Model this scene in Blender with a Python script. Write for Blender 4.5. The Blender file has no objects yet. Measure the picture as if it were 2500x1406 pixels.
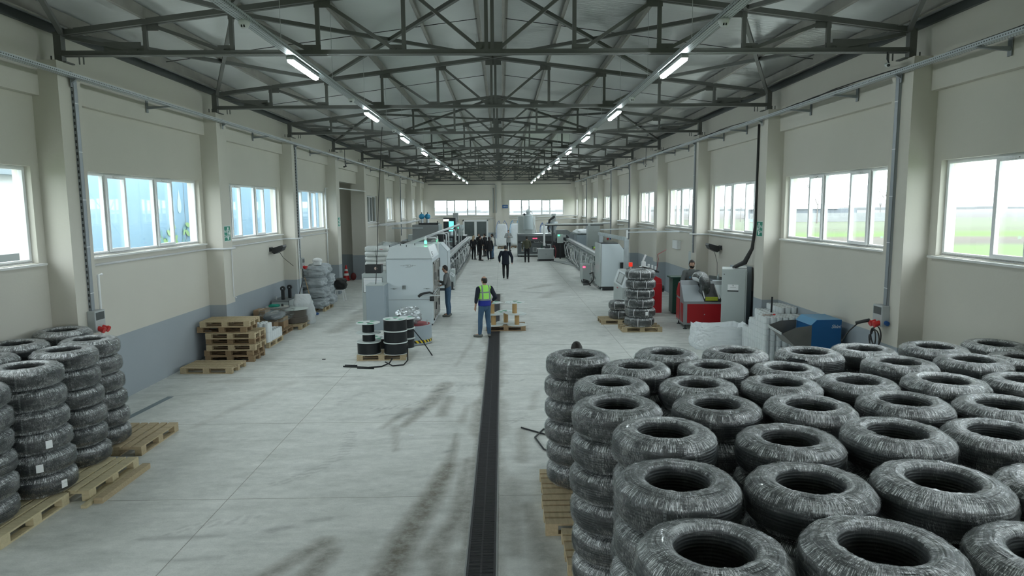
import bpy, bmesh, math, random
import numpy as np
from mathutils import Vector, Matrix, Euler, noise
PI = math.pi
rnd = random.Random(7)
scn = bpy.context.scene
COL = scn.collection

# ------------------------------------------------------------------ camera, world, exposure
cam_d = bpy.data.cameras.new('camera'); cam = bpy.data.objects.new('camera', cam_d); COL.objects.link(cam)
cam_d.sensor_fit = 'HORIZONTAL'; cam_d.sensor_width = 36.0; cam_d.lens = 36.0*1655.7/2500.0
cam_d.clip_start = 0.05; cam_d.clip_end = 3000
yaw, pitch, roll = 0.0143, 0.1188, -0.0076
F_ = Vector((math.sin(yaw)*math.cos(pitch), math.cos(yaw)*math.cos(pitch), -math.sin(pitch)))
R_ = Vector((math.cos(yaw), -math.sin(yaw), 0)); U_ = R_.cross(F_)
R2 = R_*math.cos(roll)+U_*math.sin(roll); U2 = R_*-math.sin(roll)+U_*math.cos(roll)
M = Matrix((R2, U2, -F_)).transposed().to_4x4(); M.translation = Vector((0.18, 0, 3.75))
cam.matrix_world = M
scn.camera = cam

w = bpy.data.worlds.new('overcast_sky'); scn.world = w; w.use_nodes = True
wn = w.node_tree.nodes; wl = w.node_tree.links
bgn = wn['Background']; tc = wn.new('ShaderNodeTexCoord'); sp = wn.new('ShaderNodeSeparateXYZ')
rp = wn.new('ShaderNodeValToRGB'); wl.new(tc.outputs['Generated'], sp.inputs[0]); wl.new(sp.outputs['Z'], rp.inputs[0])
rp.color_ramp.elements[0].position = 0.0; rp.color_ramp.elements[0].color = (0.80, 0.86, 0.90, 1)
rp.color_ramp.elements[1].position = 0.35; rp.color_ramp.elements[1].color = (0.94, 0.98, 1.0, 1)
wl.new(rp.outputs[0], bgn.inputs[0]); bgn.inputs[1].default_value = 5.0

scn.view_settings.view_transform = 'Standard'; scn.view_settings.look = 'None'
scn.view_settings.gamma = 1.0; scn.view_settings.use_curve_mapping = False
scn.view_settings.exposure = 0.55
cy = scn.cycles
cy.max_bounces = 7; cy.diffuse_bounces = 4; cy.glossy_bounces = 3; cy.transmission_bounces = 4; cy.transparent_max_bounces = 14
cy.caustics_reflective = False; cy.caustics_refractive = False; cy.sample_clamp_indirect = 6.0
cy.use_denoising = True

# ------------------------------------------------------------------ materials
MATS = {}
def mat(name, col, rough=0.6, metal=0.0, var=0.06, scale=3.0, bump=0.0, bscale=40.0, spec=0.5, emit=None, estr=0.0, coat=0.0, stretch=None):
    if name in MATS: return MATS[name]
    m = bpy.data.materials.new(name); m.use_nodes = True; n = m.node_tree.nodes; l = m.node_tree.links
    b = n['Principled BSDF']; b.inputs['Roughness'].default_value = rough; b.inputs['Metallic'].default_value = metal
    b.inputs['Specular IOR Level'].default_value = spec
    if coat: b.inputs['Coat Weight'].default_value = coat
    c = (*col, 1) if len(col) == 3 else col
    if var > 0:
        tc = n.new('ShaderNodeTexCoord'); mp = n.new('ShaderNodeMapping'); l.new(tc.outputs['Object'], mp.inputs[0])
        if stretch: mp.inputs['Scale'].default_value = stretch
        nz = n.new('ShaderNodeTexNoise'); nz.inputs['Scale'].default_value = scale; nz.inputs['Detail'].default_value = 3
        l.new(mp.outputs[0], nz.inputs[0])
        mx = n.new('ShaderNodeMix'); mx.data_type = 'RGBA'
        mx.inputs['A'].default_value = tuple(max(0, v*(1-var)) for v in c[:3])+(1,)
        mx.inputs['B'].default_value = tuple(min(1, v*(1+var)) for v in c[:3])+(1,)
        l.new(nz.outputs[0], mx.inputs['Factor']); l.new(mx.outputs['Result'], b.inputs['Base Color'])
    else: b.inputs['Base Color'].default_value = c
    if bump > 0:
        tc2 = n.new('ShaderNodeTexCoord')
        nb = n.new('ShaderNodeTexNoise'); nb.inputs['Scale'].default_value = bscale; nb.inputs['Detail'].default_value = 3
        l.new(tc2.outputs['Object'], nb.inputs[0])
        bp = n.new('ShaderNodeBump'); bp.inputs['Strength'].default_value = bump; bp.inputs['Distance'].default_value = 0.02
        l.new(nb.outputs[0], bp.inputs['Height']); l.new(bp.outputs[0], b.inputs['Normal'])
    if emit: b.inputs['Emission Color'].default_value = (*emit, 1); b.inputs['Emission Strength'].default_value = estr
    MATS[name] = m
    return m

def wall_mat():
    m = bpy.data.materials.new('plaster_two_tone'); m.use_nodes = True; n = m.node_tree.nodes; l = m.node_tree.links
    b = n['Principled BSDF']; b.inputs['Roughness'].default_value = 0.75; b.inputs['Specular IOR Level'].default_value = 0.25
    g = n.new('ShaderNodeNewGeometry'); s = n.new('ShaderNodeSeparateXYZ'); l.new(g.outputs['Position'], s.inputs[0])
    lt = n.new('ShaderNodeMath'); lt.operation = 'LESS_THAN'; lt.inputs[1].default_value = 1.29; l.new(s.outputs['Z'], lt.inputs[0])
    nz = n.new('ShaderNodeTexNoise'); nz.inputs['Scale'].default_value = 0.7; nz.inputs['Detail'].default_value = 4; l.new(g.outputs['Position'], nz.inputs[0])
    up = n.new('ShaderNodeMix'); up.data_type = 'RGBA'; up.inputs['A'].default_value = (0.585, 0.565, 0.50, 1); up.inputs['B'].default_value = (0.65, 0.63, 0.56, 1)
    lo = n.new('ShaderNodeMix'); lo.data_type = 'RGBA'; lo.inputs['A'].default_value = (0.32, 0.36, 0.39, 1); lo.inputs['B'].default_value = (0.38, 0.42, 0.45, 1)
    l.new(nz.outputs[0], up.inputs['Factor']); l.new(nz.outputs[0], lo.inputs['Factor'])
    mx = n.new('ShaderNodeMix'); mx.data_type = 'RGBA'; l.new(lt.outputs[0], mx.inputs['Factor'])
    l.new(up.outputs['Result'], mx.inputs['A']); l.new(lo.outputs['Result'], mx.inputs['B']); l.new(mx.outputs['Result'], b.inputs['Base Color'])
    nb = n.new('ShaderNodeTexNoise'); nb.inputs['Scale'].default_value = 25; l.new(g.outputs['Position'], nb.inputs[0])
    bp = n.new('ShaderNodeBump'); bp.inputs['Strength'].default_value = 0.12; bp.inputs['Distance'].default_value = 0.01
    l.new(nb.outputs[0], bp.inputs['Height']); l.new(bp.outputs[0], b.inputs['Normal'])
    return m
WALL = wall_mat()

def floor_mat():
    m = bpy.data.materials.new('worn_concrete'); m.use_nodes = True; n = m.node_tree.nodes; l = m.node_tree.links
    b = n['Principled BSDF']; b.inputs['Specular IOR Level'].default_value = 0.4
    g = n.new('ShaderNodeNewGeometry')
    def nse(scale, det, sx=1, sy=1, ox=0, rough=.6):
        mp = n.new('ShaderNodeMapping'); mp.inputs['Scale'].default_value = (sx, sy, 1); mp.inputs['Location'].default_value = (ox, ox, 0)
        l.new(g.outputs['Position'], mp.inputs[0])
        z = n.new('ShaderNodeTexNoise'); z.inputs['Scale'].default_value = scale; z.inputs['Detail'].default_value = det; z.inputs['Roughness'].default_value = rough
        l.new(mp.outputs[0], z.inputs[0]); return z.outputs[0]
    def ramp(src, p0, p1, c0=(0,0,0,1), c1=(1,1,1,1)):
        r = n.new('ShaderNodeValToRGB'); r.color_ramp.elements[0].position = p0; r.color_ramp.elements[1].position = p1
        r.color_ramp.elements[0].color = c0; r.color_ramp.elements[1].color = c1; l.new(src, r.inputs[0]); return r.outputs[0]
    def mix(f, a, c, bt='MIX'):
        x = n.new('ShaderNodeMix'); x.data_type = 'RGBA'; x.blend_type = bt
        for s, v in (('Factor', f), ('A', a), ('B', c)):
            if isinstance(v, (int, float)): x.inputs[s].default_value = v
            elif isinstance(v, tuple): x.inputs[s].default_value = v
            else: l.new(v, x.inputs[s])
        return x.outputs['Result']
    def mul(a, k):
        x = n.new('ShaderNodeMath'); x.operation = 'MULTIPLY'; l.new(a, x.inputs[0])
        if isinstance(k, (int, float)): x.inputs[1].default_value = k
        else: l.new(k, x.inputs[1])
        return x.outputs[0]
    base = mix(ramp(nse(0.5, 6), .35, .65), (0.60, 0.615, 0.58, 1), (0.71, 0.725, 0.69, 1))
    base = mix(ramp(nse(1.2, 7, 1, 2.2, 5, .7), .42, .68), base, (0.79, 0.80, 0.765, 1))
    grey = mul(ramp(nse(1.0, 6, .9, 3.0, 11, .7), .50, .72), 0.34)
    base = mix(grey, base, (0.36, 0.38, 0.37, 1))
    mid = ramp(nse(4.5, 6, 1, 1.4, 21, .75), .34, .68, (.86, .87, .87, 1), (1.05, 1.05, 1.05, 1)); base = mix(1.0, base, mid, 'MULTIPLY')
    fine = ramp(nse(55, 4, 1, 1, 3, .8), .3, .7, (.88, .88, .88, 1), (1.07, 1.07, 1.07, 1))
    base = mix(1.0, base, fine, 'MULTIPLY')
    at = n.new('ShaderNodeAttribute'); at.attribute_name = 'dirt'
    sc = n.new('ShaderNodeSeparateColor'); l.new(at.outputs['Color'], sc.inputs[0])
    nf = ramp(nse(6, 6, 1, 1, 7, .75), .25, .6, (.35, .35, .35, 1))
    base = mix(mul(sc.outputs[0], nf), base, (0.155, 0.14, 0.105, 1))   # brown dust
    base = mix(mul(sc.outputs[1], nf), base, (0.14, 0.15, 0.15, 1))   # black rubber marks
    base = mix(sc.outputs[2], base, (0.24, 0.24, 0.21, 1))  # joints
    l.new(base, b.inputs['Base Color'])
    rg = ramp(nse(2.0, 4, 1, 2, 9), .3, .7, (.5, .5, .5, 1), (.75, .75, .75, 1)); l.new(rg, b.inputs['Roughness'])
    bp = n.new('ShaderNodeBump'); bp.inputs['Strength'].default_value = .1; bp.inputs['Distance'].default_value = .01
    l.new(nse(30, 4), bp.inputs['Height']); l.new(bp.outputs[0], b.inputs['Normal'])
    return m

def glass_mat():
    m = bpy.data.materials.new('window_glass'); m.use_nodes = True; n = m.node_tree.nodes; l = m.node_tree.links
    n.remove(n['Principled BSDF']); out = n['Material Output']
    t = n.new('ShaderNodeBsdfTransparent'); t.inputs[0].default_value = (.93, .965, .97, 1)
    gl = n.new('ShaderNodeBsdfGlossy'); gl.inputs['Roughness'].default_value = .02
    lw = n.new('ShaderNodeLayerWeight'); pw = n.new('ShaderNodeMath'); pw.operation = 'POWER'; pw.inputs[1].default_value = 4; l.new(lw.outputs['Facing'], pw.inputs[0])
    fr = n.new('ShaderNodeMath'); fr.operation = 'MULTIPLY_ADD'; fr.inputs[1].default_value = .55; fr.inputs[2].default_value = .03; l.new(pw.outputs[0], fr.inputs[0])
    mx = n.new('ShaderNodeMixShader'); l.new(fr.outputs[0], mx.inputs[0]); l.new(t.outputs[0], mx.inputs[1]); l.new(gl.outputs[0], mx.inputs[2])
    l.new(mx.outputs[0], out.inputs[0]); return m
GLASS = glass_mat()

def film_mat(name, dens=1.0, seed=0.0, tint=(.93, .97, .98)):
    """thin glossy stretch film: streaky, partly clear; u runs round the coil, v round its section"""
    m = bpy.data.materials.new(name); m.use_nodes = True; n = m.node_tree.nodes; l = m.node_tree.links
    b = n['Principled BSDF']; out = n['Material Output']
    b.inputs['Base Color'].default_value = (*tint, 1); b.inputs['Roughness'].default_value = .16; b.inputs['Specular IOR Level'].default_value = 1.0; b.inputs['Coat Weight'].default_value = .5; b.inputs['Coat Roughness'].default_value = .1
    uv = n.new('ShaderNodeUVMap'); oi = n.new('ShaderNodeObjectInfo')
    ad = n.new('ShaderNodeVectorMath'); ad.operation = 'ADD'; l.new(uv.outputs[0], ad.inputs[0])
    cx = n.new('ShaderNodeCombineXYZ'); mr = n.new('ShaderNodeMath'); mr.operation = 'MULTIPLY_ADD'; mr.inputs[1].default_value = 37; mr.inputs[2].default_value = seed
    l.new(oi.outputs['Random'], mr.inputs[0]); l.new(mr.outputs[0], cx.inputs[0]); l.new(mr.outputs[0], cx.inputs[1]); l.new(cx.outputs[0], ad.inputs[1])
    def nse(sx, sy, det=3, rough=.6, dist=0.0):
        mp = n.new('ShaderNodeMapping'); mp.inputs['Scale'].default_value = (sx, sy, 1); l.new(ad.outputs[0], mp.inputs[0])
        z = n.new('ShaderNodeTexNoise'); z.inputs['Scale'].default_value = 1; z.inputs['Detail'].default_value = det; z.inputs['Roughness'].default_value = rough
        z.inputs['Distortion'].default_value = dist
        l.new(mp.outputs[0], z.inputs[0]); return z.outputs[0]
    def ramp(s, a, c):
        r = n.new('ShaderNodeMapRange'); r.inputs[1].default_value = a; r.inputs[2].default_value = c; l.new(s, r.inputs[0]); return r.outputs[0]
    def op(o, a, c):
        x = n.new('ShaderNodeMath'); x.operation = o
        for i, v in enumerate((a, c)):
            if isinstance(v, (int, float)): x.inputs[i].default_value = v
            else: l.new(v, x.inputs[i])
        return x.outputs[0]
    def shear(k):
        su = n.new('ShaderNodeSeparateXYZ'); l.new(ad.outputs[0], su.inputs[0]); cm = n.new('ShaderNodeCombineXYZ')
        l.new(op('ADD', su.outputs[0], op('MULTIPLY', su.outputs[1], k)), cm.inputs[0]); l.new(su.outputs[1], cm.inputs[1]); return cm.outputs[0]
    def nsh(k, sx, sy, det, rough, dist=0.0):
        mp = n.new('ShaderNodeMapping'); mp.inputs['Scale'].default_value = (sx, sy, 1); l.new(shear(k), mp.inputs[0])
        z = n.new('ShaderNodeTexNoise'); z.inputs['Scale'].default_value = 1; z.inputs['Detail'].default_value = det; z.inputs['Roughness'].default_value = rough; z.inputs['Distortion'].default_value = dist
        l.new(mp.outputs[0], z.inputs[0]); return z.outputs[0]
    streak = nsh(.03, 430, 8, 4, .8, .3); fine = nsh(-.10, 800, 13, 3, .85, .2); patch = nse(11, 4.5, 5, .75); cross = nse(11, 75, 3, .7)
    s1 = ramp(streak, .52, .58); s2 = ramp(fine, .50, .62); pz = ramp(patch, .42, .56); milk = ramp(nse(6, 3.2, 4, .6), .45, .66)
    ob = n.new('ShaderNodeTexCoord'); so = n.new('ShaderNodeSeparateXYZ'); l.new(ob.outputs['Object'], so.inputs[0])
    rad = op('SQRT', op('ADD', op('MULTIPLY', so.outputs[0], so.outputs[0]), op('MULTIPLY', so.outputs[1], so.outputs[1])), 0)
    ring = ramp(op('ABSOLUTE', op('SUBTRACT', rad, .262), 0), .030, .006); s3 = ramp(cross, .50, .62)
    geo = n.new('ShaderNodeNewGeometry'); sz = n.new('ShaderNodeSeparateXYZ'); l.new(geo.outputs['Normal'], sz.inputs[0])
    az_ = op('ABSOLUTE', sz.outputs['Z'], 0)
    edge = op('MULTIPLY', ramp(op('ABSOLUTE', op('SUBTRACT', az_, .70), 0), .22, .05), ramp(nse(40, 2.0, 3, .7), .42, .58))     # shoulder glints painted in as white patches where the surface slopes
    lay = op('ADD', op('MULTIPLY', op('POWER', az_, 2.0), 1.30), .16)   # denser film white on flat faces, also painting in light on the tops
    f = op('ADD', op('ADD', op('MULTIPLY', s1, .95), op('MULTIPLY', s2, .24)), op('MULTIPLY', milk, .14)); f = op('MULTIPLY', op('ADD', f, .05), op('ADD', op('MULTIPLY', s3, .95), .35))
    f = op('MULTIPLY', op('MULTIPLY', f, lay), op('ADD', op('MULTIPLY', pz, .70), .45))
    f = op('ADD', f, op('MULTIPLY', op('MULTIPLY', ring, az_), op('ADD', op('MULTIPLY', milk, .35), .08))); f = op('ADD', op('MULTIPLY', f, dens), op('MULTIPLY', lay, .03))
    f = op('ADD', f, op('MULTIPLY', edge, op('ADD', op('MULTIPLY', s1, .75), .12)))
    f = op('MINIMUM', f, .92)
    hgt = op('ADD', op('MULTIPLY', streak, .7), op('MULTIPLY', patch, 1.6))
    bp = n.new('ShaderNodeBump'); bp.inputs['Strength'].default_value = .7; bp.inputs['Distance'].default_value = .014
    l.new(hgt, bp.inputs['Height']); l.new(bp.outputs[0], b.inputs['Normal'])
    t = n.new('ShaderNodeBsdfTransparent'); t.inputs[0].default_value = (.94, .97, .97, 1)
    gl = n.new('ShaderNodeBsdfGlossy'); gl.inputs['Roughness'].default_value = .09; l.new(bp.outputs[0], gl.inputs['Normal'])
    m1 = n.new('ShaderNodeMixShader'); lw = n.new('ShaderNodeLayerWeight'); lw.inputs[0].default_value = .5; l.new(bp.outputs[0], lw.inputs['Normal'])
    fr = op('MULTIPLY', lw.outputs['Fresnel'], op('ADD', op('MULTIPLY', op('MULTIPLY', s2, pz), .95), .07))
    l.new(fr, m1.inputs[0]); l.new(t.outputs[0], m1.inputs[1]); l.new(gl.outputs[0], m1.inputs[2])
    m2 = n.new('ShaderNodeMixShader'); l.new(f, m2.inputs[0]); l.new(m1.outputs[0], m2.inputs[1]); l.new(b.outputs[0], m2.inputs[2])
    l.new(m2.outputs[0], out.inputs[0])
    return m

def tray_mat():
    m = mat('galvanised_tray', (0.50, 0.54, 0.55), .45, .35, .08, 6); n = m.node_tree.nodes; l = m.node_tree.links
    b = n['Principled BSDF']; tc = n.new('ShaderNodeTexCoord'); s = n.new('ShaderNodeSeparateXYZ'); l.new(tc.outputs['Object'], s.inputs[0])
    def mth(o, a, c=None):
        x = n.new('ShaderNodeMath'); x.operation = o
        for i, v in enumerate((a, c)):
            if v is None: continue
            if isinstance(v, (int, float)): x.inputs[i].default_value = v
            else: l.new(v, x.inputs[i])
        return x.outputs[0]
    # punched slots: long axis y
    a = mth('LESS_THAN', mth('FRACT', mth('MULTIPLY', s.outputs['Y'], 20)), .5)
    c = mth('LESS_THAN', mth('ABSOLUTE', mth('SUBTRACT', mth('FRACT', mth('MULTIPLY', mth('ADD', s.outputs['X'], mth('MULTIPLY', s.outputs['Z'], 1)), 25)), .5)), .2)
    k = mth('MULTIPLY', a, c)
    old = b.inputs['Base Color'].links[0].from_socket
    mx = n.new('ShaderNodeMix'); mx.data_type = 'RGBA'; l.new(k, mx.inputs['Factor']); l.new(old, mx.inputs['A']); mx.inputs['B'].default_value = (.07, .08, .08, 1)
    l.new(mx.outputs['Result'], b.inputs['Base Color']); return m
TRAY = tray_mat()

STEEL = mat('truss_paint', (0.125, 0.13, 0.12), .5, .1, .15, 2)
PVC = mat('white_pvc', (0.80, 0.82, 0.82), .4, 0, .05, 4)
GREYP = mat('grey_plastic', (0.42, 0.45, 0.45), .45, 0, .05, 5)
BLACK = mat('black_plastic', (0.022, 0.024, 0.026), .4, 0, .2, 8)
RUBBER = mat('black_rubber', (0.03, 0.03, 0.03), .6, 0, .2, 8)
PIPE = mat('black_pe_pipe', (0.011, 0.014, 0.016), .42, 0, .25, 8, spec=.32)
WOOD = mat('pallet_wood', (0.47, 0.38, 0.24), .8, 0, .28, 5, .3, 30, stretch=(1, 6, 6))
WOODN = mat('fresh_pallet_wood', (0.60, 0.52, 0.33), .8, 0, .20, 5, .3, 30, stretch=(1, 6, 6))
WOODD = mat('old_pallet_wood', (0.30, 0.21, 0.12), .85, 0, .35, 5, .3, 30, stretch=(1, 6, 6))
WHITE = mat('white_paint', (0.78, 0.80, 0.80), .5, 0, .05, 4)
PAPER = mat('white_paper', (0.85, 0.87, 0.87), .6, 0, .03, 9)

# ------------------------------------------------------------------ helpers
class MB:
    def __init__(s): s.v = []; s.f = []; s.m = []; s.uv = []
    def add(s, vs, fs, mi=0, T=None):
        o = len(s.v)
        if T is not None: vs = [T @ Vector(p) for p in vs]
        s.v += [tuple(p) for p in vs]; s.f += [tuple(i+o for i in f) for f in fs]; s.m += [mi]*len(fs); return s
    def bx(s, x0, x1, y0, y1, z0, z1, mi=0, T=None):
        vs = [(x, y, z) for z in (z0, z1) for y in (y0, y1) for x in (x0, x1)]
        return s.add(vs, [(0,2,3,1),(4,5,7,6),(0,1,5,4),(2,6,7,3),(0,4,6,2),(1,3,7,5)], mi, T)
    def box(s, c, d, mi=0, T=None): return s.bx(c[0]-d[0]/2, c[0]+d[0]/2, c[1]-d[1]/2, c[1]+d[1]/2, c[2]-d[2]/2, c[2]+d[2]/2, mi, T)
    def beam(s, p, q, a, b, mi=0, up=(0,0,1)):
        """rectangular bar p->q, a = width sideways, b = height along up"""
        p = Vector(p); q = Vector(q); d = (q-p).normalized(); u = Vector(up)
        if abs(d.dot(u)) > .98: u = Vector((0,1,0))
        r = d.cross(u).normalized(); u = r.cross(d).normalized()
        vs = [e+r*(sx*a/2)+u*(sz*b/2) for e in (p, q) for sz in (-1, 1) for sx in (-1, 1)]
        return s.add(vs, [(0,1,3,2),(4,6,7,5),(0,4,5,1),(2,3,7,6),(0,2,6,4),(1,5,7,3)], mi)
    def tube(s, pts, r, n=8, mi=0, closed=False, cap=True):
        P = [Vector(p) for p in pts]; N = len(P); rings = []; up = None
        rr = r if isinstance(r, (list, tuple)) else [r]*N
        for i in range(N):
            if closed: d = P[(i+1)%N]-P[i-1]
            else: d = P[min(i+1, N-1)]-P[max(i-1, 0)]
            d.normalize()
            if up is None:
                up = Vector((0,0,1)) if abs(d.z) < .9 else Vector((1,0,0))
            up = (up-d*up.dot(d))
            if up.length < 1e-5: up = d.orthogonal()
            up.normalize(); rt = d.cross(up)
            rings.append([P[i]+(rt*math.cos(2*PI*k/n)+up*math.sin(2*PI*k/n))*rr[i] for k in range(n)])
        o = len(s.v)
        for g in rings: s.v += [tuple(p) for p in g]
        for i in range(N if closed else N-1):
            a = o+i*n; b = o+((i+1)%N)*n
            for k in range(n): s.f.append((a+k, a+(k+1)%n, b+(k+1)%n, b+k)); s.m.append(mi)
        if cap and not closed:
            s.f.append(tuple(o+k for k in range(n))[::-1]); s.m.append(mi)
            s.f.append(tuple(o+(N-1)*n+k for k in range(n))); s.m.append(mi)
        return s
    def cyl(s, p, q, r, n=16, mi=0, r2=None): return s.tube([p, q], [r, r if r2 is None else r2], n, mi)
    def lathe(s, prof, n=32, c=(0,0,0), mi=0, closed=False, T=None):
        o = len(s.v); m = len(prof); vs = []
        for i in range(n):
            a = 2*PI*i/n
            for (r, z) in prof: vs.append((c[0]+r*math.cos(a), c[1]+r*math.sin(a), c[2]+z))
        fs = []
        for i in range(n):
            j = (i+1) % n
            for k in range(m if closed else m-1):
                k2 = (k+1) % m; fs.append((i*m+k, j*m+k, j*m+k2, i*m+k2))
        return s.add(vs, fs, mi, T)
    def prism(s, poly, axis, a, b, mi=0):
        """poly in the plane normal to axis (x:(y,z), y:(x,z), z:(x,y))"""
        def P(u, v, t): return {'x': (t, u, v), 'y': (u, t, v), 'z': (u, v, t)}[axis]
        n = len(poly); vs = [P(u, v, a) for u, v in poly]+[P(u, v, b) for u, v in poly]
        fs = [tuple(range(n))[::-1], tuple(range(n, 2*n))]+[(i, (i+1) % n, n+(i+1) % n, n+i) for i in range(n)]
        return s.add(vs, fs, mi)
    def sphere(s, c, r, nu=16, nv=10, mi=0, fn=None):
        c = Vector(c); r = (r, r, r) if isinstance(r, (int, float)) else r; vs = []
        for j in range(nv+1):
            t = PI*j/nv
            for i in range(nu):
                a = 2*PI*i/nu; d = Vector((math.sin(t)*math.cos(a), math.sin(t)*math.sin(a), math.cos(t)))
                k = fn(d) if fn else 1.0
                vs.append(c+Vector((d.x*r[0], d.y*r[1], d.z*r[2]))*k)
        fs = [(j*nu+i, (j+1)*nu+i, (j+1)*nu+(i+1)%nu, j*nu+(i+1)%nu) for j in range(nv) for i in range(nu)]
        return s.add(vs, fs, mi)
    def mesh(s, name, mats, smooth=False):
        me = bpy.data.meshes.new(name); me.from_pydata(s.v, [], s.f)
        for m in (mats if isinstance(mats, (list, tuple)) else [mats]): me.materials.append(m)
        me.polygons.foreach_set('material_index', s.m)
        if smooth: me.polygons.foreach_set('use_smooth', [True]*len(me.polygons))
        me.validate(); bm = bmesh.new(); bm.from_mesh(me); bmesh.ops.recalc_face_normals(bm, faces=bm.faces); bm.to_mesh(me); bm.free(); me.update(); return me
    def obj(s, name, mats, parent=None, smooth=False, bevel=0, loc=None, auto=None):
        me = s.mesh(name, mats, smooth); return link(name, me, parent, bevel, loc, auto)
def link(name, me, parent=None, bevel=0, loc=None, auto=None, rz=0):
    o = bpy.data.objects.new(name, me); COL.objects.link(o); o.parent = parent
    if loc: o.location = loc
    if rz: o.rotation_euler = (0, 0, rz)
    if bevel:
        m = o.modifiers.new('bevel', 'BEVEL'); m.width = bevel; m.segments = 2; m.limit_method = 'ANGLE'; m.angle_limit = math.radians(40)
    if auto and me:
        me.polygons.foreach_set('use_smooth', [True]*len(me.polygons))
        try: me.set_sharp_from_angle(angle=math.radians(auto))
        except Exception: pass
    return o
def tag(o, label, cat, group=None):
    o['label'] = label; o['category'] = cat
    if group: o['group'] = group
    return o
def thing(name, label, cat, loc=(0,0,0), rz=0, group=None):
    o = bpy.data.objects.new(name, None); COL.objects.link(o); o.location = loc; o.rotation_euler = (0,0,rz); o.empty_display_size = .1
    return tag(o, label, cat, group)
def struct(o): o['kind'] = 'structure'; return o
def dup(root, loc=None, rz=None, label=None, group=None, parent=None):
    r = root.copy(); COL.objects.link(r)
    if parent: r.parent = parent
    if loc is not None: r.location = loc
    if rz is not None: r.rotation_euler = (0,0,rz)
    if label: r['label'] = label
    if group: r['group'] = group
    for ch in list(root.children):
        c = ch.copy(); COL.objects.link(c); c.parent = r
        for g in list(ch.children):
            d = g.copy(); COL.objects.link(d); d.parent = c
    return r
ORD = ['first','second','third','fourth','fifth','sixth','seventh','eighth','ninth','tenth','eleventh','twelfth','thirteenth','fourteenth','fifteenth']

# ------------------------------------------------------------------ shell
W = 7.40; PD = .43; Y0 = 11.38; BS = 6.12; PW = .60; YE = 66.4; YB = -7.2
PY = [Y0+BS*k for k in range(-3, 10)]            # near faces of the pillars
EZ = 6.86; RZ = 7.80                             # roof underside at wall / ridge
SILL = 2.90; HEAD = 4.46
def roofz(x): return RZ-(RZ-EZ)*abs(x)/W
# floor grid with dirt attribute -------------------------------------------------
DX0, DX1, DY1 = -0.23, 0.09, 29.2
def build_floor():
    xs = sorted(set([round(v, 3) for v in np.arange(-W, W+.001, .06)]+[DX0, DX1, -W, W, -11.0, 11.0]))
    xs = [x for x in xs if not (DX0 < x < DX1)]
    ys = [YB, 0, 2.5]+list(np.arange(3, 24, .06))+list(np.arange(24, 40, .15))+list(np.arange(40, YE, .5))+[YE, YE+.6]
    ys = sorted([y for y in ys if abs(y-DY1) > .03]+[DY1])
    X, Y = np.meshgrid(np.array(xs), np.array(ys)); nx = len(xs); ny = len(ys)
    V = np.stack([X.ravel(), Y.ravel(), np.zeros(X.size)], 1)
    F = []
    for j in range(ny-1):
        for i in range(nx-1):
            if xs[i] >= DX0-1e-6 and xs[i+1] <= DX1+1e-6 and ys[j] < DY1-1e-6: continue
            F.append((j*nx+i, j*nx+i+1, (j+1)*nx+i+1, (j+1)*nx+i))
    me = bpy.data.meshes.new('floor'); me.from_pydata(V.tolist(), [], F)
    brown = np.zeros(X.shape); black = np.zeros(X.shape); joint = np.zeros(X.shape)
    def stroke(tgt, pts, wd, st):
        for k in range(len(pts)-1):
            a = np.array(pts[k], float); b = np.array(pts[k+1], float); d = b-a
            t = np.clip(((X-a[0])*d[0]+(Y-a[1])*d[1])/(d@d), 0, 1)
            dd = np.hypot(X-a[0]-t*d[0], Y-a[1]-t*d[1])
            w0 = wd[k]+(wd[k+1]-wd[k])*t
            np.maximum(tgt, st*np.clip(1.25-dd/w0, 0, 1)**.8*np.where(dd < w0*1.25, 1, 0), out=tgt)
    S = STAINS
    for kind, pts, wd, st in S: stroke(brown if kind == 'b' else black, pts, wd, st)
    # dust along the drain
    dd = np.where(X < DX0, DX0-X, np.where(X > DX1, X-DX1, 0)); wv = .16+.08*np.sin(Y*1.7)+.05*np.sin(Y*4.1)
    brown = np.maximum(brown, np.where((Y < DY1) & (X < DX0), .8, .55)*np.clip(1-dd/np.maximum(wv, .05), 0, 1)**.7*(Y < DY1+.3))
    # tyre tracks: ladders of short black bars
    for (cx, cyy, r, a0, a1, wdt) in TRACKS:
        rr = np.hypot(X-cx, Y-cyy); an = np.arctan2(Y-cyy, X-cx)
        inside = (np.abs(rr-r) < wdt) & (an > a0) & (an < a1)
        black = np.maximum(black, np.where(inside & ((an*r*9) % 1 < .45), .30, 0))
    col = me.color_attributes.new('dirt', 'FLOAT_COLOR', 'POINT')
    arr = np.ones((X.size, 4)); arr[:, 0] = brown.ravel(); arr[:, 1] = black.ravel(); arr[:, 2] = 0
    col.data.foreach_set('color', arr.ravel())
    me.materials.append(floor_mat()); o = link('floor', me); struct(o)
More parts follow.
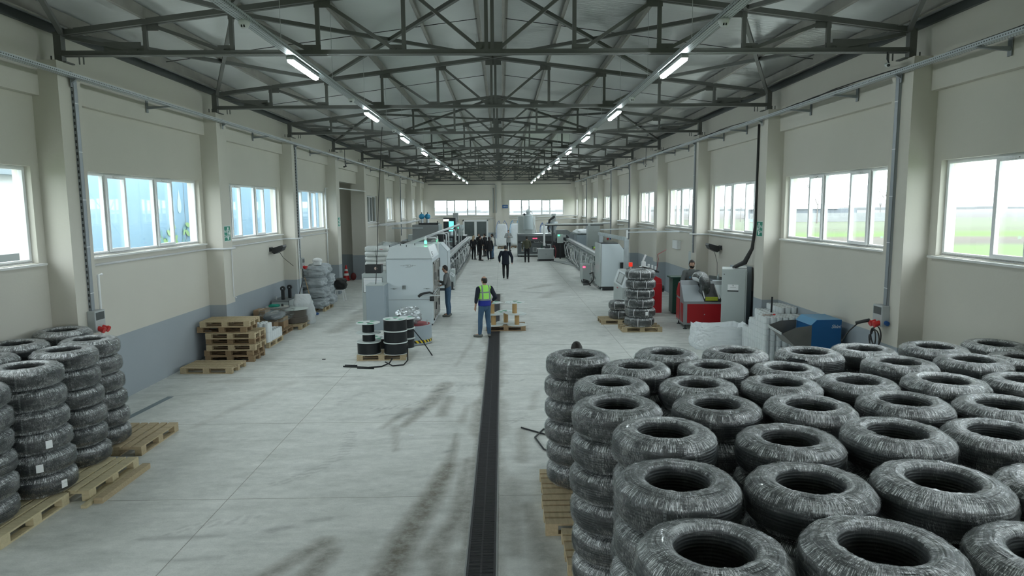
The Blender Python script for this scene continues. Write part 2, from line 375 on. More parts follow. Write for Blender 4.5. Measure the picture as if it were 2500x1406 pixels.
STAINS = [
 ('b', [(-1.05,6.3),(-.95,7.4),(-.75,8.6),(-.62,9.6)], [.20,.20,.17,.14], .95), ('b', [(-.62,9.6),(-.6,11.0)], [.12,.03], .6),
 ('b', [(-.35,6.4),(-.25,7.0)], [.1,.12], .5), ('b', [(-1.9,6.3),(-1.75,7.1)], [.15,.14], .75), ('b', [(-2.3,6.6),(-1.85,7.3)], [.12,.16], .7),
 ('b', [(-.62,7.0),(-.40,7.9),(-.28,8.4)], [.16,.12,.16], .7), ('b', [(-.55,6.0),(-.5,7.0)], [.14,.14], .6),
 ('b', [(-.42,8.0),(-.38,9.2),(-.35,9.8)], [.08,.11,.09], .6), ('b', [(-1.55,11.4),(-1.2,12.9),(-1.05,14.2)], [.08,.2,.18], .7), ('b', [(-1.9,11.3),(-1.6,12.4)], [.07,.12], .45),
 ('b', [(-.95,12.0),(-.9,13.2)], [.13,.12], .6), ('b', [(-.55,11.6),(-.52,12.6)], [.10,.05], .4), ('b', [(-1.5,10.2),(-1.7,11.4)], [.06,.1], .4),
 ('b', [(-.95,15.8),(-.7,18.5),(-.6,22.5)], [.06,.09,.11], .3), ('b', [(.3,7.0),(.28,9.0)], [.10,.16], .45), ('b', [(.7,6.4),(.45,8.2)], [.22,.10], .55),
 ('b', [(.45,9.7),(.5,11.2)], [.12,.10], .4), ('b', [(.7,12.3),(.85,13.5)], [.09,.1], .3), ('b', [(1.9,28),(2.6,30)], [.25,.4], .35), ('b', [(1.3,31),(2.4,32.5)], [.2,.4], .4),
 ('k', [(-1.35,12.4),(-1.75,11.9)], [.10,.08], .55), ('k', [(-1.25,13.6),(-.95,13.9)], [.05,.04], .5), ('k', [(-2.05,12.0),(-1.75,12.1)], [.06,.05], .4),
 ('k', [(-2.6,7.6),(-2.35,7.7)], [.08,.06], .5), ('k', [(-4.0,7.45),(-3.1,7.5)], [.05,.05], .4), ('k', [(-3.6,6.95),(-2.9,7.0)], [.04,.04], .35),
 ('k', [(-.75,10.1),(-.6,10.2)], [.05,.04], .5), ('k', [(-2.2,7.85),(-1.95,7.9)], [.06,.05], .4), ('b', [(-5.2,11.5),(-4.4,14.5)], [.1,.15], .2),
 ('k', [(1.0,30),(1.9,29.5)], [.12,.2], .35), ('k', [(-2.6,24.3),(-3.6,24.1)], [.12,.2], .3), ('k', [(4.2,26.5),(5.4,27.5)], [.15,.25], .35), ('k', [(4.4,30.5),(4.2,36)], [.15,.3], .4),
 ('b', [(-5.0,20.5),(-4.6,26.5)], [.3,.5], .45), ('k', [(-5.2,24),(-4.4,27.5)], [.15,.3], .45), ('b', [(-6.2,14.6),(-5.5,14.7)], [.1,.2], .3)]
TRACKS = [(-2.0,3.2,3.3,.45,1.25,.09), (-2.9,14.6,2.3,-1.3,-.3,.10), (-4.2,10.4,1.9,-.9,.4,.09), (-1.5,12.6,1.5,2.3,3.1,.07), (1.9,10.2,2.1,2.2,3.1,.08), (-3.0,7.0,.9,1.4,2.6,.10), (-.9,16.6,2.6,-2.0,-.9,.07)]
build_floor()
# saw-cut joints: dark strips let into the slab
jm = mat('joint_sealant', (.36, .36, .33), .9, 0, .3, 8)
jb = MB()
for k, y in enumerate([8.5, 11.63, 14.95, 18.25, 21.6, 25, 28.5, 33, 38, 44, 51]):
    jb.bx(-7.35, DX0-.03, y-.004, y+.004, -.01, .0015); jb.bx(DX1+.03, 7.35, y-.004, y+.004, -.01, .0015)
for x in (-3.42, 3.38): jb.bx(x-.005, x+.005, 0, 60, -.01, .0013)
jb.bx(-.075, -.065, DY1+.05, 60, -.01, .0013)
struct(jb.obj('trim_1', jm))

# trench drain
dr = thing('trench_drain', 'long trench drain with black slotted grates running down the middle of the floor', 'drain', (0,0,0))
b = MB(); b.bx(DX0-.005, DX1+.005, 1, DY1, -.30, -.28); b.bx(DX0-.02, DX0, 1, DY1, -.30, -.002); b.bx(DX1, DX1+.02, 1, DY1, -.30, -.002); b.bx(DX0, DX1, DY1-.01, DY1, -.3, -.002)
b.obj('channel', mat('dark_channel', (.03,.03,.03), .8), dr)
b = MB(); b.bx(DX0-.012, DX0+.006, 1, DY1, -.02, .004); b.bx(DX1-.006, DX1+.012, 1, DY1, -.02, .004)
b.obj('steel_rim', mat('rim_steel', (.33,.34,.33), .45, .6, .2, 6), dr)
GR = mat('cast_grate', (.045,.045,.05), .55, .3, .3, 10)
b = MB(); gl = .70
for k in range(28): b.bx(DX0+.01, DX1-.01, k*.025, k*.025+.012, -.02, 0.0)
b.bx(DX0+.008, DX0+.03, 0, gl-.004, -.02, .001); b.bx(DX1-.03, DX1-.008, 0, gl-.004, -.02, .001); b.bx(-.08, -.06, 0, gl-.004, -.02, -.002)
gm = b.mesh('grate', GR); k = 0
while 1.0+(k+1)*gl < DY1: link('grate', gm, dr, loc=(0, 1.0+k*gl, 0)); k += 1

# walls -----------------------------------------------------------------
def winspan(k):        # window opening between pillar k and k+1 (index into PY)
    return PY[k]+PW+.22, PY[k+1]-.20
def side_wall(sx):
    b = MB(); x0, x1 = sorted((sx*W, sx*(W+.30)))
    spans = []
    for k in range(len(PY)-1):
        if sx < 0 and k == 6: continue
        spans.append(winspan(k))
    door = (29.9-.0, 34.9) if sx < 0 else None
    segs = []
    def holes():
        H = [(a, c, SILL, HEAD) for a, c in spans]
        if sx < 0: H.append((PY[6]+PW, PY[7], 0, 5.0))
        return sorted(H)
    y = YB-.3
    for a, c, z0, z1 in holes():
        b.bx(x0, x1, y, a, 0, EZ+.25)
        if z0 > 0: b.bx(x0, x1, a, c, 0, z0)
        b.bx(x0, x1, a, c, z1, EZ+.25); y = c
    b.bx(x0, x1, y, YE+.3, 0, EZ+.25)
    # ring beam, slightly proud of the wall
    xa, xb = sorted((sx*W, sx*(W-.12))); b.bx(xa, xb, YB, YE, 5.60, 6.20)
    struct(b.obj('wall_left' if sx < 0 else 'wall_right', WALL))
side_wall(-1); side_wall(1)
for sx in (-1, 1):
    for k, y in enumerate(PY):
        b = MB(); xa, xb = sorted((sx*W, sx*(W-PD))); b.bx(xa, xb, y, y+PW, 0, 6.16)
        struct(b.obj('wall_left_pillar' if sx < 0 else 'wall_right_pillar', WALL))
def end_wall(y0, y1, name, wins, doorh=None):
    b = MB(); H = sorted([(a, c, SILL+.05, HEAD) for a, c in wins]); x = -W
    for a, c, z0, z1 in H:
        b.bx(x, a, y0, y1, 0, 6.85)
        if doorh and doorh[0] > a-.01 and doorh[1] < c+.01:
            b.bx(a, doorh[0], y0, y1, 0, z0); b.bx(doorh[1], c, y0, y1, 0, z0); b.bx(doorh[0], doorh[1], y0, y1, doorh[2], z0)
        else: b.bx(a, c, y0, y1, 0, z0)
        b.bx(a, c, y0, y1, z1, 6.85); x = c
    b.bx(x, W, y0, y1, 0, 6.85); b.prism([(-W, 6.85), (W, 6.85), (0, RZ+.2)], 'y', y0, y1)
    struct(b.obj(name, WALL))
end_wall(YE, YE+.3, 'wall_end', [(-6.36, -1.0), (.90, 6.2)], (-3.62, -1.15, 2.55))
b = MB(); b.bx(-W, -2.6, YB-.3, YB, 0, 6.85); b.bx(2.6, W, YB-.3, YB, 0, 6.85); b.bx(-2.6, 2.6, YB-.3, YB, 4.6, 6.85); b.prism([(-W, 6.85), (W, 6.85), (0, RZ+.2)], 'y', YB-.3, YB); struct(b.obj('wall_back', WALL))
for x0, x1 in ((-.95, -.38), (-.2, .3)) if False else ((-.42, .18),):
    b = MB(); b.bx(x0, x1, YE-.35, YE, 0, 6.2); struct(b.obj('wall_end_pillar', WALL))
b = MB(); b.bx(-W, W, YE-.12, YE, 5.6, 6.2); struct(b.obj('wall_end_beam', WALL))

# roof --------------------------------------------------------------------
def roof_mat():
    m = mat('roof_foil_panel', (.70, .72, .71), .42, .25, .10, .8); n = m.node_tree.nodes; l = m.node_tree.links; b = n['Principled BSDF']
    g = n.new('ShaderNodeNewGeometry'); s = n.new('ShaderNodeSeparateXYZ'); l.new(g.outputs['Position'], s.inputs[0])
    def mth(o, a, c=None):
        x = n.new('ShaderNodeMath'); x.operation = o
        for i, v in enumerate((a, c)):
            if v is None: continue
            if isinstance(v, (int, float)): x.inputs[i].default_value = v
            else: l.new(v, x.inputs[i])
        return x.outputs[0]
    seam = mth('LESS_THAN', mth('FRACT', s.outputs['Y']), .022)
    # one stretch of crinkled bright foil right of the ridge
    foil = mth('MULTIPLY', mth('GREATER_THAN', s.outputs['X'], .2), mth('MULTIPLY', mth('GREATER_THAN', s.outputs['Y'], 13.0), mth('LESS_THAN', s.outputs['Y'], 38)))
    mp = n.new('ShaderNodeMapping'); mp.inputs['Scale'].default_value = (1.2, 9, 1); l.new(g.outputs['Position'], mp.inputs[0])
    nz = n.new('ShaderNodeTexNoise'); nz.inputs['Scale'].default_value = 2.2; nz.inputs['Detail'].default_value = 5; l.new(mp.outputs[0], nz.inputs[0])
    bp = n.new('ShaderNodeBump'); bp.inputs['Distance'].default_value = .03; l.new(mth('ADD', mth('MULTIPLY', foil, .5), .08), bp.inputs['Strength'])
    l.new(nz.outputs[0], bp.inputs['Height']); l.new(bp.outputs[0], b.inputs['Normal'])
    l.new(mth('SUBTRACT', .42, mth('MULTIPLY', foil, .14)), b.inputs['Roughness']); l.new(mth('ADD', .25, mth('MULTIPLY', foil, .55)), b.inputs['Metallic'])
    old = b.inputs['Base Color'].links[0].from_socket; mx = n.new('ShaderNodeMix'); mx.data_type = 'RGBA'
    l.new(mth('MULTIPLY', seam, .45), mx.inputs['Factor']); l.new(old, mx.inputs['A']); mx.inputs['B'].default_value = (.75, .77, .76, 1); l.new(mx.outputs['Result'], b.inputs['Base Color'])
    return m
b = MB()
for sx in (-1, 1):
    P = [(0, RZ), (sx*(W+.35), roofz(W+.35)), (sx*(W+.35), roofz(W+.35)+.1), (0, RZ+.1)]
    b.prism(P, 'y', YB-.4, YE+.4)
struct(b.obj('ceiling', roof_mat()))
b = MB()
for sx in (-1, 1): b.bx(sx*W-.07 if sx > 0 else sx*W, sx*W if sx > 0 else sx*W+.07, YB, YE, EZ-.14, EZ)
struct(b.obj('trim_2', mat('eave_trim', (.10, .11, .11), .5, .3)))

# windows -------------------------------------------------------------------
UPVC = mat('white_upvc', (.82, .84, .84), .35, 0, .04, 6)
FILMD = mat('frame_film', (.45, .45, .44), .5, 0, .75, 60, stretch=(1, 1, 1))
FR = [0, .225, .372, .598, .755, 1.0]
def window(n, org, ax, span, z0, z1, inward, tint=None):
    """org: point on inner frame plane; ax: unit along the wall; inward: unit into the hall"""
    o = bpy.data.objects.new('window_%d' % n, None); COL.objects.link(o); struct(o)
    o.location = org
    T = Matrix((ax, inward, Vector((0,0,1)))).transposed().to_4x4(); o.matrix_world = Matrix.Translation(org) @ T
    L = span; h = z1-z0; f = .06; d = .07
    b = MB(); b.bx(0, L, -d, 0, 0, f); b.bx(0, L, -d, 0, h-f, h); b.bx(0, f, -d, 0, f, h-f); b.bx(L-f, L, -d, 0, f, h-f)
    for i in (1, 2, 3, 4): x = FR[i]*L; b.bx(x-.035, x+.035, -d, 0, f, h-f)
    b.obj('frame', UPVC, o)
    b = MB(); b.bx(f*.2, L-f*.2, -d-.001, .002, f*.15, f*.55); 
    for i in (1, 2, 3, 4): x = FR[i]*L; b.bx(x-.012, x+.012, -.01, .003, f, h-f)
    b.obj('protective_tape', FILMD, o)
    b = MB(); b.bx(.02, L-.02, -.045, -.035, f*.5, h-f*.5); b.obj('pane', GLASS, o)
    for i in (1, 3):
        a = FR[i]*L+.02; c = FR[i+1]*L-.02; g = .065; b = MB()
        b.bx(a, c, -.01, .035, .035, .035+g); b.bx(a, c, -.01, .035, h-.035-g, h-.035); b.bx(a, a+g, -.01, .035, .035+g, h-.035-g); b.bx(c-g, c, -.01, .035, .035+g, h-.035-g)
        s = b.obj('sash', UPVC, o); b = MB(); b.bx((a+c)/2-.10, (a+c)/2+.10, .035, .055, h-.075, h-.055); b.bx((a+c)/2-.03, (a+c)/2+.03, .035, .05, h-.085, h-.05); b.obj('handle', mat('handle_metal', (.6,.6,.58), .35, .6), s)
    b = MB(); b.bx(-.10, L+.10, 0, .18, -.045, -.01); b.obj('window_sill', mat('sill_board', (.70,.71,.69), .5, 0, .1, 10), o)
n = 0
for sx in (-1, 1):
    for k in range(len(PY)-1):
        if sx < 0 and k == 6: continue
        n += 1; a, c = winspan(k)
        if sx < 0: window(n, Vector((-W-.10, a, SILL)), Vector((0,1,0)), c-a, 0, HEAD-SILL, Vector((1,0,0)))
        else: window(n, Vector((W+.10, c, SILL)), Vector((0,-1,0)), c-a, 0, HEAD-SILL, Vector((-1,0,0)))
for x0, x1 in ((-6.36, -1.0), (.90, 6.2)):
    n += 1; window(n, Vector((x0, YE+.10, SILL+.05)), Vector((1,0,0)), x1-x0, 0, HEAD-SILL-.05, Vector((0,-1,0)))

# trusses -----------------------------------------------------------------
CZ = 6.28; TE = 6.63; TR = 7.52; XT = 7.08
def topz(x): return TR-(TR-TE)*abs(x)/XT
def make_truss():
    t = thing('roof_truss', 'dark grey steel roof truss nearest the camera, spanning the whole hall', 'roof truss', (0, 0, 0))
    b = MB()
    for s in (-.045, .045): b.bx(-XT, XT, s-.035, s+.035, CZ-.005, CZ+.01); b.bx(-XT, XT, s-.006, s+.006, CZ, CZ+.075)
    b.obj('bottom_chord', STEEL, t)
    for sx in (-1, 1):
        b = MB()
        for s in (-.045, .045): b.beam((0, s, TR), (sx*XT, s, TE), .06, .085)
        b.obj('top_chord', STEEL, t)
        b = MB(); b.bx(sx*XT-.06, sx*XT+.06, -.06, .06, 6.155, TE+.02); b.bx(sx*XT-.18, sx*XT+.16, -.12, .12, 6.155, 6.175)
        for u in (-.33, -.26, .12, .2): b.cyl((sx*(XT+u*1.0), .08, 6.16), (sx*(XT+u), .08, 6.30), .012, 6)
        b.obj('end_post', STEEL, t)
        b = MB(); b.bx(min(sx*6.35, sx*5.75), max(sx*6.35, sx*5.75), -.008, .008, CZ+.05, CZ+.22); b.obj('gusset_plate', STEEL, t)
    xs = [i*XT/5 for i in range(-4, 5)]
    for x in xs:
        if abs(x) < .1:
            for e in (-.05, .05):
                b = MB(); b.bx(e-.03, e+.03, -.03, .03, CZ, TR); b.obj('post', STEEL, t)
            b = MB(); b.bx(-.2, .2, -.008, .008, TR-.18, TR+.02); b.obj('gusset_plate', STEEL, t)
            b = MB(); b.bx(-.22, .22, -.008, .008, CZ+.03, CZ+.20); b.obj('gusset_plate', STEEL, t)
        else:
            b = MB(); b.bx(x-.032, x+.032, -.03, .03, CZ, topz(x)); b.obj('post', STEEL, t)
            s = 1 if x > 0 else -1; b = MB()
            b.bx(min(x-s*.05, x-s*.26), max(x-s*.05, x-s*.26), -.008, .008, topz(x)-.14, topz(x)) if False else b.bx(min(x+s*.05, x-s*.22), max(x+s*.05, x-s*.22), -.008, .008, topz(x)-.13, topz(x))
            b.obj('gusset_plate', STEEL, t); b = MB()
            b.bx(min(x+s*.24, x-s*.04), max(x+s*.24, x-s*.04), -.008, .008, CZ+.05, CZ+.16); b.obj('gusset_plate', STEEL, t)
    for sx in (-1, 1):
        for i in range(5):
            xa = sx*XT*(5-i)/5; xb = sx*XT*(4-i)/5
            b = MB(); b.beam((xa-sx*.12, 0, topz(xa)-.05), (xb+sx*.14, 0, CZ+.07), .05, .055); b.obj('diagonal', STEEL, t)
    return t
TY = [y+PW/2 for y in PY]
tr = make_truss(); tr.location = (0, TY[3], 0)
nm = ['second roof truss from the camera, above the second pair of bright lamps', 'third roof truss back, dark grey steel', 'fourth roof truss back, dark grey steel', 'fifth roof truss back, dark grey steel',
      'sixth roof truss back, dark grey steel', 'fourth roof truss from the far end wall', 'third roof truss from the far end wall', 'second roof truss from the far end wall', 'roof truss hard against the far end wall']
for i, y in enumerate(TY[4:]): dup(tr, (0, min(y, YE-.5), 0), label=nm[i], group='roof trusses')
tr['group'] = 'roof trusses'
# purlins, sag rods, bracing
PU = mat('purlin_paint', (.30, .29, .26), .5, .3, .25, 3)
pls = [-6.85, -XT*.8, -XT*.6, -XT*.4, -XT*.2, -.28, .28, XT*.2, XT*.4, XT*.6, XT*.8, 6.85]
for i, x in enumerate(pls):
    b = MB(); z = roofz(x)-.02; s = -1 if x < 0 else 1; h = z-topz(x)-.035
    b.bx(x-.004, x+.004, YB+.05, YE-.05, z-h, z); b.bx(min(x, x+s*.06), max(x, x+s*.06), YB+.05, YE-.05, z-.006, z); b.bx(min(x, x-s*.06), max(x, x-s*.06), YB+.05, YE-.05, z-h, z-h+.006)
    side = 'left' if x < 0 else 'right'; j = i if x < 0 else 11-i
    tag(b.obj('roof_purlin', PU), 'long steel purlin under the %s roof slope, %s' % (side, ['along the eave', 'first up from the eave', 'second up from the eave', 'third up from the eave', 'next to last before the ridge', 'beside the ridge'][j]), 'purlin', 'roof purlins')
ROD = mat('dark_rod', (.03, .03, .03), .5, .3)
for k in range(3, 12):
    y = (TY[k]+TY[k+1])/2 if k+1 < len(TY) else TY[k]+2
    for s in (-1, 1):
        b = MB(); b.tube([(s*.3, y, roofz(.3)-.10), (s*6.8, y+.0, roofz(6.8)-.12)], .008, 6)
        tag(b.obj('sag_rod', ROD), 'thin black tie rod across the %s roof purlins, %s bay from the camera' % ('left' if s < 0 else 'right', ORD[k-3]), 'tie rod', 'purlin tie rods')
xn = XT*.6
for k in (2, 3, 5, 8, 11):
    for s in (-1, 1):
        for (a, c, d) in ((0, xn, 'from the ridge outward'), (xn, 0, 'inward to the ridge'), (xn, XT-.1, 'outward to the eave'), (XT-.1, xn, 'inward from the eave')):
            ya, yb = TY[k], (TY[k+1] if k+1 < len(TY) else YE-.3)
            b = MB(); b.beam((s*a, ya+.1, topz(a)-.01), (s*c, yb-.1, topz(c)-.01), .07, .07)
            tag(b.obj('roof_brace', STEEL), 'diagonal steel roof brace %s, %s slope, %s braced bay' % (d, 'left' if s < 0 else 'right', ORD[(2,3,5,8,11).index(k)]), 'brace', 'diagonal roof braces')

# cable trays ---------------------------------------------------------------
def tray_sec(b, x, y0, y1, z, w=.14, h=.06):
    b.bx(x-w/2, x+w/2, y0, y1, z-h/2, z-h/2+.003); b.bx(x-w/2, x-w/2+.003, y0, y1, z-h/2, z+h/2); b.bx(x+w/2-.003, x+w/2, y0, y1, z-h/2, z+h/2)
LX = 2.93
rodm = mat('hanger_steel', (.6, .62, .62), .4, .4)
LED = mat('led_tube_lit', (.9, .95, 1), .3, 0, 0, emit=(.85, .97, 1.0), estr=60.0)
rb = MB(); rb.cyl((0, 0, 0), (0, 0, 1.0), .004, 5); rodme = rb.mesh('hanger_rod', rodm)
def hook(b):
    b.tube([(0, 0, .05), (.0, 0, .12), (-.07, 0, .12), (-.07, 0, 0)], .006, 6)
for s in (-1, 1):
    t = thing('cable_tray', 'perforated light-carrying cable tray hung under the %s half of the roof' % ('left' if s < 0 else 'right'), 'cable tray', (s*LX, 0, 6.05))
    b = MB(); tray_sec(b, 0, 4, 63.5, 0); b.obj('tray_channel', TRAY, t)
    y = 7.0
    while y < 62:
        r = link('hanger_rod', rodme, t, loc=(-.03*s, y, .03)); r.scale = (1, 1, roofz(LX)-6.1); y += 2.93
    y = 10.5; i = 0
    f0 = None
    while y < 63 and i < 10:
        where = 'left' if s < 0 else 'right'
        lab = ('lit strip lamp under the %s tray, nearest the camera' if i == 0 else 'lit strip lamp under the %s tray, '+ORD[i]+' from the camera') % where
        if f0 is None and s < 0:
            f0 = thing('strip_lamp', lab, 'strip lamp', (s*(LX+.03), y, 5.96), 0, 'lit strip lamps'); FIX = f0
            b = MB(); b.bx(-.055, .055, 0, 1.45, .0, .05); b.bx(-.045, .045, .02, .08, .05, .075); b.obj('housing', GREYP, f0, bevel=.008)
            b = MB(); b.prism([(-.05, 0), (-.04, -.035), (0, -.048), (.04, -.035), (.05, 0)], 'y', .03, 1.42); b.obj('diffuser', LED, f0)
        else: dup(FIX, (s*(LX+.03), y, 5.96), label=lab)
        y += 5.72; i += 1
# smoke detectors on the trays
b = MB(); b.lathe([(0, .03), (.05, .03), (.055, .0), (.045, -.02), (.03, -.045), (0, -.05)], 20, (0,0,0), 0)
b.box((-.012, -.03, -.03), (.012, .03, .02), 1); b.box((.012, -.03, -.03), (.012, .03, .02), 1)
SDM = b.mesh('smoke_detector', [WHITE, BLACK], True)
for s in (-1, 1):
    for i, y in enumerate([8.62, 14.55, 20.2, 26, 32, 38]):
        o = link('smoke_detector', SDM, None, loc=(s*(LX-.0), y, 5.99)); o.scale = (1.25,)*3
        tag(o, 'white round smoke detector under the %s tray, %s' % ('left' if s < 0 else 'right', 'nearest the camera' if i == 0 else ORD[i]+' from the camera'), 'smoke detector', 'smoke detectors')
# wall trays with arms
for s in (-1, 1):
    where = 'left' if s < 0 else 'right'; x = s*6.86
    t = thing('cable_tray', 'perforated cable tray running high along the %s wall' % where, 'cable tray', (x, 0, 5.95))
    b = MB(); tray_sec(b, 0, 3, 62, 0, .12, .06); b.obj('tray_channel', TRAY, t)
    b = MB()
    for q in range(3):
        pts = []; y = 3.0
        while y < 60: pts.append((rnd.uniform(-.03, .03), y, .0+.012*q+(.03*math.sin(y*.9+q)+.03 if s > 0 else .0))); y += .9
        b.tube(pts, .011, 6)
    b.obj('cables', RUBBER, t)
    ys = []; y = Y0-BS+.3
    while y < 60: ys.append(y); y += (3.06 if s < 0 else 2.04)
    b = MB(); b.prism([(-.08, -.04), (-.08, -.055), (.40, -.10), (.40, -.04)], 'y', -.025, .025); b.bx(.395, .412, -.04, .04, -.17, .08)
    am = b.mesh('bracket_arm', mat('bracket_steel', (.24,.26,.27), .5, .3))
    b = MB(); b.bx(-.0, .05, -.02, .02, -.07, -.035); am2 = b.mesh('bracket_arm', MATS['bracket_steel'])
    for y in ys:
        onp = any(p-.05 < y < p+PW+.05 for p in PY)
        a = link('bracket_arm', am, t, loc=(0, y, 0)); a.scale = (s*(1.0 if not onp else .16), 1, 1)

# ---------------------------------------------------------------- pipe coils
R0, R1, CH = .225, .425, .292
def coil_profile(bumps=True, g=0.0, npts=None):
    """closed section (r,z), rounded outer top/bottom; pipes show as ridges"""
    h = CH/2+g*.3; pr = R0-g*.4; po = R1+g
    C_ = [(pr+.05, h), (pr+.09, h), (po-.060, h-.016), (po-.012, h-.062), (po, h-.10), (po, -h+.10), (po-.012, -h+.062), (po-.060, -h+.016), (pr+.09, -h), (pr+.05, -h), (pr+.012, -h+.012), (pr, -h+.035), (pr, h-.035), (pr+.012, h-.012)]
    P = []
    for i in range(len(C_)):      # corner-cut once for soft edges
        a_, c_ = C_[i], C_[(i+1) % len(C_)]
        for q in (.10, .5, .90): P.append((a_[0]+(c_[0]-a_[0])*q, a_[1]+(c_[1]-a_[1])*q))
    # resample evenly
    Q = []; L = 0; seg = []
    n = len(P)
    for i in range(n):
        a = P[i]; c = P[(i+1) % n]; d = math.dist(a, c); seg.append((L, a, c, d)); L += d
    m = npts or 108
    for k in range(m):
        t = L*k/m
        for (l0, a, c, d) in reversed(seg):
            if t >= l0: break
        u = (t-l0)/d if d else 0; r = a[0]+(c[0]-a[0])*u; z = a[1]+(c[1]-a[1])*u
        if bumps:
            nx, nz = (c[1]-a[1])/max(d, 1e-6), -(c[0]-a[0])/max(d, 1e-6)
            # outward normal of a clockwise section
            e = .0075*(1-abs(math.sin(PI*t/L*38)))**1.3*(1.0 if abs(nz) < .6 else .6); r -= nx*e*-1*-1; z -= nz*e
        Q.append((r, z))
    return Q, L
def coil_mesh():
    b = MB(); Q, L = coil_profile(True, 0, 168); b.lathe(Q, 72, (0, 0, CH/2), 0, True); return b.mesh('pipe_coil', PIPE, True)
def film_mesh(seed, mtl, torn=False):
    Q, L = coil_profile(False, .011, 56); nu = 96; m = len(Q); rn = random.Random(seed); vs = []; fs = []; uvs = []
    for i in range(nu+1):
        a = 2*PI*(i % nu)/nu
        for k, (r, z) in enumerate(Q):
            e = noise.noise((math.cos(a)*3+seed*9, math.sin(a)*3, k*.35))*.009+noise.noise((math.cos(a)*14, math.sin(a)*14+seed*5, k*.6))*.005+.002
            cx, cz = (R0+R1)/2, 0; d = math.hypot(r-cx, z-cz); rr = r+(r-cx)/d*max(e, 0); zz = z+(z-cz)/d*max(e, 0)
            vs.append((rr*math.cos(a), rr*math.sin(a), zz+CH/2))
    for i in range(nu):
        for k in range(m):
            k2 = (k+1) % m
            if torn:
                aa = i/nu
                w_ = .09+.03*math.sin(k*2.1)
                if abs(aa-.12) < w_*.45 and 8 < k < 28: continue
            fs.append((i*m+k, (i+1)*m+k, (i+1)*m+k2, i*m+k2)); uvs.append([(i/nu, k/m), ((i+1)/nu, k/m), ((i+1)/nu, (k+1)/m), (i/nu, (k+1)/m)])
    me = bpy.data.meshes.new('stretch_film'); me.from_pydata(vs, [], fs); lay = me.uv_layers.new(name='UVMap')
    lay.data.foreach_set('uv', [c for f in uvs for p in f for c in p]); me.materials.append(mtl)
    me.polygons.foreach_set('use_smooth', [True]*len(me.polygons)); me.update(); return me
def strap_mesh(angs, wd, mtl, g=.004):
    Q, L = coil_profile(False, g, 36); b = MB(); m = len(Q)
    for a0 in angs:
        vs = []; 
        for da in (-wd/2/R1, wd/2/R1):
            for (r, z) in Q: a = a0+da*R1/max(r, .2)*.9; vs.append((r*math.cos(a), r*math.sin(a), z+CH/2))
        fs = [(k, (k+1) % m, m+(k+1) % m, m+k) for k in range(m)]; b.add(vs, fs)
    return b.mesh('binding_strap', mtl, True)
COIL = coil_mesh()
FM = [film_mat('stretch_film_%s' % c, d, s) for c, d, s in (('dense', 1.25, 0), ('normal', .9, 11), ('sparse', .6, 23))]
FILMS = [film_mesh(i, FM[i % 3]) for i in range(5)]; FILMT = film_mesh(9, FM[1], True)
DSTR = mat('dark_strap', (.09, .10, .10), .35, 0, .2, 9); WSTR = mat('white_strap', (.75, .77, .77), .4, 0, .05, 9)
STR = [strap_mesh([i], .022, DSTR, .003) for i in (-1.2, -1.6, -2.0)]; STW = [strap_mesh([i], .016, WSTR, .014) for i in (-.15, -1.05, -1.75, -2.6, -3.6)]
lb = MB(); 
for i in range(6):
    a = (i-3)*.035
    for zz in (0, 1): pass
vs = []; fs = []
for i in range(5):
    a = (i-2)*.045
    for zz in (-.055, .055): vs.append(((R1+.016)*math.cos(a), (R1+.016)*math.sin(a), CH/2+zz))
lb.add(vs, [(2*i, 2*i+2, 2*i+3, 2*i+1) for i in range(4)]); LABM = lb.mesh('paper_label', PAPER)
def coil(x, y, z, label, group, film=0, rz=0, tilt=(0, 0), white=False, paper=None, sc=1.0, hs=1.0, torn=False):
    o = link('pipe_coil', COIL); o.location = (x, y, z); o.rotation_euler = (tilt[0], tilt[1], rz); o.scale = (sc, sc, hs); tag(o, label, 'pipe coil', group)
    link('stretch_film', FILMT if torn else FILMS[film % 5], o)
    if white:
        for m_ in STW: link('binding_strap', m_, o, rz=film*.35-rz)
    else: link('binding_strap', STR[film % 3], o, rz=-rz)
    if paper is not None: link('paper_label', LABM, o, rz=paper-rz)
    return o

# ---------------------------------------------------------------- pallets
def pallet_meshes(wm):
    M_ = {}
    b = MB(); 
    for x, wd in ((-.3275, .145), (-.165, .10), (0, .145), (.165, .10), (.3275, .145)): b.bx(x-wd/2, x+wd/2, -.6, .6, .122, .144)
    b.bx(-.4, .4, -.6, -.455, .10, .122); b.bx(-.4, .4, -.0725, .0725, .10, .122); b.bx(-.4, .4, .455, .6, .10, .122)
    M_['deck'] = b.mesh('deck', wm)
    b = MB()
    for x, wd in ((-.35, .10), (0, .145), (.35, .10)): b.bx(x-wd/2, x+wd/2, -.6, .6, 0, .022)
    M_['bottom_board'] = b.mesh('bottom_board', wm)
    b = MB(); b.bx(-.05, .05, -.0725, .0725, .022, .10); M_['block'] = b.mesh('block', wm); return M_
PM = {'n': pallet_meshes(WOODN), 'm': pallet_meshes(WOOD), 'd': pallet_meshes(WOODD)}
def pallet(x, y, z, rz, label, kind='m', group=None, flip=False):
    p = thing('wooden_pallet', label, 'pallet', (x, y, z), rz, group)
    m_ = PM[kind]; link('deck', m_['deck'], p); link('bottom_board', m_['bottom_board'], p)
    for i in (-1, 0, 1):
        for j in (-1, 0, 1): link('block', m_['block'], p, loc=(i*.35, j*.5275, 0))
    if flip: p.rotation_euler = (PI, 0, rz); p.location = (x, y, z+.144)
    return p

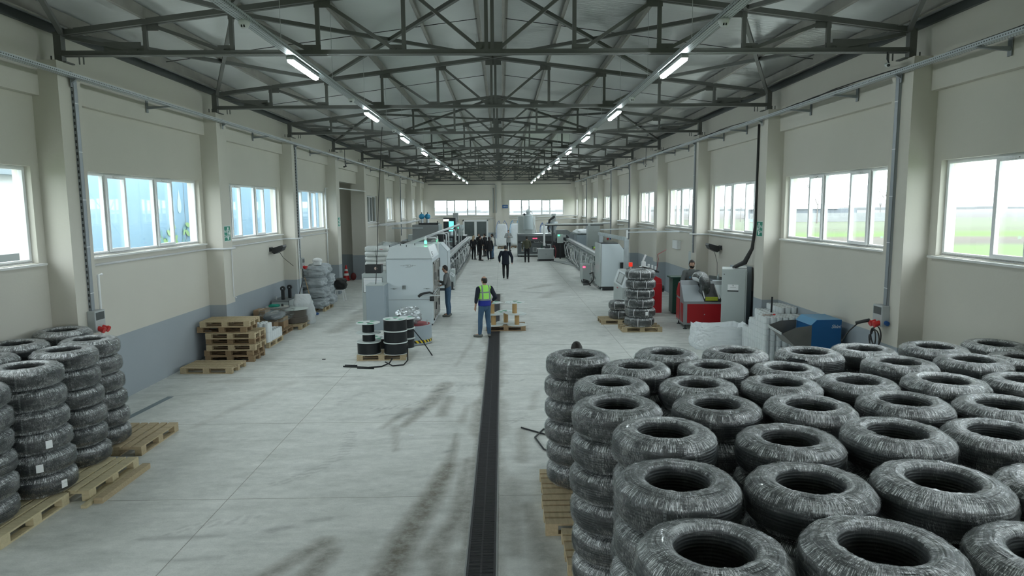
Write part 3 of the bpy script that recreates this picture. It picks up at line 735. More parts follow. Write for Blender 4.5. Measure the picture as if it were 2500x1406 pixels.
#  right-hand block of stacks: x, y, top height, columns of neighbours named from aisle and camera
RST = [(1.16,8.63,1.86),(1.40,7.30,1.84),(1.25,6.18,1.93),(1.51,5.30,1.97),(1.34,4.34,1.96),(1.31,3.47,1.93),(1.82,8.04,1.85),(2.33,8.72,1.86),(2.70,7.95,1.86),(3.22,8.66,1.88),(2.30,7.16,1.85),(2.22,6.28,1.89),(3.55,7.83,1.85),(4.10,8.47,1.90),(3.17,7.07,1.88),(3.07,6.18,1.90),(2.46,5.19,1.93),(3.31,5.18,1.98),(2.21,4.28,1.95),(2.18,3.37,1.98),(3.06,4.24,1.97),(4.94,8.72,1.88),(4.92,7.87,1.90),(4.01,7.10,1.88),(3.97,6.18,1.93),(5.88,8.72,1.90),(4.83,6.90,1.93),(5.77,7.82,1.93),(6.93,9.02,1.86),(4.80,6.02,1.93),(5.78,6.98,1.90),(4.27,5.36,1.90),(3.90,4.23,1.93),(3.10,3.36,1.93),(6.69,8.21,1.86)]
rows = {}
ky = [3.4, 4.28, 5.25, 6.15, 7.1, 7.92, 8.7]
for i, (x, y, z) in enumerate(RST):
    r = min(range(7), key=lambda q: abs(ky[q]-y)); rows.setdefault(r, []).append((x, i))
pos = {}
for r, L_ in rows.items():
    for c, (x, i) in enumerate(sorted(L_)): pos[i] = (r, c, len(L_))
RN = ['front row', 'second row', 'third row', 'fourth row', 'fifth row', 'sixth row', 'back row']
LV = ['top coil', 'second coil down', 'third coil down', 'fourth coil down', 'fifth coil down', 'bottom coil']
def stack(x, y, ztop, nlev, desc, group, base=.144, aisle=False, lean=(0, 0), papers=(), seed=0, torn=False):
    rn = random.Random(seed); hs = (ztop-base)/(nlev*CH)
    for l in range(nlev):
        z = base+(nlev-1-l)*CH*hs; top = (l == 0)
        k = 0 if top else .010
        lab = '%s of black pipe, %s' % (LV[l] if l < nlev-1 else 'bottom coil', desc)
        dx, dy = rn.uniform(-k, k)+lean[0]*l, rn.uniform(-k, k)+lean[1]*l
        if aisle: dx += rn.uniform(-.03, .005)
        coil(x+dx, y+dy, z, lab, group, rn.randint(0, 4), PI/2*rn.randint(0, 3), (rn.uniform(-.012, .012), rn.uniform(-.012, .012)) if l == 0 else (0, 0), hs=hs*.972,
             sc=rn.uniform(.960, .976), paper=(papers[l] if l < len(papers) else None), torn=(torn and top))
for i, (x, y, z) in enumerate(RST):
    r, c, n_ = pos[i]
    cn = 'aisle end' if c == 0 else ('right end' if c == n_-1 else ORD[c]+' from the aisle')
    stack(x, y, z, 6, 'right block %s, %s' % (RN[r], cn), 'coil stacks on the right', aisle=(c == 0), seed=i*7+1, torn=(i in (13, 5)))
# pallets under the right block
def rp(x, y, lab, kind='m', rz=0): pallet(x, y, 0, rz, lab, kind, 'pallets under the right-hand coils')
rp(1.27, 8.62, 'pallet under the rear aisle-side coil stack', 'm', PI/2)
rp(1.25, 7.78, 'slatted pallet end showing left of the coils, second from the back', 'm', PI/2)
rp(1.42, 6.88, 'slatted pallet end showing left of the coils, nearest the camera', 'm', PI/2)
names_ = 0
for j, y in enumerate([5.98, 5.08, 4.18]): rp(1.45, y, 'hidden pallet at the aisle side, %s row' % ORD[j], 'm', PI/2)
for j, y in enumerate([8.4, 7.2, 6.0, 4.8, 3.6]):
    for i, x in enumerate([2.5, 3.55, 4.6, 5.6, 6.5]):
        if (j >= 2 and i >= 4) or (j >= 3 and i >= 3): continue
        rp(x, y, 'pallet beneath the inner coils, %s column, %s row' % (ORD[i], ORD[j]), 'm')
# left group
LST = [(-5.93,8.57,1.80,(5.1,5.1,5.3,-.45,-.75,-.35)), (-6.05,9.55,1.81,()), (-6.20,10.38,1.80,(None,-.4)), (-6.90,10.86,1.86,()), (-6.88,9.77,1.86,()), (-6.74,8.93,1.84,()), (-5.98,7.66,1.75,())]
LD = ['nearest-but-one stack of the left group', 'middle stack along the left aisle edge', 'farthest stack along the left aisle edge', 'rear stack against the left wall', 'middle stack against the left wall', 'stack behind the silver-topped one at left', 'stack cut by the left picture edge']
for i, (x, y, z, pp) in enumerate(LST):
    if i == 0: pp = (None, None, None, -.62, -.95, -.35)
    if i == 2: pp = (None, -1.0)
    if i == 1: pp = ()
    stack(x, y, z, 6, LD[i], 'coil stacks on the left', seed=200+i*5, papers=pp, lean=(.016, 0) if i < 3 else (0, 0))
pallet(-5.83, 7.85, 0, -.0, 'fresh wooden pallet nearest the camera on the left', 'n')
pallet(-5.60, 9.10, 0, .0, 'fresh wooden pallet jutting out under the middle left coils', 'n')
pallet(-5.78, 10.72, 0, .0, 'worn pallet jutting past the farthest left coil stack', 'm')
pallet(-6.72, 8.2, 0, 0, 'pallet hidden under the wall-side left coils, near', 'm')
pallet(-6.78, 9.5, 0, 0, 'pallet hidden under the wall-side left coils, middle', 'm')
pallet(-6.78, 10.8, 0, 0, 'pallet hidden under the wall-side left coils, far', 'm')

# ================================================================ objects of the hall
CABW = mat('cabinet_white', (.60, .67, .70), .38, 0, .03, 2); CABG = mat('cabinet_grey_blue', (.33, .39, .43), .4, 0, .04, 2)
CABL = mat('cabinet_light_grey', (.46, .51, .50), .42, 0, .04, 2); DARKM = mat('dark_metal', (.05, .055, .06), .45, .4, .2, 5)
MIDM = mat('mid_grey_metal', (.20, .22, .22), .45, .3, .12, 4); ALU = mat('aluminium', (.62, .66, .67), .32, .75, .08, 5); GALV = mat('galvanised', (.50, .56, .58), .38, .6, .25, 4)
RED = mat('red_panel', (.42, .012, .018), .35, 0, .06, 3); BLUE = mat('blue_panel', (.012, .11, .30), .35, 0, .08, 3); BLUEL = mat('bright_blue', (.05, .35, .60), .4, 0, .1, 5)
GRN = mat('sign_green', (.0, .24, .15), .5, 0, .04, 5); REDP = mat('red_plastic', (.55, .02, .02), .35, 0, .08, 5); BLUP = mat('blue_plastic', (.02, .10, .32), .4, 0, .1, 5)
YEL = mat('yellow_green_paint', (.42, .48, .04), .5, 0, .1, 5); KRAFT = mat('kraft_tube', (.50, .32, .14), .7, 0, .12, 8); CARD = mat('cardboard', (.36, .24, .14), .8, 0, .15, 6)
SACK = mat('woven_white_sack', (.62, .65, .66), .5, 0, .15, 3, 1.0, 9); SACKG = mat('woven_grey_sack', (.40, .44, .46), .5, 0, .15, 3, 1.0, 9); SACKW = mat('big_bag_white', (.86, .90, .92), .55, 0, .08, 3, .9, 5)
CLEAR = film_mat('clear_film', .55, 3); REDL = mat('red_display', (.4, .01, .03), .4, 0, 0, emit=(1, .05, .12), estr=3.0); GRL = mat('green_signal', (0, .5, .2), .4, 0, 0, emit=(.05, 1, .35), estr=5.0)
SCR = mat('lit_screen', (.1, .5, .5), .3, 0, 0, emit=(.15, .85, .75), estr=1.1); DGREEN = mat('dark_green_bin', (.02, .07, .05), .5, 0, .1, 4)

def txt(body, size, parent, loc, rot, m, name='lettering', ext=.001, align='CENTER', shear=0):
    c = bpy.data.curves.new(name, 'FONT'); c.body = body; c.size = size; c.extrude = ext; c.align_x = align; c.align_y = 'CENTER'; c.shear = shear
    tmp = bpy.data.objects.new('tmp', c); COL.objects.link(tmp); dg = bpy.context.evaluated_depsgraph_get(); me = bpy.data.meshes.new_from_object(tmp.evaluated_get(dg)); bpy.data.objects.remove(tmp)
    if not me.materials: me.materials.append(m)
    o = bpy.data.objects.new(name, me); COL.objects.link(o); o.parent = parent; o.location = loc; o.rotation_euler = rot; return o
INK = mat('dark_ink', (.05, .06, .06), .6, 0, 0); INKW = mat('white_ink', (.8, .85, .85), .6, 0, 0)
def P(name, lab, cat, loc=(0,0,0), rz=0, group=None): return thing(name, lab, cat, loc, rz, group)
def part(parent, name, m, fn, bevel=0, smooth=False, auto=None):
    b = MB(); fn(b); return b.obj(name, m, parent, smooth, bevel, auto=auto)
def nsph(c, r, seed, amp=.1, fr=2.0, e=1.0, nu=32, nv=20, flatz=None):
    """soft sack: superellipsoid with creases"""
    b = MB(); c = Vector(c)
    vs = []
    def sg(v, p): return math.copysign(abs(v)**p, v)
    for j in range(nv+1):
        t = PI*j/nv
        for i in range(nu):
            a = 2*PI*i/nu
            x = sg(math.sin(t), e)*sg(math.cos(a), e); y = sg(math.sin(t), e)*sg(math.sin(a), e); z = sg(math.cos(t), e if flatz is None else flatz)
            q_ = Vector((x*fr+seed*7.1, y*fr+seed, z*fr)); n_ = noise.noise(q_)*amp-(1-min(1, abs(noise.noise(q_*2.1))*5))*amp*.30-(1-min(1, abs(noise.noise(q_*4.3+Vector((5, 1, 2))))*5))*amp*.14
            k = 1+n_; vs.append(c+Vector((x*r[0]*k, y*r[1]*k, z*r[2]*(1+n_*.6))))
    fs = [(j*nu+i, (j+1)*nu+i, (j+1)*nu+(i+1)%nu, j*nu+(i+1)%nu) for j in range(nv) for i in range(nu)]
    b.add(vs, fs); return b

# ---- signs, boxes, pipes on the walls
def exit_sign(loc, rz, label, mirror=False):
    s = P('exit_sign', label, 'exit sign', loc, rz, 'emergency exit signs'); k = -1 if mirror else 1
    part(s, 'plate', mat('sign_border', (.62, .74, .70), .5, 0, 0), lambda b: b.bx(-.20, .20, -.006, 0, -.20, .20)); part(s, 'green_field', GRN, lambda b: b.bx(-.185, .185, -.008, -.005, -.185, .185))
    txt('Acil', .11, s, (-k*.11, -.009, .06), (PI/2, 0, 0), INKW); txt('Çıkış', .10, s, (-k*.105, -.009, -.07), (PI/2, 0, 0), INKW)
    def dor(b): b.bx(min(0, k*.08), max(0, k*.08), -.0095, -.008, -.16, .16)
    part(s, 'door_symbol', INKW, dor)
    def man(b):
        b.lathe([(0, -.001), (.014, -.001), (.014, .001), (0, .001)], 12, (0, 0, 0), 0, T=Matrix.Translation((k*.045, -.0105, .10)) @ Matrix.Rotation(PI/2, 4, 'X'))
        b.beam((k*.04, -.0105, .08), (k*.035, -.0105, 0), .002, .02, up=(1, 0, 0)); b.beam((k*.035, -.0105, 0), (k*.07, -.0105, -.06), .002, .014, up=(1,0,0)); b.beam((k*.035, -.0105, 0), (k*.005, -.0105, -.08), .002, .014, up=(1,0,0)); b.beam((k*.04, -.0105, .07), (k*.075, -.0105, .03), .002, .01, up=(1,0,0))
    part(s, 'running_figure', GRN, man)
    def arr(b): b.prism([(k*.10, -.025), (k*.10, .025), (k*.13, .025), (k*.115, .10), (k*.13, .10), (k*.175, 0), (k*.13, -.10), (k*.115, -.10), (k*.13, -.025)] if k > 0 else [(k*.13, -.025), (k*.115, -.10), (k*.13, -.10), (k*.175, 0), (k*.13, .10), (k*.115, .10), (k*.13, .025), (k*.10, .025), (k*.10, -.025)], 'y', -.0095, -.008)
    part(s, 'arrow', INKW, arr)
xf = W-PD
exit_sign((-xf, PY[4]+.31, 3.12), PI/2, 'green exit sign on the second left pillar, arrow to the right')
exit_sign((xf, PY[4]+.31, 3.13), -PI/2, 'green exit sign on the second right pillar, arrow to the left', True)
exit_sign((-xf, PY[6]+.31, 3.16), PI/2, 'pale exit sign on the left pillar just before the doorway')

def socket_box(loc, rz, label, plug=False):
    s = P('socket_box', label, 'socket box', loc, rz, 'wall socket boxes')
    part(s, 'housing', GREYP, lambda b: b.bx(-.15, .15, -.14, 0, -.01, .36), .01); part(s, 'breaker_window', mat('smoked_window', (.07, .08, .08), .2), lambda b: b.bx(-.12, .12, -.145, -.13, .20, .33))
    def so(b, x): b.cyl((x, -.10, .06), (x, -.22, .02), .045, 14); b.cyl((x, -.20, .03), (x, -.235, .015), .055, 14)
    part(s, 'red_socket', REDP, lambda b: so(b, -.06), smooth=False); part(s, 'red_socket', REDP, lambda b: so(b, .07))
    part(s, 'blue_socket', BLUP, lambda b: b.cyl((.14, -.06, .06), (.20, -.06, .05), .04, 14)); return s
socket_box((-xf, 11.78, 1.66), PI/2, 'grey socket box with red sockets on the nearest left pillar')
sb = socket_box((-xf, PY[5]+.36, 1.66), PI/2, 'grey socket box with red sockets above the grey sack pile')
sb = socket_box((xf, 11.80, 1.62), -PI/2, 'grey socket box with hanging black plug cable, nearest right pillar')
cb = MB()
cb.tube([(6.73, 11.86, 1.70), (6.66, 11.95, 1.66), (6.58, 12.03, 1.62)], .032, 10)
tag(cb.obj('power_plug', BLACK, smooth=True), 'black plug pushed into the red socket, nearest right pillar', 'plug')
cb = MB(); pts = []
for i in range(60): a = i*.33; pts.append((6.77+.04*math.sin(a*.5), 11.72+.12*math.cos(a)+i*.0012, 1.45+.17*math.sin(a)-.002*i))
cb.tube(pts+[(6.78, 11.72, 1.2), (6.80, 11.74, .5), (6.78, 11.8, .02)], .012, 6); cb.tube([(6.60, 12.0, 1.62), (6.50, 12.12, 1.45), (6.42, 12.2, 1.25)], .012, 6)
tag(cb.obj('power_cable', RUBBER, smooth=True), 'looped black power cable hanging below the nearest right socket box', 'cable')
for k, y in ((8, PY[8]+.3), (10, PY[10]+.3)): socket_box((xf, y, 1.7), -PI/2, 'distant grey socket box on the right pillars, %s' % ('behind the galvanised frame' if k == 8 else 'far end'))
def vtray(x, y, z0, z1, label, rz=0):
    t = P('cable_riser', label, 'cable tray', (x, y, z0), rz, 'vertical cable risers'); h = z1-z0
    part(t, 'riser_channel', mat('riser_grey', (.30, .33, .35), .45, .4, .1, 4), lambda b: (b.bx(-.05, .05, -.05, -.046, 0, h), b.bx(-.05, -.046, -.05, 0, 0, h), b.bx(.046, .05, -.05, 0, 0, h)))
    part(t, 'slots', BLACK, lambda b: [b.bx(-.052, -.0455, -.035, -.012, z, z+.05) for z in np.arange(.05, h-.1, .10)])
    part(t, 'ties', PVC, lambda b: [b.bx(-.055, .055, -.055, -.05, z, z+.01) for z in np.arange(.3, h-.1, .8)]); return t
vtray(-xf, 11.75, 2.02, 5.92, 'grey cable riser down the nearest left pillar', PI/2)
vtray(-xf, PY[5]+.36, 2.02, 5.92, 'grey cable riser down the third left pillar', PI/2)
vtray(xf, 11.74, 1.98, 5.92, 'grey cable riser down the nearest right pillar', -PI/2)
vtray(xf, PY[5]+.30, 2.1, 5.92, 'grey cable riser down the third right pillar', -PI/2)
vtray(-xf, PY[9]+.3, 1.8, 5.92, 'grey cable riser on a far left pillar', PI/2)
for k in (7, 8, 10): vtray(xf, PY[k]+.3, 2.0, 5.92, 'grey cable riser on a %s right pillar' % {7: 'middle', 8: 'farther', 10: 'far'}[k], -PI/2)
# black cable bundle falling to the grey control cabinet
part_b = MB(); y = PY[4]+PW-.06
part_b.tube([(xf-.03, y, 5.85), (xf-.03, y+.02, 4.5), (xf-.03, y+.02, 3.2), (xf-.06, y+.1, 2.6), (xf-.16, y+.35, 2.2), (xf-.32, y+.75, 2.03)], [.03, .03, .035, .05, .07, .05], 8)
tag(part_b.obj('cable_bundle', RUBBER, smooth=True), 'thick black cable bundle running down to the tall grey cabinet', 'cables')
# white pipework under the windows
def pipe(name, lab, pts, r=.02, grp='white wall pipes', m=PVC):
    b = MB(); b.tube(pts, r, 8); return tag(b.obj(name, m, None, True), lab, 'pipe', grp)
xw = -W+.05; z = 2.72
pipe('water_pipe', 'white pipe along the left wall wrapping the second pillar', [(xw, 12.15, z+.02), (xw, PY[4]-.05, z+.02), (-xf+.05, PY[4]-.05, z+.02), (-xf+.05, PY[4]+PW+.05, z), (xw, PY[4]+PW+.05, z), (xw, PY[5]-.05, z), (-xf+.05, PY[5]-.05, z), (-xf+.05, PY[5]+PW+.05, z), (xw, PY[5]+PW+.05, z), (xw, PY[6]-.1, z)], .024)
pipe('water_pipe', 'thin white pipe dropping beside the nearest left pillar riser', [(-xf+.04, 12.1, 2.62), (-xf+.03, 12.0, 2.62), (-xf+.03, 12.0, 1.3)], .022)
pipe('water_pipe', 'thin white pipe dropping down the second left pillar', [(-xf+.03, PY[4]+.45, 2.72), (-xf+.03, PY[4]+.45, 1.45), (-xf+.10, PY[4]+.45, 1.42)], .014)
pipe('water_pipe', 'white pipe beside the third left pillar down behind the sacks', [(-xf+.04, PY[5]+.2, 2.7), (-xf+.04, PY[5]+.2, .4)], .022)
pipe('water_pipe', 'white pipe running up the left wall before the doorway', [(xw, PY[6]-.35, .9), (xw, PY[6]-.35, 4.62), (xw, PY[6]+.2, 4.62), (-xf+.03, PY[6]+PW, 4.62), (-xf+.03, PY[7], 4.62)], .03)
xr_ = W-.05
pipe('water_pipe', 'white pipe beneath the second right window dropping to the floor', [(xr_, 18.5, 1.9), (xr_, 18.5, 2.76), (xr_, PY[5]-.05, 2.76), (xf-.05, PY[5]-.05, 2.76), (xf-.05, PY[5]+PW+.05, 2.74), (xr_, PY[5]+PW+.05, 2.74), (xr_, 30, 2.74), (xf-.05, PY[6]-.03, 2.74), (xf-.05, PY[6]+PW+.03, 2.74), (xr_, PY[6]+PW+.1, 2.74), (xr_, 37, 2.74)], .028)
pipe('water_pipe', 'pair of white pipes along the far right wall, upper', [(xr_-.02, 37, 2.86), (xr_-.02, 60, 2.9), (xr_-.5, YE-.2, 2.9), (3, YE-.08, 2.75), (.9, YE-.08, 2.75)], .04)
pipe('water_pipe', 'pair of white pipes along the far right wall, lower', [(xr_-.02, 40, 2.65), (xr_-.02, 60, 2.65), (xr_-.5, YE-.2, 2.6), (1.2, YE-.08, 2.52), (1.2, YE-.08, 1.5)], .035)
pipe('water_pipe', 'white pipe across the far end wall above the glass door', [(-7.0, YE-.03, 2.72), (-.6, YE-.03, 2.72)], .03)
pipe('water_pipe', 'white pipe frame beside the far glass door', [(-1.0, YE-.08, 2.60), (-.55, YE-.08, 2.60), (-.55, YE-.08, .9)], .035)
for k, (yy) in enumerate([38.5, 45]): pipe('water_pipe', 'white pipe along the far left wall, %s' % ['nearer', 'farther'][k], [(xw, yy-2, 2.7-.1*k), (xw+.1, yy+6, 2.7-.1*k)], .03)
pipe('conduit', 'grey conduit high across the far end wall', [(-6.9, YE-.15, 5.95), (6.9, YE-.15, 5.95)], .03, m=MIDM)
for k, x in enumerate([-.62, -.36]): pipe('conduit', 'grey conduit down the middle of the end wall, %s' % ['left', 'right'][k], [(x, YE-.40 if k else YE-.05, 5.9), (x, YE-.40 if k else YE-.05, 3.2)], .05, m=GREYP)
# floodlights
def flood(loc, rz, lab, cable):
    f = P('floodlight', lab, 'floodlight', loc, rz, 'wall floodlights')
    part(f, 'wall_bracket', DARKM, lambda b: (b.bx(-.16, .16, -.02, 0, -.06, .08), b.bx(-.13, -.11, -.2, 0, .0, .05), b.bx(.11, .13, -.2, 0, .0, .05)))
    part(f, 'lamp_housing', BLACK, lambda b: b.prism([(-.10, .06), (-.44, .16), (-.46, .10), (-.40, -.02), (-.16, -.14), (-.08, -.08)], 'x', -.19, .19), .012)
    part(f, 'front_glass', mat('lamp_glass', (.45, .48, .48), .25), lambda b: b.add([(-.17, -.448, .095), (.17, -.448, .095), (.17, -.18, -.135), (-.17, -.18, -.135)], [(0, 1, 2, 3)]))
    b = MB(); b.tube(cable, .008, 6); b.obj('cord', RUBBER, f, True)
flood((-W, 22.35, 2.42), PI/2, 'black floodlight on the left wall between windows', [(.1, -.2, 0), (.45, -.25, -.3), (.95, -.42, -.62)])
flood((W, 22.3, 2.36), -PI/2, 'black floodlight on the right wall above the red machine', [(-.1, -.2, 0), (-.12, -.06, -.5), (-.1, -.04, -1.4)])
# wall boxes on the right
def wbox(name, lab, x0, x1, y0, y1, z0, z1, m, cat='box'):
    t = P(name, lab, cat, ((x0+x1)/2, (y0+y1)/2, z0)); part(t, 'body', m, lambda b: b.box((0, 0, (z1-z0)/2), (x1-x0, y1-y0, z1-z0)), .008)
    part(t, 'door', m, lambda b: b.box((-(x1-x0)/2-.006, 0, (z1-z0)/2), (.012, (y1-y0)*.9, (z1-z0)*.92)), .004); return t
wbox('wall_cabinet', 'small white wall box right of the far machines', W-.14, W, 27.3, 28.1, 2.0, 2.35, WHITE); wbox('wall_cabinet', 'pale grey switch cabinet on the wall behind the seated operator', W-.2, W, 24.6, 25.4, .9, 2.05, CABL, 'cabinet')
# cameras
for (x, y, z, l) in ((-6.6, 29.98, 5.55, 'small black camera hanging near the fourth left truss end'), (6.5, 29.98, 5.5, 'small white camera hanging near the fourth right truss end'), (6.65, 11.62, 6.06, 'white camera under the nearest right truss end')):
    c = P('security_camera', l, 'camera', (x, y, z), 0, 'security cameras'); cm = BLACK if x < 0 else WHITE
    part(c, 'arm', BLACK, lambda b: b.tube([(0, 0, 6.285-z), (0, 0, .1), (.02, -.03, .02)], .012, 6)); part(c, 'camera_body', cm, lambda b: b.cyl((-.03, -.1, -.02), (.03, .06, .02), .035, 12)); part(c, 'lens', BLACK, lambda b: b.cyl((-.035, -.12, -.025), (-.03, -.1, -.02), .025, 10))
# doors
d1 = bpy.data.objects.new('door_1', None); COL.objects.link(d1); struct(d1); d1.location = (-2.385, YE+.02, 0)
part(d1, 'frame', UPVC, lambda b: (b.bx(-1.235, -1.13, -.1, .1, 0, 2.55), b.bx(1.13, 1.235, -.1, .1, 0, 2.55), b.bx(-1.235, 1.235, -.1, .1, 2.43, 2.55), b.bx(-.05, .05, -.1, .1, 0, 2.5)))
for sx in (-1, 1):
    s_ = part(d1, 'door_leaf', UPVC, lambda b: (b.bx(min(sx*.05, sx*1.13), max(sx*.05, sx*1.13), -.04, .02, 0, .95), b.bx(min(sx*.05, sx*1.13), max(sx*.05, sx*1.13), -.04, .02, 2.36, 2.43), b.bx(min(sx*.05, sx*.12), max(sx*.05, sx*.12), -.04, .02, .9, 2.4), b.bx(min(sx*1.06, sx*1.13), max(sx*1.06, sx*1.13), -.04, .02, .9, 2.4)))
    part(s_, 'pane', mat('dim_door_glass', (.10, .12, .12), .12, 0, .3, 2), lambda b: b.bx(min(sx*.12, sx*1.06), max(sx*.12, sx*1.06), -.015, -.005, .95, 2.36))
s = P('hall_sign', 'small blue sign reading DEPO on the end wall', 'sign', (.52, YE-.01, 3.80)); part(s, 'plate', mat('sign_blue', (.01, .09, .28), .5, 0, 0), lambda b: b.bx(-.27, .27, -.02, 0, -.16, .16)); txt('DEPO', .17, s, (0, -.022, 0), (PI/2, 0, 0), INKW)
# doorway room beyond the left wall
b = MB(); b.bx(-10.9, -10.8, 30, 42, 0, 5.2); b.bx(-10.9, -W-.3, 30, 30.1, 0, 5.2); b.bx(-10.9, -W-.3, 42, 42.1, 0, 5.2); b.bx(-10.9, -W-.3, 30, 42, 5.1, 5.2); b.bx(-9.2, -W-.3, 36.6, 36.7, 0, 5.2); struct(b.obj('wall_side_room', WALL))
def cone(x, y, lab):
    c = P('traffic_cone', lab, 'traffic cone', (x, y, 0)); part(c, 'base', REDP, lambda b: b.bx(-.2, .2, -.2, .2, 0, .04), .01)
    part(c, 'cone', REDP, lambda b: b.lathe([(.17, .04), (.035, .80), (0, .80)], 20)); part(c, 'white_band', WHITE, lambda b: b.lathe([(.134, .26), (.113, .38)], 20)); part(c, 'white_band', WHITE, lambda b: b.lathe([(.092, .50), (.074, .60)], 20))
cone(-7.98, 35.45, 'red and white traffic cone standing in the left doorway')
b = MB(); b.sphere((-7.62, 35.5, .2), (.15, .15, .2), 16, 10); tag(b.obj('red_bucket', mat('dark_red', (.12, .01, .01), .5), None, True), 'dark red round tub beside the traffic cone', 'tub')
b = P('broom', 'long broom leaning on the left pillar past the doorway', 'broom', (-6.93, 35.1, 0)); part(b, 'stick', GREYP, lambda q: q.cyl((-.03, 0, .05), (-.02, .3, 1.5), .012, 8)); part(b, 'broom_head', BLACK, lambda q: q.box((0, 0, .04), (.30, .10, .08)), .01)
# floor tape
b = MB(); b.add([(-6.75, 11.4, .0025), (-6.62, 11.4, .0025), (-6.47, 13.45, .0025), (-6.60, 13.45, .0025)], [(0, 1, 2, 3)]); tag(b.obj('floor_strip', mat('grey_strip', (.22, .27, .29), .6, 0, .1, 4)), 'dull grey strip lying on the floor by the left wall', 'strip')

# ---- left side: pallet pile and stores
for i in range(7):
    rn = random.Random(50+i); low = i < 5
    pallet(-6.65+(.08 if low else -.07)+rn.uniform(-.05, .05), 16.95+rn.uniform(-.05, .05), i*.1445, PI/2+rn.uniform(-.03, .03)+(0 if low else .03),
           'pallet in the tall pile by the left wall, %s' % ['lowest', 'second up', 'third up', 'fourth up', 'third down', 'second down', 'topmost'][i], 'd' if i in (0, 1, 3, 5) else 'm', 'piled pallets by the left wall')
pallet(-6.62, 15.72, 0, PI/2-.04, 'stained single pallet lying in front of the pallet pile', 'm')
FILMR = mat('film_roll_white', (.72, .76, .77), .30, 0, .12, 3, stretch=(9, 9, .3)); CORE = mat('dark_core', (.12, .10, .09), .8)
def roll_mesh(r, h):
    b = MB(); b.lathe([(.028, h), (r-.006, h), (r, h-.006), (r, .006), (r-.006, 0), (.028, 0)], 20, mi=0, closed=False); m1 = b.mesh('film_roll', FILMR, False)
    m1.polygons.foreach_set('use_smooth', [True]*len(m1.polygons)); m1.set_sharp_from_angle(angle=.7)
    b = MB(); b.lathe([(.030, h-.004), (.030, .004), (0, .004)], 14); b.lathe([(0, h-.03), (.028, h-.03)], 14); m2 = b.mesh('roll_core', CORE); return m1, m2
def place_roll(ms, loc, lab, grp, core=True):
    o = link('film_roll', ms[0]); o.location = loc; tag(o, lab, 'film roll', grp)
    if core: link('roll_core', ms[1], o)
pallet(-6.55, 18.75, 0, 0, 'pallet carrying white film rolls by the left wall', 'm')
RM = roll_mesh(.082, .26)
for j in range(7):
    for i in range(4):
        for l in range(2):
            if l == 1 and (j > 2 or i > 2 or (j == 2 and i != 1)): continue
            place_roll(RM, (-6.23-i*.168, 18.26+j*.165, .144+l*.262), 'white roll on left pallet, %s tier, %s from aisle, %s row' % (['lower', 'upper'][l], ORD[i], ORD[j]), 'film rolls on the left pallet')
pallet(-6.75, 20.35, 0, 0, 'dark pallet under film-wrapped cardboard boxes at left', 'd'); pallet(-6.52, 21.3, 0, .25, 'pallet under the brown pipe coil at left', 'm') if False else pallet(-6.50, 21.55, 0, 0, 'pallet under the dark brown pipe coil at left', 'm')
for i, (x, y, z, sx, sy, sz) in enumerate([(-7.1, 19.95, .146, .36, .40, .30), (-6.72, 19.95, .146, .36, .40, .30), (-7.1, 20.45, .146, .38, .50, .42), (-7.12, 20.45, .57, .36, .45, .16), (-6.66, 20.62, .146, .40, .45, .32)]):
    t = P('cardboard_box', 'brown cardboard box under clear film at left, %s' % ['front left', 'front right', 'rear tall one', 'small one on top', 'rear aisle side'][i], 'box', (x, y, z), 0, 'boxes under film at left'); part(t, 'carton', CARD, lambda b: b.bx(-sx/2, sx/2, -sy/2, sy/2, 0, sz), .006); part(t, 'tape', mat('brown_tape', (.45, .34, .2), .3), lambda b: b.bx(-.025, .025, -sy/2-.001, sy/2+.001, sz*.6, sz+.002))
b = nsph((-6.66, 20.35, .42), (.44, .66, .30), 3, .22, 2.4, .6); me = b.mesh('clear_sheet', CLEAR, True)
uvl = me.uv_layers.new(name='UVMap'); uvl.data.foreach_set('uv', [q for l_ in me.loops for q in (me.vertices[l_.vertex_index].co.x*.5+me.vertices[l_.vertex_index].co.z, me.vertices[l_.vertex_index].co.y*.4)])
me.transform(Matrix.Diagonal((1, 1, .62, 1))); tag(link('clear_sheet', me, loc=(0, 0, .32)), 'crumpled clear plastic sheet over the cardboard boxes at left', 'plastic sheet')
t = nsph((-6.52, 19.78, .64), (.28, .44, .13), 5, .12, 2, .8).obj('filled_bag', mat('grey_clear_bag', (.13, .15, .16), .22, 0, .2, 3, .4, 6, coat=.6), None, True); tag(t, 'shiny dark grey pillow bag with a white label, left side', 'bag')
l_ = MB().add([(-6.50, 19.45, .735), (-6.40, 19.50, .715), (-6.44, 19.66, .745), (-6.54, 19.62, .77)], [(0, 1, 2, 3)]).obj('paper_label', PAPER, t)
o = nsph((-6.95, 19.5, .30), (.30, .42, .15), 8, .12, 2, .8).obj('filled_bag', MATS['grey_clear_bag'], None, True); tag(o, 'dark grey bag slumped below the labelled one at left', 'bag')
# brown coil with flange
t = P('pipe_reel', 'dark brown pipe reel with pale top disc on the left pallet', 'reel', (-6.48, 21.55, .144))
def wind(b, r, z0, z1, p=.018):
    z = z0+p/2
    pts = [(r-.04, z0)]
    while z < z1: 
        for a in (-1.3, 0, 1.3): pts.append((r+p*.16*math.cos(a), z+p*.46*math.sin(a)))
        z += p
    pts += [(r-.04, z1)]; b.lathe(pts, 40)
part(t, 'winding', mat('brown_pipe', (.10, .085, .07), .6, 0, .2, 6), lambda b: (wind(b, .40, .01, .20, .035), wind(b, .36, .20, .42, .035)), smooth=True)
part(t, 'flange', mat('flange_pale', (.60, .66, .64), .5, 0, .1, 5), lambda b: b.lathe([(.05, .43), (.44, .43), (.44, .448), (.05, .448)], 40, closed=True))
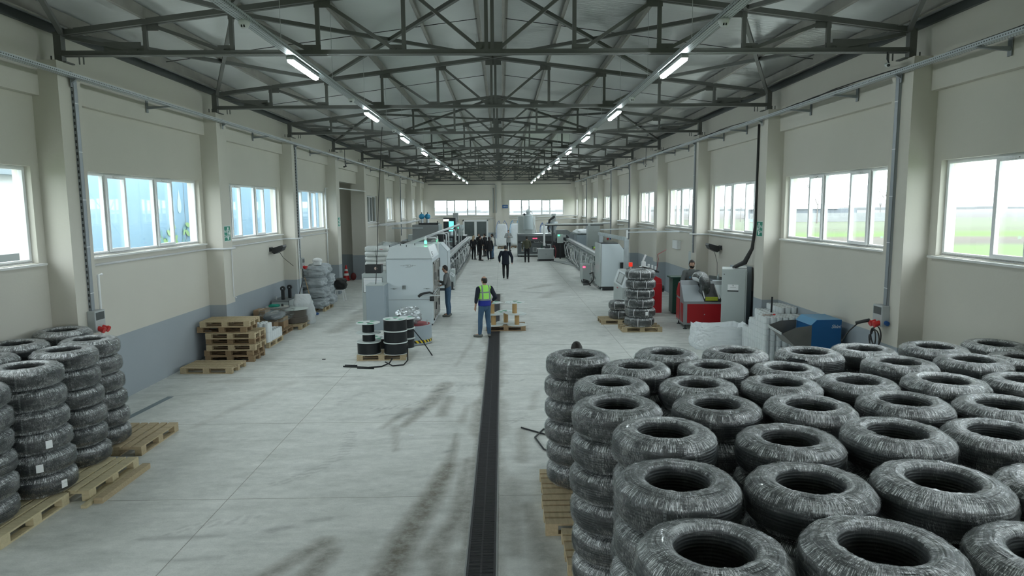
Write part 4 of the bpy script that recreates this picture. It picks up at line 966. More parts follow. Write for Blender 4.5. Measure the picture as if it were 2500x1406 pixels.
# spool table with green cloth
t = P('spool_table', 'upright cable spool used as a table near the left wall', 'table', (-6.95, 21.35, 0)); part(t, 'top', mat('flange_dark_edge', (.50, .50, .46), .6, 0, .2, 5), lambda b: b.lathe([(0, .66), (.36, .66), (.36, .68), (0, .68)], 36)); part(t, 'edge', BLACK, lambda b: b.lathe([(.362, .645), (.372, .645), (.372, .675), (.362, .675)], 36, closed=True))
part(t, 'core', KRAFT, lambda b: b.cyl((0, 0, .03), (0, 0, .66), .12, 20)); part(t, 'foot', MATS['flange_dark_edge'], lambda b: b.lathe([(0, 0), (.3, 0), (.3, .03), (0, .03)], 36))
tag(nsph((-7.02, 21.30, .72), (.17, .14, .045), 4, .25, 3, .7).obj('green_cloth', mat('teal_cloth', (.02, .30, .22), .8, 0, .2, 8), None, True), 'crumpled teal green cloth on the spool table', 'cloth')
tag(MB().cyl((-6.80, 21.4, .681), (-6.80, 21.4, .76), .035, 14).obj('small_pot', BLACK), 'small dark pot on the spool table', 'pot')
# white cabinet with two upright wheels
t = P('low_cabinet', 'low white metal cabinet with dark trim by the left wall', 'cabinet', (-7.05, 22.45, 0))
part(t, 'body', CABL, lambda b: b.bx(-.28, .28, -.5, .5, 0, .78), .01); part(t, 'top', MIDM, lambda b: b.bx(-.29, .29, -.51, .51, .78, .79)); part(t, 'trim', BLACK, lambda b: (b.bx(-.285, .285, -.506, -.50, .74, .76), b.bx(.272, .286, -.506, -.495, 0, .78)))
part(t, 'emblem', INK, lambda b: (b.bx(-.09, .05, -.506, -.503, .55, .556), b.bx(-.05, .09, -.506, -.503, .57, .576), b.bx(-.03, .03, -.506, -.503, .53, .536)))
part(t, 'vent', INK, lambda b: [b.bx(.281, .284, -.3+i*.08, -.25+i*.08, .12, .30) for i in range(3)])
for i, (x, y) in enumerate([(-7.02, 22.2), (-6.93, 22.62)]):
    t = P('wheel_post', 'black upright roller with round cap on the low cabinet, %s' % ['nearer', 'farther'][i], 'roller', (x, y, .79), 0, 'black rollers on the low cabinet')
    part(t, 'stem', BLACK, lambda b: b.bx(-.055, .055, -.05, .05, 0, .34), .02); part(t, 'round_cap', BLACK, lambda b: b.cyl((0, -.035, .36), (0, .035, .36), .085, 24), .01); part(t, 'hub', GREYP, lambda b: b.cyl((0, -.04, .36), (0, -.035, .36), .02, 12))
tag(MB().cyl((-7.22, 22.1, .79), (-7.22, 22.1, .90), .03, 12).obj('small_bottle', GREYP, None, True), 'small grey bottle on the low cabinet', 'bottle')
# standing woven sack
def stand_sack(loc, lab, h=.95, w=.30, d=.24):
    b = MB(); rings = 22; nu = 40; vs = []
    for j in range(rings):
        t = j/(rings-1); zz = t*h
        rw = w*(1.0-.08*t) if t < .72 else w*(.94-(t-.72)*1.3+ (t-.72)*.4); rd = d*(1-.1*t) if t < .7 else d*(.93-(t-.7)*2.3)
        for i in range(nu):
            a = 2*PI*i/nu; ca, sa = math.copysign(abs(math.cos(a))**.7, math.cos(a)), math.copysign(abs(math.sin(a))**.7, math.sin(a))
            e = 1+.10*noise.noise(Vector((ca*2, sa*2, t*7)))+.05*noise.noise(Vector((ca*5, sa*5, t*16)))
            vs.append((ca*rw*e+.03*math.sin(t*5), sa*max(rd, .03)*e, zz))
    fs = [(j*nu+i, j*nu+(i+1) % nu, (j+1)*nu+(i+1) % nu, (j+1)*nu+i) for j in range(rings-1) for i in range(nu)]+[tuple(range(nu))[::-1], tuple((rings-1)*nu+i for i in range(nu))]
    b.add(vs, fs); o = b.obj('woven_sack', SACK, None, True, loc=loc); return tag(o, lab, 'sack')
stand_sack((-6.33, 22.1, 0), 'upright white woven sack beside the low cabinet', .98, .33, .22)
# sack pile
pallet(-6.72, 25.3, 0, 0, 'pallet under the pile of grey woven sacks', 'm')
for l in range(4):
    for j in range(2):
        r = (.50, .40, .245); z = .144+.19+l*.375
        o = nsph((-6.72+(.06 if (l+j) % 2 else -.03), 24.85+j*.85, z), (r[0]-.02*l, r[1], .235), 11+l*3+j, .20, 2.4, .55, 72, 44, .8).obj('woven_sack', SACKG, None, True)
        tag(o, 'plump grey woven sack in the pile on a pallet, %s layer, %s' % (['bottom', 'second', 'third', 'top'][l], ['front', 'back'][j]), 'sack', 'grey woven sack pile')
t = P('plastic_tub', 'white lidded plastic tub on top of the sack pile', 'tub', (-6.55, 24.75, 1.70)); part(t, 'tub', WHITE, lambda b: b.lathe([(0, 0), (.17, 0), (.19, .16), (0, .16)], 4, T=Matrix.Rotation(PI/4, 4, 'Z')), .02); part(t, 'lid', WHITE, lambda b: b.sphere((0, 0, .17), (.18, .16, .10), 20, 10))
t = P('plastic_stool', 'white plastic stool standing beyond the sack pile', 'stool', (-6.45, 27.6, 0)); part(t, 'seat', WHITE, lambda b: b.bx(-.16, .16, -.16, .16, .42, .46), .015)
for sx in (-1, 1):
    for sy in (-1, 1): part(t, 'leg', WHITE, lambda b: b.beam((sx*.19, sy*.19, 0), (sx*.14, sy*.14, .43), .05, .03))
tag(nsph((-6.42, 27.6, .70), (.27, .20, .24), 31, .2, 2, .8).obj('black_bag', mat('black_bag', (.012, .012, .012), .45, 0, .2, 5, .5, 8), None, True), 'slumped black bag on the white plastic stool', 'bag')
t = P('mop', 'wooden stick with blue mop head leaning on the sack pile', 'mop', (-6.50, 24.0, 0)); part(t, 'stick', KRAFT, lambda b: b.cyl((0, -.05, .03), (-.42, .35, 1.30), .012, 8)); part(t, 'mop_head', BLUP, lambda b: b.sphere((.02, -.07, .04), (.14, .10, .05), 14, 8))
tag(MB().tube([(-6.86, 23.95, 1.68), (-6.80, 23.75, 1.60), (-6.7, 23.55, 1.5), (-6.68, 23.2, 1.2), (-6.55, 22.4, .93)], .014, 8).obj('power_cable', RUBBER, None, True), 'dark cable drooping from the left socket box to a white sack', 'cable')

# ---- reels on pallets by the white machine
FLG = mat('reel_flange', (.70, .76, .75), .4, 0, .08, 6); GLAB = mat('green_label', (.05, .32, .17), .5, 0, .1, 6)
def reel(x, y, z, h, rw, label, grp, top=True, filled=True, rz=0, rf=.30, core=.09):
    t = P('pipe_reel' if filled else 'empty_reel', label, 'reel', (x, y, z), rz, grp)
    part(t, 'lower_flange', FLG, lambda b: b.lathe([(.04, 0), (rf, 0), (rf, .012), (.04, .012)], 40, closed=True))
    if filled: part(t, 'winding', PIPE, lambda b: wind(b, rw, .013, h-.013, .02), smooth=True)
    else: part(t, 'cardboard_core', KRAFT, lambda b: b.lathe([(core-.01, .012), (core, .012), (core, h-.012), (core-.01, h-.012)], 28, closed=True))
    f = part(t, 'upper_flange', FLG, lambda b: b.lathe([(.04, h-.012), (rf, h-.012), (rf, h), (.04, h)], 40, closed=True))
    if top:
        for a0 in (.2, 2.2, 4.2): part(f, 'green_label', GLAB, lambda b: b.add([((.12 if s2 else .26)*math.cos(a0+i*.12), (.12 if s2 else .26)*math.sin(a0+i*.12), h+.0015) for i in range(7) for s2 in (0, 1)], [(2*i, 2*i+2, 2*i+3, 2*i+1) for i in range(6)]))
    part(t, 'hub_hole', BLACK, lambda b: b.lathe([(0, h+.001), (.045, h+.001), (.045, h+.003), (0, h+.003)], 16)); return t
pallet(-2.85, 16.9, 0, PI/2+.05, 'pallet under the black pipe reels beside the round drum', 'm')
G1 = 'black pipe reels near the drum'
reel(-3.17, 16.75, .144, .30, .285, 'bottom full reel of the left reel stack', G1, False); reel(-3.17, 16.75, .445, .22, .155, 'middle slim reel of the left reel stack', G1, False, rf=.30); reel(-3.18, 16.76, .667, .25, .145, 'top slim reel of the left reel stack', G1, True, rz=.6)
for l in range(3): reel(-2.50, 16.72, .144+l*.292, .29, .285, 'black pipe reel, front right stack, %s' % ['bottom', 'middle', 'top'][l], G1, l == 2, rz=1.1)
for l in range(3): reel(-2.38, 17.42, .144+l*.26, .255, .25, 'reel stack behind and right, %s' % ['bottom', 'middle', 'top'][l], G1, l == 2, rz=.3, rf=.28)
reel(-2.98, 17.38, .144, .28, .2, 'low reel with green label behind the left stack', G1, True, rf=.26)
b = MB(); b.tube([(-3.62, 15.85, .02), (-3.3, 15.80, .015), (-3.0, 15.72, .015), (-2.7, 15.8, .02), (-2.55, 16.0, .05), (-2.5, 16.15, .13)], .018, 8); b.tube([(-3.6, 15.95, .02), (-3.3, 15.9, .02)], .018, 8)
b.tube([(-3.25, 15.68, .016), (-2.85, 15.62, .016)], .018, 8); b.tube([(-2.65, 16.0, .08), (-2.45, 15.85, .02), (-2.2, 15.95, .02), (-2.15, 16.3, .05), (-2.22, 16.8, .35)], .016, 8); tag(b.obj('pipe_offcut', PIPE, None, True), 'loose black pipe ends lying around the reel pallet', 'pipe')
# round coiler drum with hazard stripe
HAZ = mat('hazard_stripe', (.75, .55, .02), .5, 0, 0); n_ = HAZ.node_tree.nodes; l2 = HAZ.node_tree.links; tcz = n_.new('ShaderNodeTexCoord'); wv = n_.new('ShaderNodeTexWave'); wv.bands_direction = 'DIAGONAL'; wv.inputs['Scale'].default_value = 4.0; l2.new(tcz.outputs['Object'], wv.inputs[0])
rpz = n_.new('ShaderNodeValToRGB'); rpz.color_ramp.interpolation = 'CONSTANT'; rpz.color_ramp.elements[0].color = (.02, .02, .02, 1); rpz.color_ramp.elements[1].position = .5; rpz.color_ramp.elements[1].color = (.75, .55, .02, 1); l2.new(wv.outputs[0], rpz.inputs[0]); l2.new(rpz.outputs[0], n_['Principled BSDF'].inputs['Base Color'])
t = P('coiler_drum', 'round grey coiler drum with black and yellow striped foot', 'drum', (-2.28, 18.75, 0)); part(t, 'drum', CABG, lambda b: b.lathe([(0, .02), (.47, .02), (.47, .52), (.46, .53), (0, .53)], 48), auto=40)
part(t, 'hazard_band', HAZ, lambda b: b.lathe([(.473, .06), (.473, .14)], 48)); part(t, 'red_mat', mat('dull_red', (.30, .05, .06), .6, 0, .2, 8), lambda b: b.lathe([(0, .532), (.42, .532), (.42, .54), (0, .54)], 40)); part(t, 'peg', GREYP, lambda b: b.cyl((.36, -.1, .54), (.36, -.1, .66), .014, 8))
FOIL = mat('silver_wrap', (.50, .54, .56), .25, .55, .45, 7, 1.0, 10)
o = nsph((-2.42, 18.55, .80), (.36, .34, .26), 41, .22, 2.6, .9, 48, 30).obj('wrapped_coil', FOIL, None, True); tag(o, 'silvery film-wrapped coil leaning on the round drum', 'coil'); part(o, 'dark_core', BLACK, lambda b: b.sphere((-2.62, 18.26, .76), (.10, .05, .10), 14, 8))
b = MB(); b.tube([(-2.25, 17.1, .62), (-2.12, 17.35, .60), (-1.9, 17.3, .33), (-1.62, 16.95, .02)], .014, 8); tag(b.obj('loose_pipe', PIPE, None, True), 'thin black pipe slanting from the reels to the floor', 'pipe')

# ---- big white winder cabinet (left)
def emblem(b, x, y, z, s=1.0):
    for (a, c, e) in ((-.18, -.06, 0), (-.06, .06, .018), (-.02, .10, -.018), (.06, .18, 0), (-.10, .02, -.0), (-.06, .06, -.034)):
        b.bx(x+a*s, x+c*s, y-.003, y, z+e*s-.0025, z+e*s+.0025)
    for a in (-.10, -.02, .06, .10): b.bx(x+a*s-.002, x+a*s+.002, y-.003, y, z-.018*s, z+.018*s)
t = P('winding_machine', 'big white enclosed winding machine with glazed side doors', 'machine', (-2.75, 21.45, 0))
part(t, 'body', CABW, lambda b: b.prism([(-.74, .06), (.72, .06), (.72, 2.14), (.60, 2.50), (-.62, 2.50), (-.74, 2.14)], 'y', 0, 2.2), .008)
part(t, 'plinth', DARKM, lambda b: b.bx(-.70, .68, .05, 2.15, 0, .06)); part(t, 'top_cover', mat('cabinet_top', (.66, .72, .74), .3, 0, .03, 2), lambda b: b.prism([(-.735, 2.15), (.715, 2.15), (.60, 2.52), (-.62, 2.52)], 'y', -.012, 1.9), .006)
part(t, 'panel_seam', INK, lambda b: (b.bx(-.73, .71, -.016, -.01, 2.135, 2.145), b.bx(-.73, .70, -.004, 0, .84, .848), b.bx(-.745, -.74, 0, .01, .1, 2.1)))
part(t, 'emblem', INK, lambda b: (emblem(b, -.05, -.001, 1.93, 1.35), emblem(b, -.52, -.001, 1.20, .62), emblem(b, .53, -.001, 1.20, .62)))
part(t, 'valve_bracket', MIDM, lambda b: (b.bx(-.24, -.23, -.05, 0, 1.18, 1.29), b.bx(-.15, -.14, -.05, 0, 1.18, 1.29), b.bx(-.24, -.14, -.05, 0, 1.27, 1.30), b.bx(-.22, -.15, -.06, -.0, 1.20, 1.25)))
part(t, 'black_guard', BLACK, lambda b: (b.tube([(.28, -.14, .96), (.34, -.16, 1.02), (.45, -.12, 1.06), (.62, -.06, 1.08), (.74, -.04, 1.04)], [.045, .045, .035, .03, .03], 10), b.bx(.62, .76, -.06, 0, .80, .95)), smooth=True)
part(t, 'push_bar', ALU, lambda b: b.tube([(.30, -.14, .96), (.95, -.10, .99)], .016, 8))
for j in range(2):
    y0 = .12+j*1.0
    for q in range(2):
        z0, z1 = ((.15, .98), (1.05, 2.02))[q]
        d = part(t, 'glazed_door', mat('door_frame_tan', (.42, .42, .40), .4, .2, .1, 4), lambda b: (b.bx(.72, .75, y0, y0+.95, z0, z0+.06), b.bx(.72, .75, y0, y0+.95, z1-.06, z1), b.bx(.72, .75, y0, y0+.06, z0, z1), b.bx(.72, .75, y0+.89, y0+.95, z0, z1), b.bx(.72, .75, y0+.45, y0+.49, z0, z1)))
        part(d, 'pane', mat('brown_acrylic', (.16, .15, .14), .15, 0, .2, 3), lambda b: b.bx(.728, .738, y0+.05, y0+.9, z0+.05, z1-.05))
        part(d, 'handle', BLACK, lambda b: b.bx(.75, .78, y0+.50, y0+.53, (z0+z1)/2-.12, (z0+z1)/2+.12))
for (x, y) in ((-.62, .05), (-.1, .10), (-.4, .9), (.05, 1.0)): part(t, 'lifting_pin', DARKM, lambda b: b.cyl((x, y, 2.5), (x, y, 2.585), .012, 8))
def beacon(parent, x, y, z, m=GRL):
    part(parent, 'signal_foot', GREYP, lambda b: b.cyl((x, y, z), (x, y, z+.05), .03, 14)); part(parent, 'signal_light', m, lambda b: b.cyl((x, y, z+.05), (x, y, z+.15), .04, 14)); part(parent, 'signal_cap', WHITE, lambda b: (b.cyl((x, y, z+.15), (x, y, z+.24), .035, 14), b.cyl((x, y, z+.24), (x, y, z+.30), .028, 12)))
beacon(t, .42, .9, 2.52)
part(t, 'control_buttons', INK, lambda b: [b.box((.66-.0+.035*(1-q/4), .30+j*.10, 2.20+q*.045), (.02, .02, .015)) for q in range(4) for j in range(3)])
# grey steel cabinet in front of it, and the label printer cabinet
t = P('steel_cabinet', 'narrow blue-grey steel cabinet in front of the white machine', 'cabinet', (-3.72, 20.75, 0)); part(t, 'body', CABG, lambda b: b.bx(-.30, .27, 0, .75, 0, 1.38), .01); part(t, 'lid', CABL, lambda b: b.bx(-.305, .275, -.005, .755, 1.38, 1.40)); part(t, 'door_gap', INK, lambda b: b.bx(.268, .273, .36, .37, .3, 1.0)); part(t, 'latch', ALU, lambda b: b.bx(.27, .285, .38, .41, .55, .60))
tag(MB().tube([(-3.75, 21.0, 1.40), (-3.70, 21.2, 2.6), (-3.45, 20.2, 3.9), (-3.0, 18.6, 5.9)], .011, 6).obj('supply_cable', RUBBER, None, True), 'black cable dropping from the lamp tray to the steel cabinet', 'cable')
t = P('printer_cabinet', 'white cabinet with a sheet holder beside the big machine', 'cabinet', (-4.07, 22.3, 0)); part(t, 'body', CABL, lambda b: b.bx(-.38, .55, 0, .8, 0, 1.60), .01); part(t, 'holder', MIDM, lambda b: (b.bx(-.34, .30, -.012, 0, .98, 1.0), b.bx(-.34, .30, -.012, 0, 1.46, 1.48), b.bx(-.34, -.325, -.012, 0, .98, 1.48), b.bx(.285, .30, -.012, 0, .98, 1.48))); part(t, 'posted_sheet', PAPER, lambda b: b.bx(-.325, .285, -.008, -.001, 1.0, 1.46)); part(t, 'ruled_lines', mat('pale_blue_ink', (.4, .5, .6), .6, 0, 0), lambda b: [b.bx(-.31, .27, -.010, -.008, 1.05+i*.055, 1.053+i*.055) for i in range(7)])
t = P('black_case', 'black open case with a pale mark on the white cabinet', 'case', (-4.12, 22.65, 1.60)); part(t, 'case_body', BLACK, lambda b: b.bx(-.25, .28, -.15, .2, 0, .28), .01); part(t, 'pale_mark', mat('pale_mark', (.6, .45, .38), .6), lambda b: b.lathe([(0, -.002), (.05, -.002), (.05, 0), (0, 0)], 14, T=Matrix.Translation((.10, -.152, .16)) @ Matrix.Rotation(PI/2, 4, 'X')))
# white bags on pallets behind
BAGW = mat('pellet_bag', (.60, .63, .61), .45, 0, .12, 4, .8, 9)
pallet(-4.75, 27.4, 0, 0, 'pallet under the wrapped white pellet bags', 'm')
for l in range(11):
    for j in range(2):
        o = nsph((-4.98+j*.42, 26.95+.03*((l*7) % 3), .23+l*.192), (.26, .38, .115), 60+l*2+j, .12, 2.5, .6, 22, 12).obj('pellet_bag', BAGW, None, True); tag(o, 'white pellet bag in wrapped stack, %s, %s column' % ('layer '+ORD[l] if False else ORD[l]+' layer up', ['left', 'right'][j]), 'bag', 'stacked white pellet bags')
        if j and l % 3 == 1: part(o, 'red_print', mat('red_print', (.45, .05, .08), .6), lambda b: b.bx(-4.60, -4.48, 26.52, 26.53, .22+l*.192, .24+l*.192))
o = nsph((-4.3, 27.9, 1.95), (.55, .5, .42), 91, .25, 2.4, .8, 30, 18); me = o.mesh('plastic_sheet', CLEAR, True); u_ = me.uv_layers.new(name='UVMap'); u_.data.foreach_set('uv', [q for l_ in me.loops for q in (me.vertices[l_.vertex_index].co.x*.4+me.vertices[l_.vertex_index].co.z*.3, me.vertices[l_.vertex_index].co.y*.4)]); tag(link('plastic_sheet', me), 'billowing clear film over the stacked pellet bags', 'plastic sheet')
tag(nsph((-4.3, 27.95, 1.1), (.42, .5, .95), 93, .12, 2.4, .6, 26, 20).obj('large_sack', BAGW, None, True), 'tall lumpy white sack behind the pellet bags', 'sack')
# second white machine with chamfered corner
t = P('winding_machine', 'second white winding machine with cut corner, behind the first', 'machine', (-3.1, 30.6, 0))
part(t, 'body', CABW, lambda b: b.prism([(-.9, .12), (.82, .12), (.82, 1.80), (.50, 2.14), (-.9, 2.14)], 'y', 0, 1.6), .01); part(t, 'plinth', DARKM, lambda b: b.bx(-.85, .78, .05, 1.5, 0, .12)); part(t, 'edge_trim', INK, lambda b: b.prism([(.815, .15), (.825, .15), (.825, 1.80), (.505, 2.145), (.495, 2.14), (.815, 1.80)], 'y', -.004, 0))
part(t, 'opening', INK, lambda b: b.bx(.30, .48, -.004, 0, 1.10, 1.50)); part(t, 'rust_roller', mat('rust', (.30, .10, .04), .7), lambda b: b.cyl((.36, -.02, 1.15), (.36, -.02, 1.42), .03, 10)); beacon(t, .30, .8, 2.14)
t = P('operator_panel', 'small tilted white panel on a stand beside the conveyor', 'panel', (-2.12, 31.0, 0)); part(t, 'stand', BLACK, lambda b: (b.bx(-.04, .04, -.04, .04, 0, .36), b.bx(-.10, .10, -.10, .10, 0, .03))); part(t, 'case', CABL, lambda b: b.bx(-.06, .10, .10, .7, .12, .92)); part(t, 'tilted_face', mat('bright_face', (.8, .84, .86), .3), lambda b: b.beam((-.08, .05, .78), (.10, .05, .62), .05, .12)); part(t, 'slot', INK, lambda b: b.beam((-.03, .02, .74), (.05, .02, .67), .01, .015))

# ---- cooling troughs / conveyors
def conveyor(x0, x1, y0, y1, z, lab, nlegs, side):
    t = P('cooling_trough', lab, 'conveyor', (0, 0, 0))
    xa = lambda y: x0+(x1-x0)*(y-y0)/(y1-y0)
    part(t, 'trough', ALU, lambda b: (b.beam((x0, y0, z-.06), (x1, y1, z-.06), .26, .012), b.beam((x0-.13, y0, z), (x1-.13, y1, z), .02, .14), b.beam((x0+.13, y0, z), (x1+.13, y1, z), .02, .14)))
    part(t, 'lower_rail', GREYP, lambda b: (b.beam((x0+side*.22, y0, z-.18), (x1+side*.22, y1, z-.18), .05, .07), b.beam((x0-side*.16, y0, z-.35), (x1-side*.16, y1, z-.35), .05, .06)))
    part(t, 'base_rail', MIDM, lambda b: (b.beam((x0+side*.15, y0, .08), (x1+side*.15, y1, .08), .06, .08), b.beam((x0-side*.15, y0, .08), (x1-side*.15, y1, .08), .06, .08)))
    n = int((y1-y0)/.55); rm = None
    for i in range(n):
        y = y0+.3+i*.55
        if rm is None: rm = MB().cyl((-.12, 0, 0), (.12, 0, 0), .03, 10).mesh('roller', WHITE)
        link('roller', rm, t, loc=(xa(y), y, z+.03))
    for i in range(nlegs):
        y = y0+.4+(y1-y0-.8)*i/(nlegs-1); x = xa(y)
        l = part(t, 'leg_frame', GREYP, lambda b: (b.beam((x-.15, y, .05), (x-.12, y, z-.1), .05, .05), b.beam((x+.15, y, .05), (x+.12, y, z-.1), .05, .05), b.beam((x-.15, y, .45), (x+.15, y, .45), .03, .03), b.cyl((x+.15, y, 0), (x+.15, y, .06), .05, 10), b.cyl((x-.15, y, 0), (x-.15, y, .06), .05, 10)))
        if i % 2 == 0: part(t, 'drive_unit', CABL if side > 0 else DARKM, lambda b: b.box((x+side*.02, y+.5, z-.45), (.26, .4, .36)), .01)
    rn = random.Random(int(abs(x0)*10))
    for i in range(nlegs*2):
        if rn.random() < .25: continue
        y = y0+.5+(y1-y0-1.2)*(i+rn.uniform(-.6, .6))/(nlegs*2-1); x = xa(y)
        part(t, 'hose', PVC if i % 3 else MIDM, lambda b: b.tube([(x-side*.2, y, z-.15), (x-side*(.24+rn.uniform(0, .12)), y+rn.uniform(-.5, .5), z-.45), (x-side*rn.uniform(.1, .36), y+rn.uniform(-.9, .9), rn.uniform(.3, .6)), (x-side*.12, y+rn.uniform(-1, 1), .1)], rn.uniform(.012, .026), 6), smooth=True)
    return t
conveyor(-2.52, -2.45, 32.3, 53.5, 1.36, 'long steel cooling trough on legs along the left machines', 13, -1)
conveyor(4.80, 5.00, 31.75, 49.8, 1.42, 'long steel cooling trough on legs along the right machines', 12, 1)
# overhead straight tray on the left with end post
t = P('overhead_duct', 'straight white cable duct rising above the left machines', 'duct', (0, 0, 0)); part(t, 'duct', ALU, lambda b: b.beam((-3.15, 23.6, 2.48), (-2.95, 50, 2.52), .12, .08)); part(t, 'end_post', ALU, lambda b: (b.beam((-2.95, 50, 2.5), (-2.95, 50, .2), .10, .10), b.beam((-2.80, 50.0, 2.5), (-2.80, 50, .2), .05, .05)))
for y in (29.8, 34.5, 36, 41): part(t, 'bent_pipe', PVC, lambda b: b.tube([(-3.05, y, 2.44), (-2.75, y, 2.44), (-2.66, y, 2.40), (-2.64, y, 2.28), (-2.64, y, 1.5)], .035, 8), smooth=True)
t = P('black_mast', 'black upright mast among the left machines', 'mast', (-2.75, 42, 0)); part(t, 'mast', BLACK, lambda b: b.bx(-.06, .06, -.06, .06, 0, 2.5))
# background machinery, left
def machine(name, lab, x0, x1, y0, y1, z1, m, extras=(), z0=.1):
    t = P(name, lab, 'machine', ((x0+x1)/2, y0, 0)); hw = (x1-x0)/2; part(t, 'housing', m, lambda b: b.bx(-hw, hw, 0, y1-y0, z0, z1), .02)
    part(t, 'base', DARKM, lambda b: b.bx(-hw+.05, hw-.05, .05, y1-y0-.05, 0, z0)); part(t, 'panel_door', m, lambda b: b.bx(-hw+.08, hw-.08, -.012, 0, z0+.1, z1*.62), .004); part(t, 'door_knob', ALU, lambda b: b.box((hw-.18, -.02, z1*.4), (.03, .03, .08)))
    for (n, mm, fn) in extras: part(t, n, mm, fn)
    return t
LBM = mat('pale_blue_duct', (.30, .42, .55), .45, 0, .08, 4)
t = machine('puller_unit', 'grey box machine with pale blue pipe behind the white one', -4.95, -3.35, 33.2, 35.5, 1.75, CABG, [('pale_blue_pipe', LBM, lambda b: b.tube([(-.2, -.1, 2.0), (.7, -.1, 2.0), (.95, -.1, 1.9), (.98, -.1, 1.2)], .11, 12)), ('dark_gap', BLACK, lambda b: b.bx(-.8, -.1, .2, 1.8, 1.76, 2.05)), ('upright_box', BLACK, lambda b: b.bx(.95, 1.25, 2.5, 2.9, 0.1, 2.35))])
t = machine('vacuum_tank', 'dark grey machine carrying a green signal lamp, left line', -4.2, -2.9, 37.5, 40.5, 1.55, MIDM, [('grey_box', CABL, lambda b: b.bx(-.2, .5, .2, 1.2, 1.56, 1.95))]); beacon(t, .3, .6, 1.95)
t = machine('hopper_machine', 'tall grey machine topped by two blue filter heads', -5.6, -3.9, 44.0, 46.5, 2.65, mat('machine_mid', (.28, .30, .30), .45, .1, .06, 2), [('top_frame', DARKM, lambda b: (b.bx(-.45, .8, .1, 1.5, 2.68, 2.76), b.bx(-.45, -.4, .1, .2, 2.65, 2.9), b.bx(.75, .8, .1, .2, 2.65, 2.9)))])
for i, dx in enumerate((-.28, .10)):
    s_ = part(t, 'filter_stand', GALV, lambda b: b.cyl((dx, .5, 2.75), (dx, .5, 3.05), .10, 16)); part(s_, 'blue_filter_head', BLUEL, lambda b: b.sphere((dx, .5, 3.18), (.19, .19, .18), 18, 12), smooth=True); part(s_, 'nipple', BLACK, lambda b: b.cyl((dx, .5, 3.35), (dx, .5, 3.45), .03, 8))
b = MB(); [b.tube([(-7.1, 40.5+i*.3, 2.78-.07*i), (-5.9, 43.5, 2.85-.06*i), (-5.15, 44.4, 2.98-.06*i), (-4.9, 44.5, 2.95-.05*i)], .04, 8) for i in range(2)]; tag(b.obj('pipe_bundle', PVC, None, True), 'white pipes sweeping from the left wall to the blue-topped machine', 'pipes')
b = MB(); b.beam((-6.9, 44, 2.45), (-4.9, 44, 2.45), .08, .10); tag(b.obj('support_beam', GALV), 'grey beam from the left wall to the tall grey machine', 'beam')
t = machine('control_cabinet', 'tall dark control cabinet with lit teal screen at far left', -4.1, -3.2, 50, 51, 3.0, DARKM, [('lit_screen', SCR, lambda b: (b.bx(-.05, .30, -.02, -.012, 1.6, 2.75),)), ('top_lamp', mat('warm_lamp', (.9, .9, .7), .4, emit=(1, 1, .8), estr=1.5), lambda b: b.bx(-.45, -.05, -.03, 0, 2.75, 2.9))])
machine('grinder_unit', 'dark machine with a funnel hopper in the left line', -3.9, -3.0, 46.8, 48.6, 1.4, MIDM, [('funnel', GALV, lambda b: b.lathe([(.07, 1.42), (.32, 1.85), (.32, 2.1)], 4, (.1, .6, 0)))])
machine('extruder', 'far dark extruder with hopper at the left line end', -4.2, -2.7, 54.5, 57, 1.5, DARKM, [('funnel', GALV, lambda b: b.lathe([(.08, 1.52), (.38, 2.05), (.38, 2.35)], 4, (.2, .6, 0))), ('white_unit', CABL, lambda b: b.bx(.1, .5, .2, .6, 1.5, 1.8))])
t = P('signal_post', 'tall grey post with box top near the glass door', 'post', (-3.70, 57.6, 0)); part(t, 'pole', GREYP, lambda b: b.bx(-.10, .10, -.1, .1, 0, 2.6)); part(t, 'box_top', GREYP, lambda b: b.bx(-.22, .22, -.15, .15, 2.55, 3.3), .02)
t = P('signal_lamp', 'green signal lamp on a thin post at far left', 'signal lamp', (-3.25, 53.8, 1.5)); beacon(t, 0, 0, .55); part(t, 'thin_post', GREYP, lambda b: b.cyl((0, 0, -1.5), (0, 0, .55), .02, 8))
t = P('signal_lamp', 'green signal lamp left of the tall grey post', 'signal lamp', (-3.9, 52.5, 0)); part(t, 'thin_post', DARKM, lambda b: b.cyl((0, 0, 0), (0, 0, 2.3), .015, 8)); part(t, 'signal_light', GRL, lambda b: b.cyl((0, 0, 2.3), (0, 0, 2.38), .03, 10))
machine('die_station', 'low grey machine with dark frames on the left line', -3.6, -2.75, 42.4, 44.2, 1.25, CABG, [('clamp_frame', DARKM, lambda b: (b.bx(-.35, -.25, .2, .3, 1.25, 1.9), b.bx(.25, .35, .2, .3, 1.25, 1.9), b.bx(-.35, .35, .2, .3, 1.85, 1.95)))])
machine('small_cupboard', 'small grey cupboard behind the left line near the pillars', -6.3, -5.4, 47, 48, 1.9, CABL)
machine('dark_press', 'dark low machine behind the far left trough', -5.0, -4.0, 50.5, 53.5, 1.3, DARKM)
o = nsph((-6.6, 38.9, 1.3), (.35, .6, .55), 95, .2, 2.4, .7, 26, 16).obj('wrapped_bale', BAGW, None, True); tag(o, 'film-wrapped pale bale against the far left wall', 'bale')
machine('store_crate', 'pale crate under the wrapped bale at the far left wall', -7.0, -6.2, 38.4, 39.5, .85, CABL)

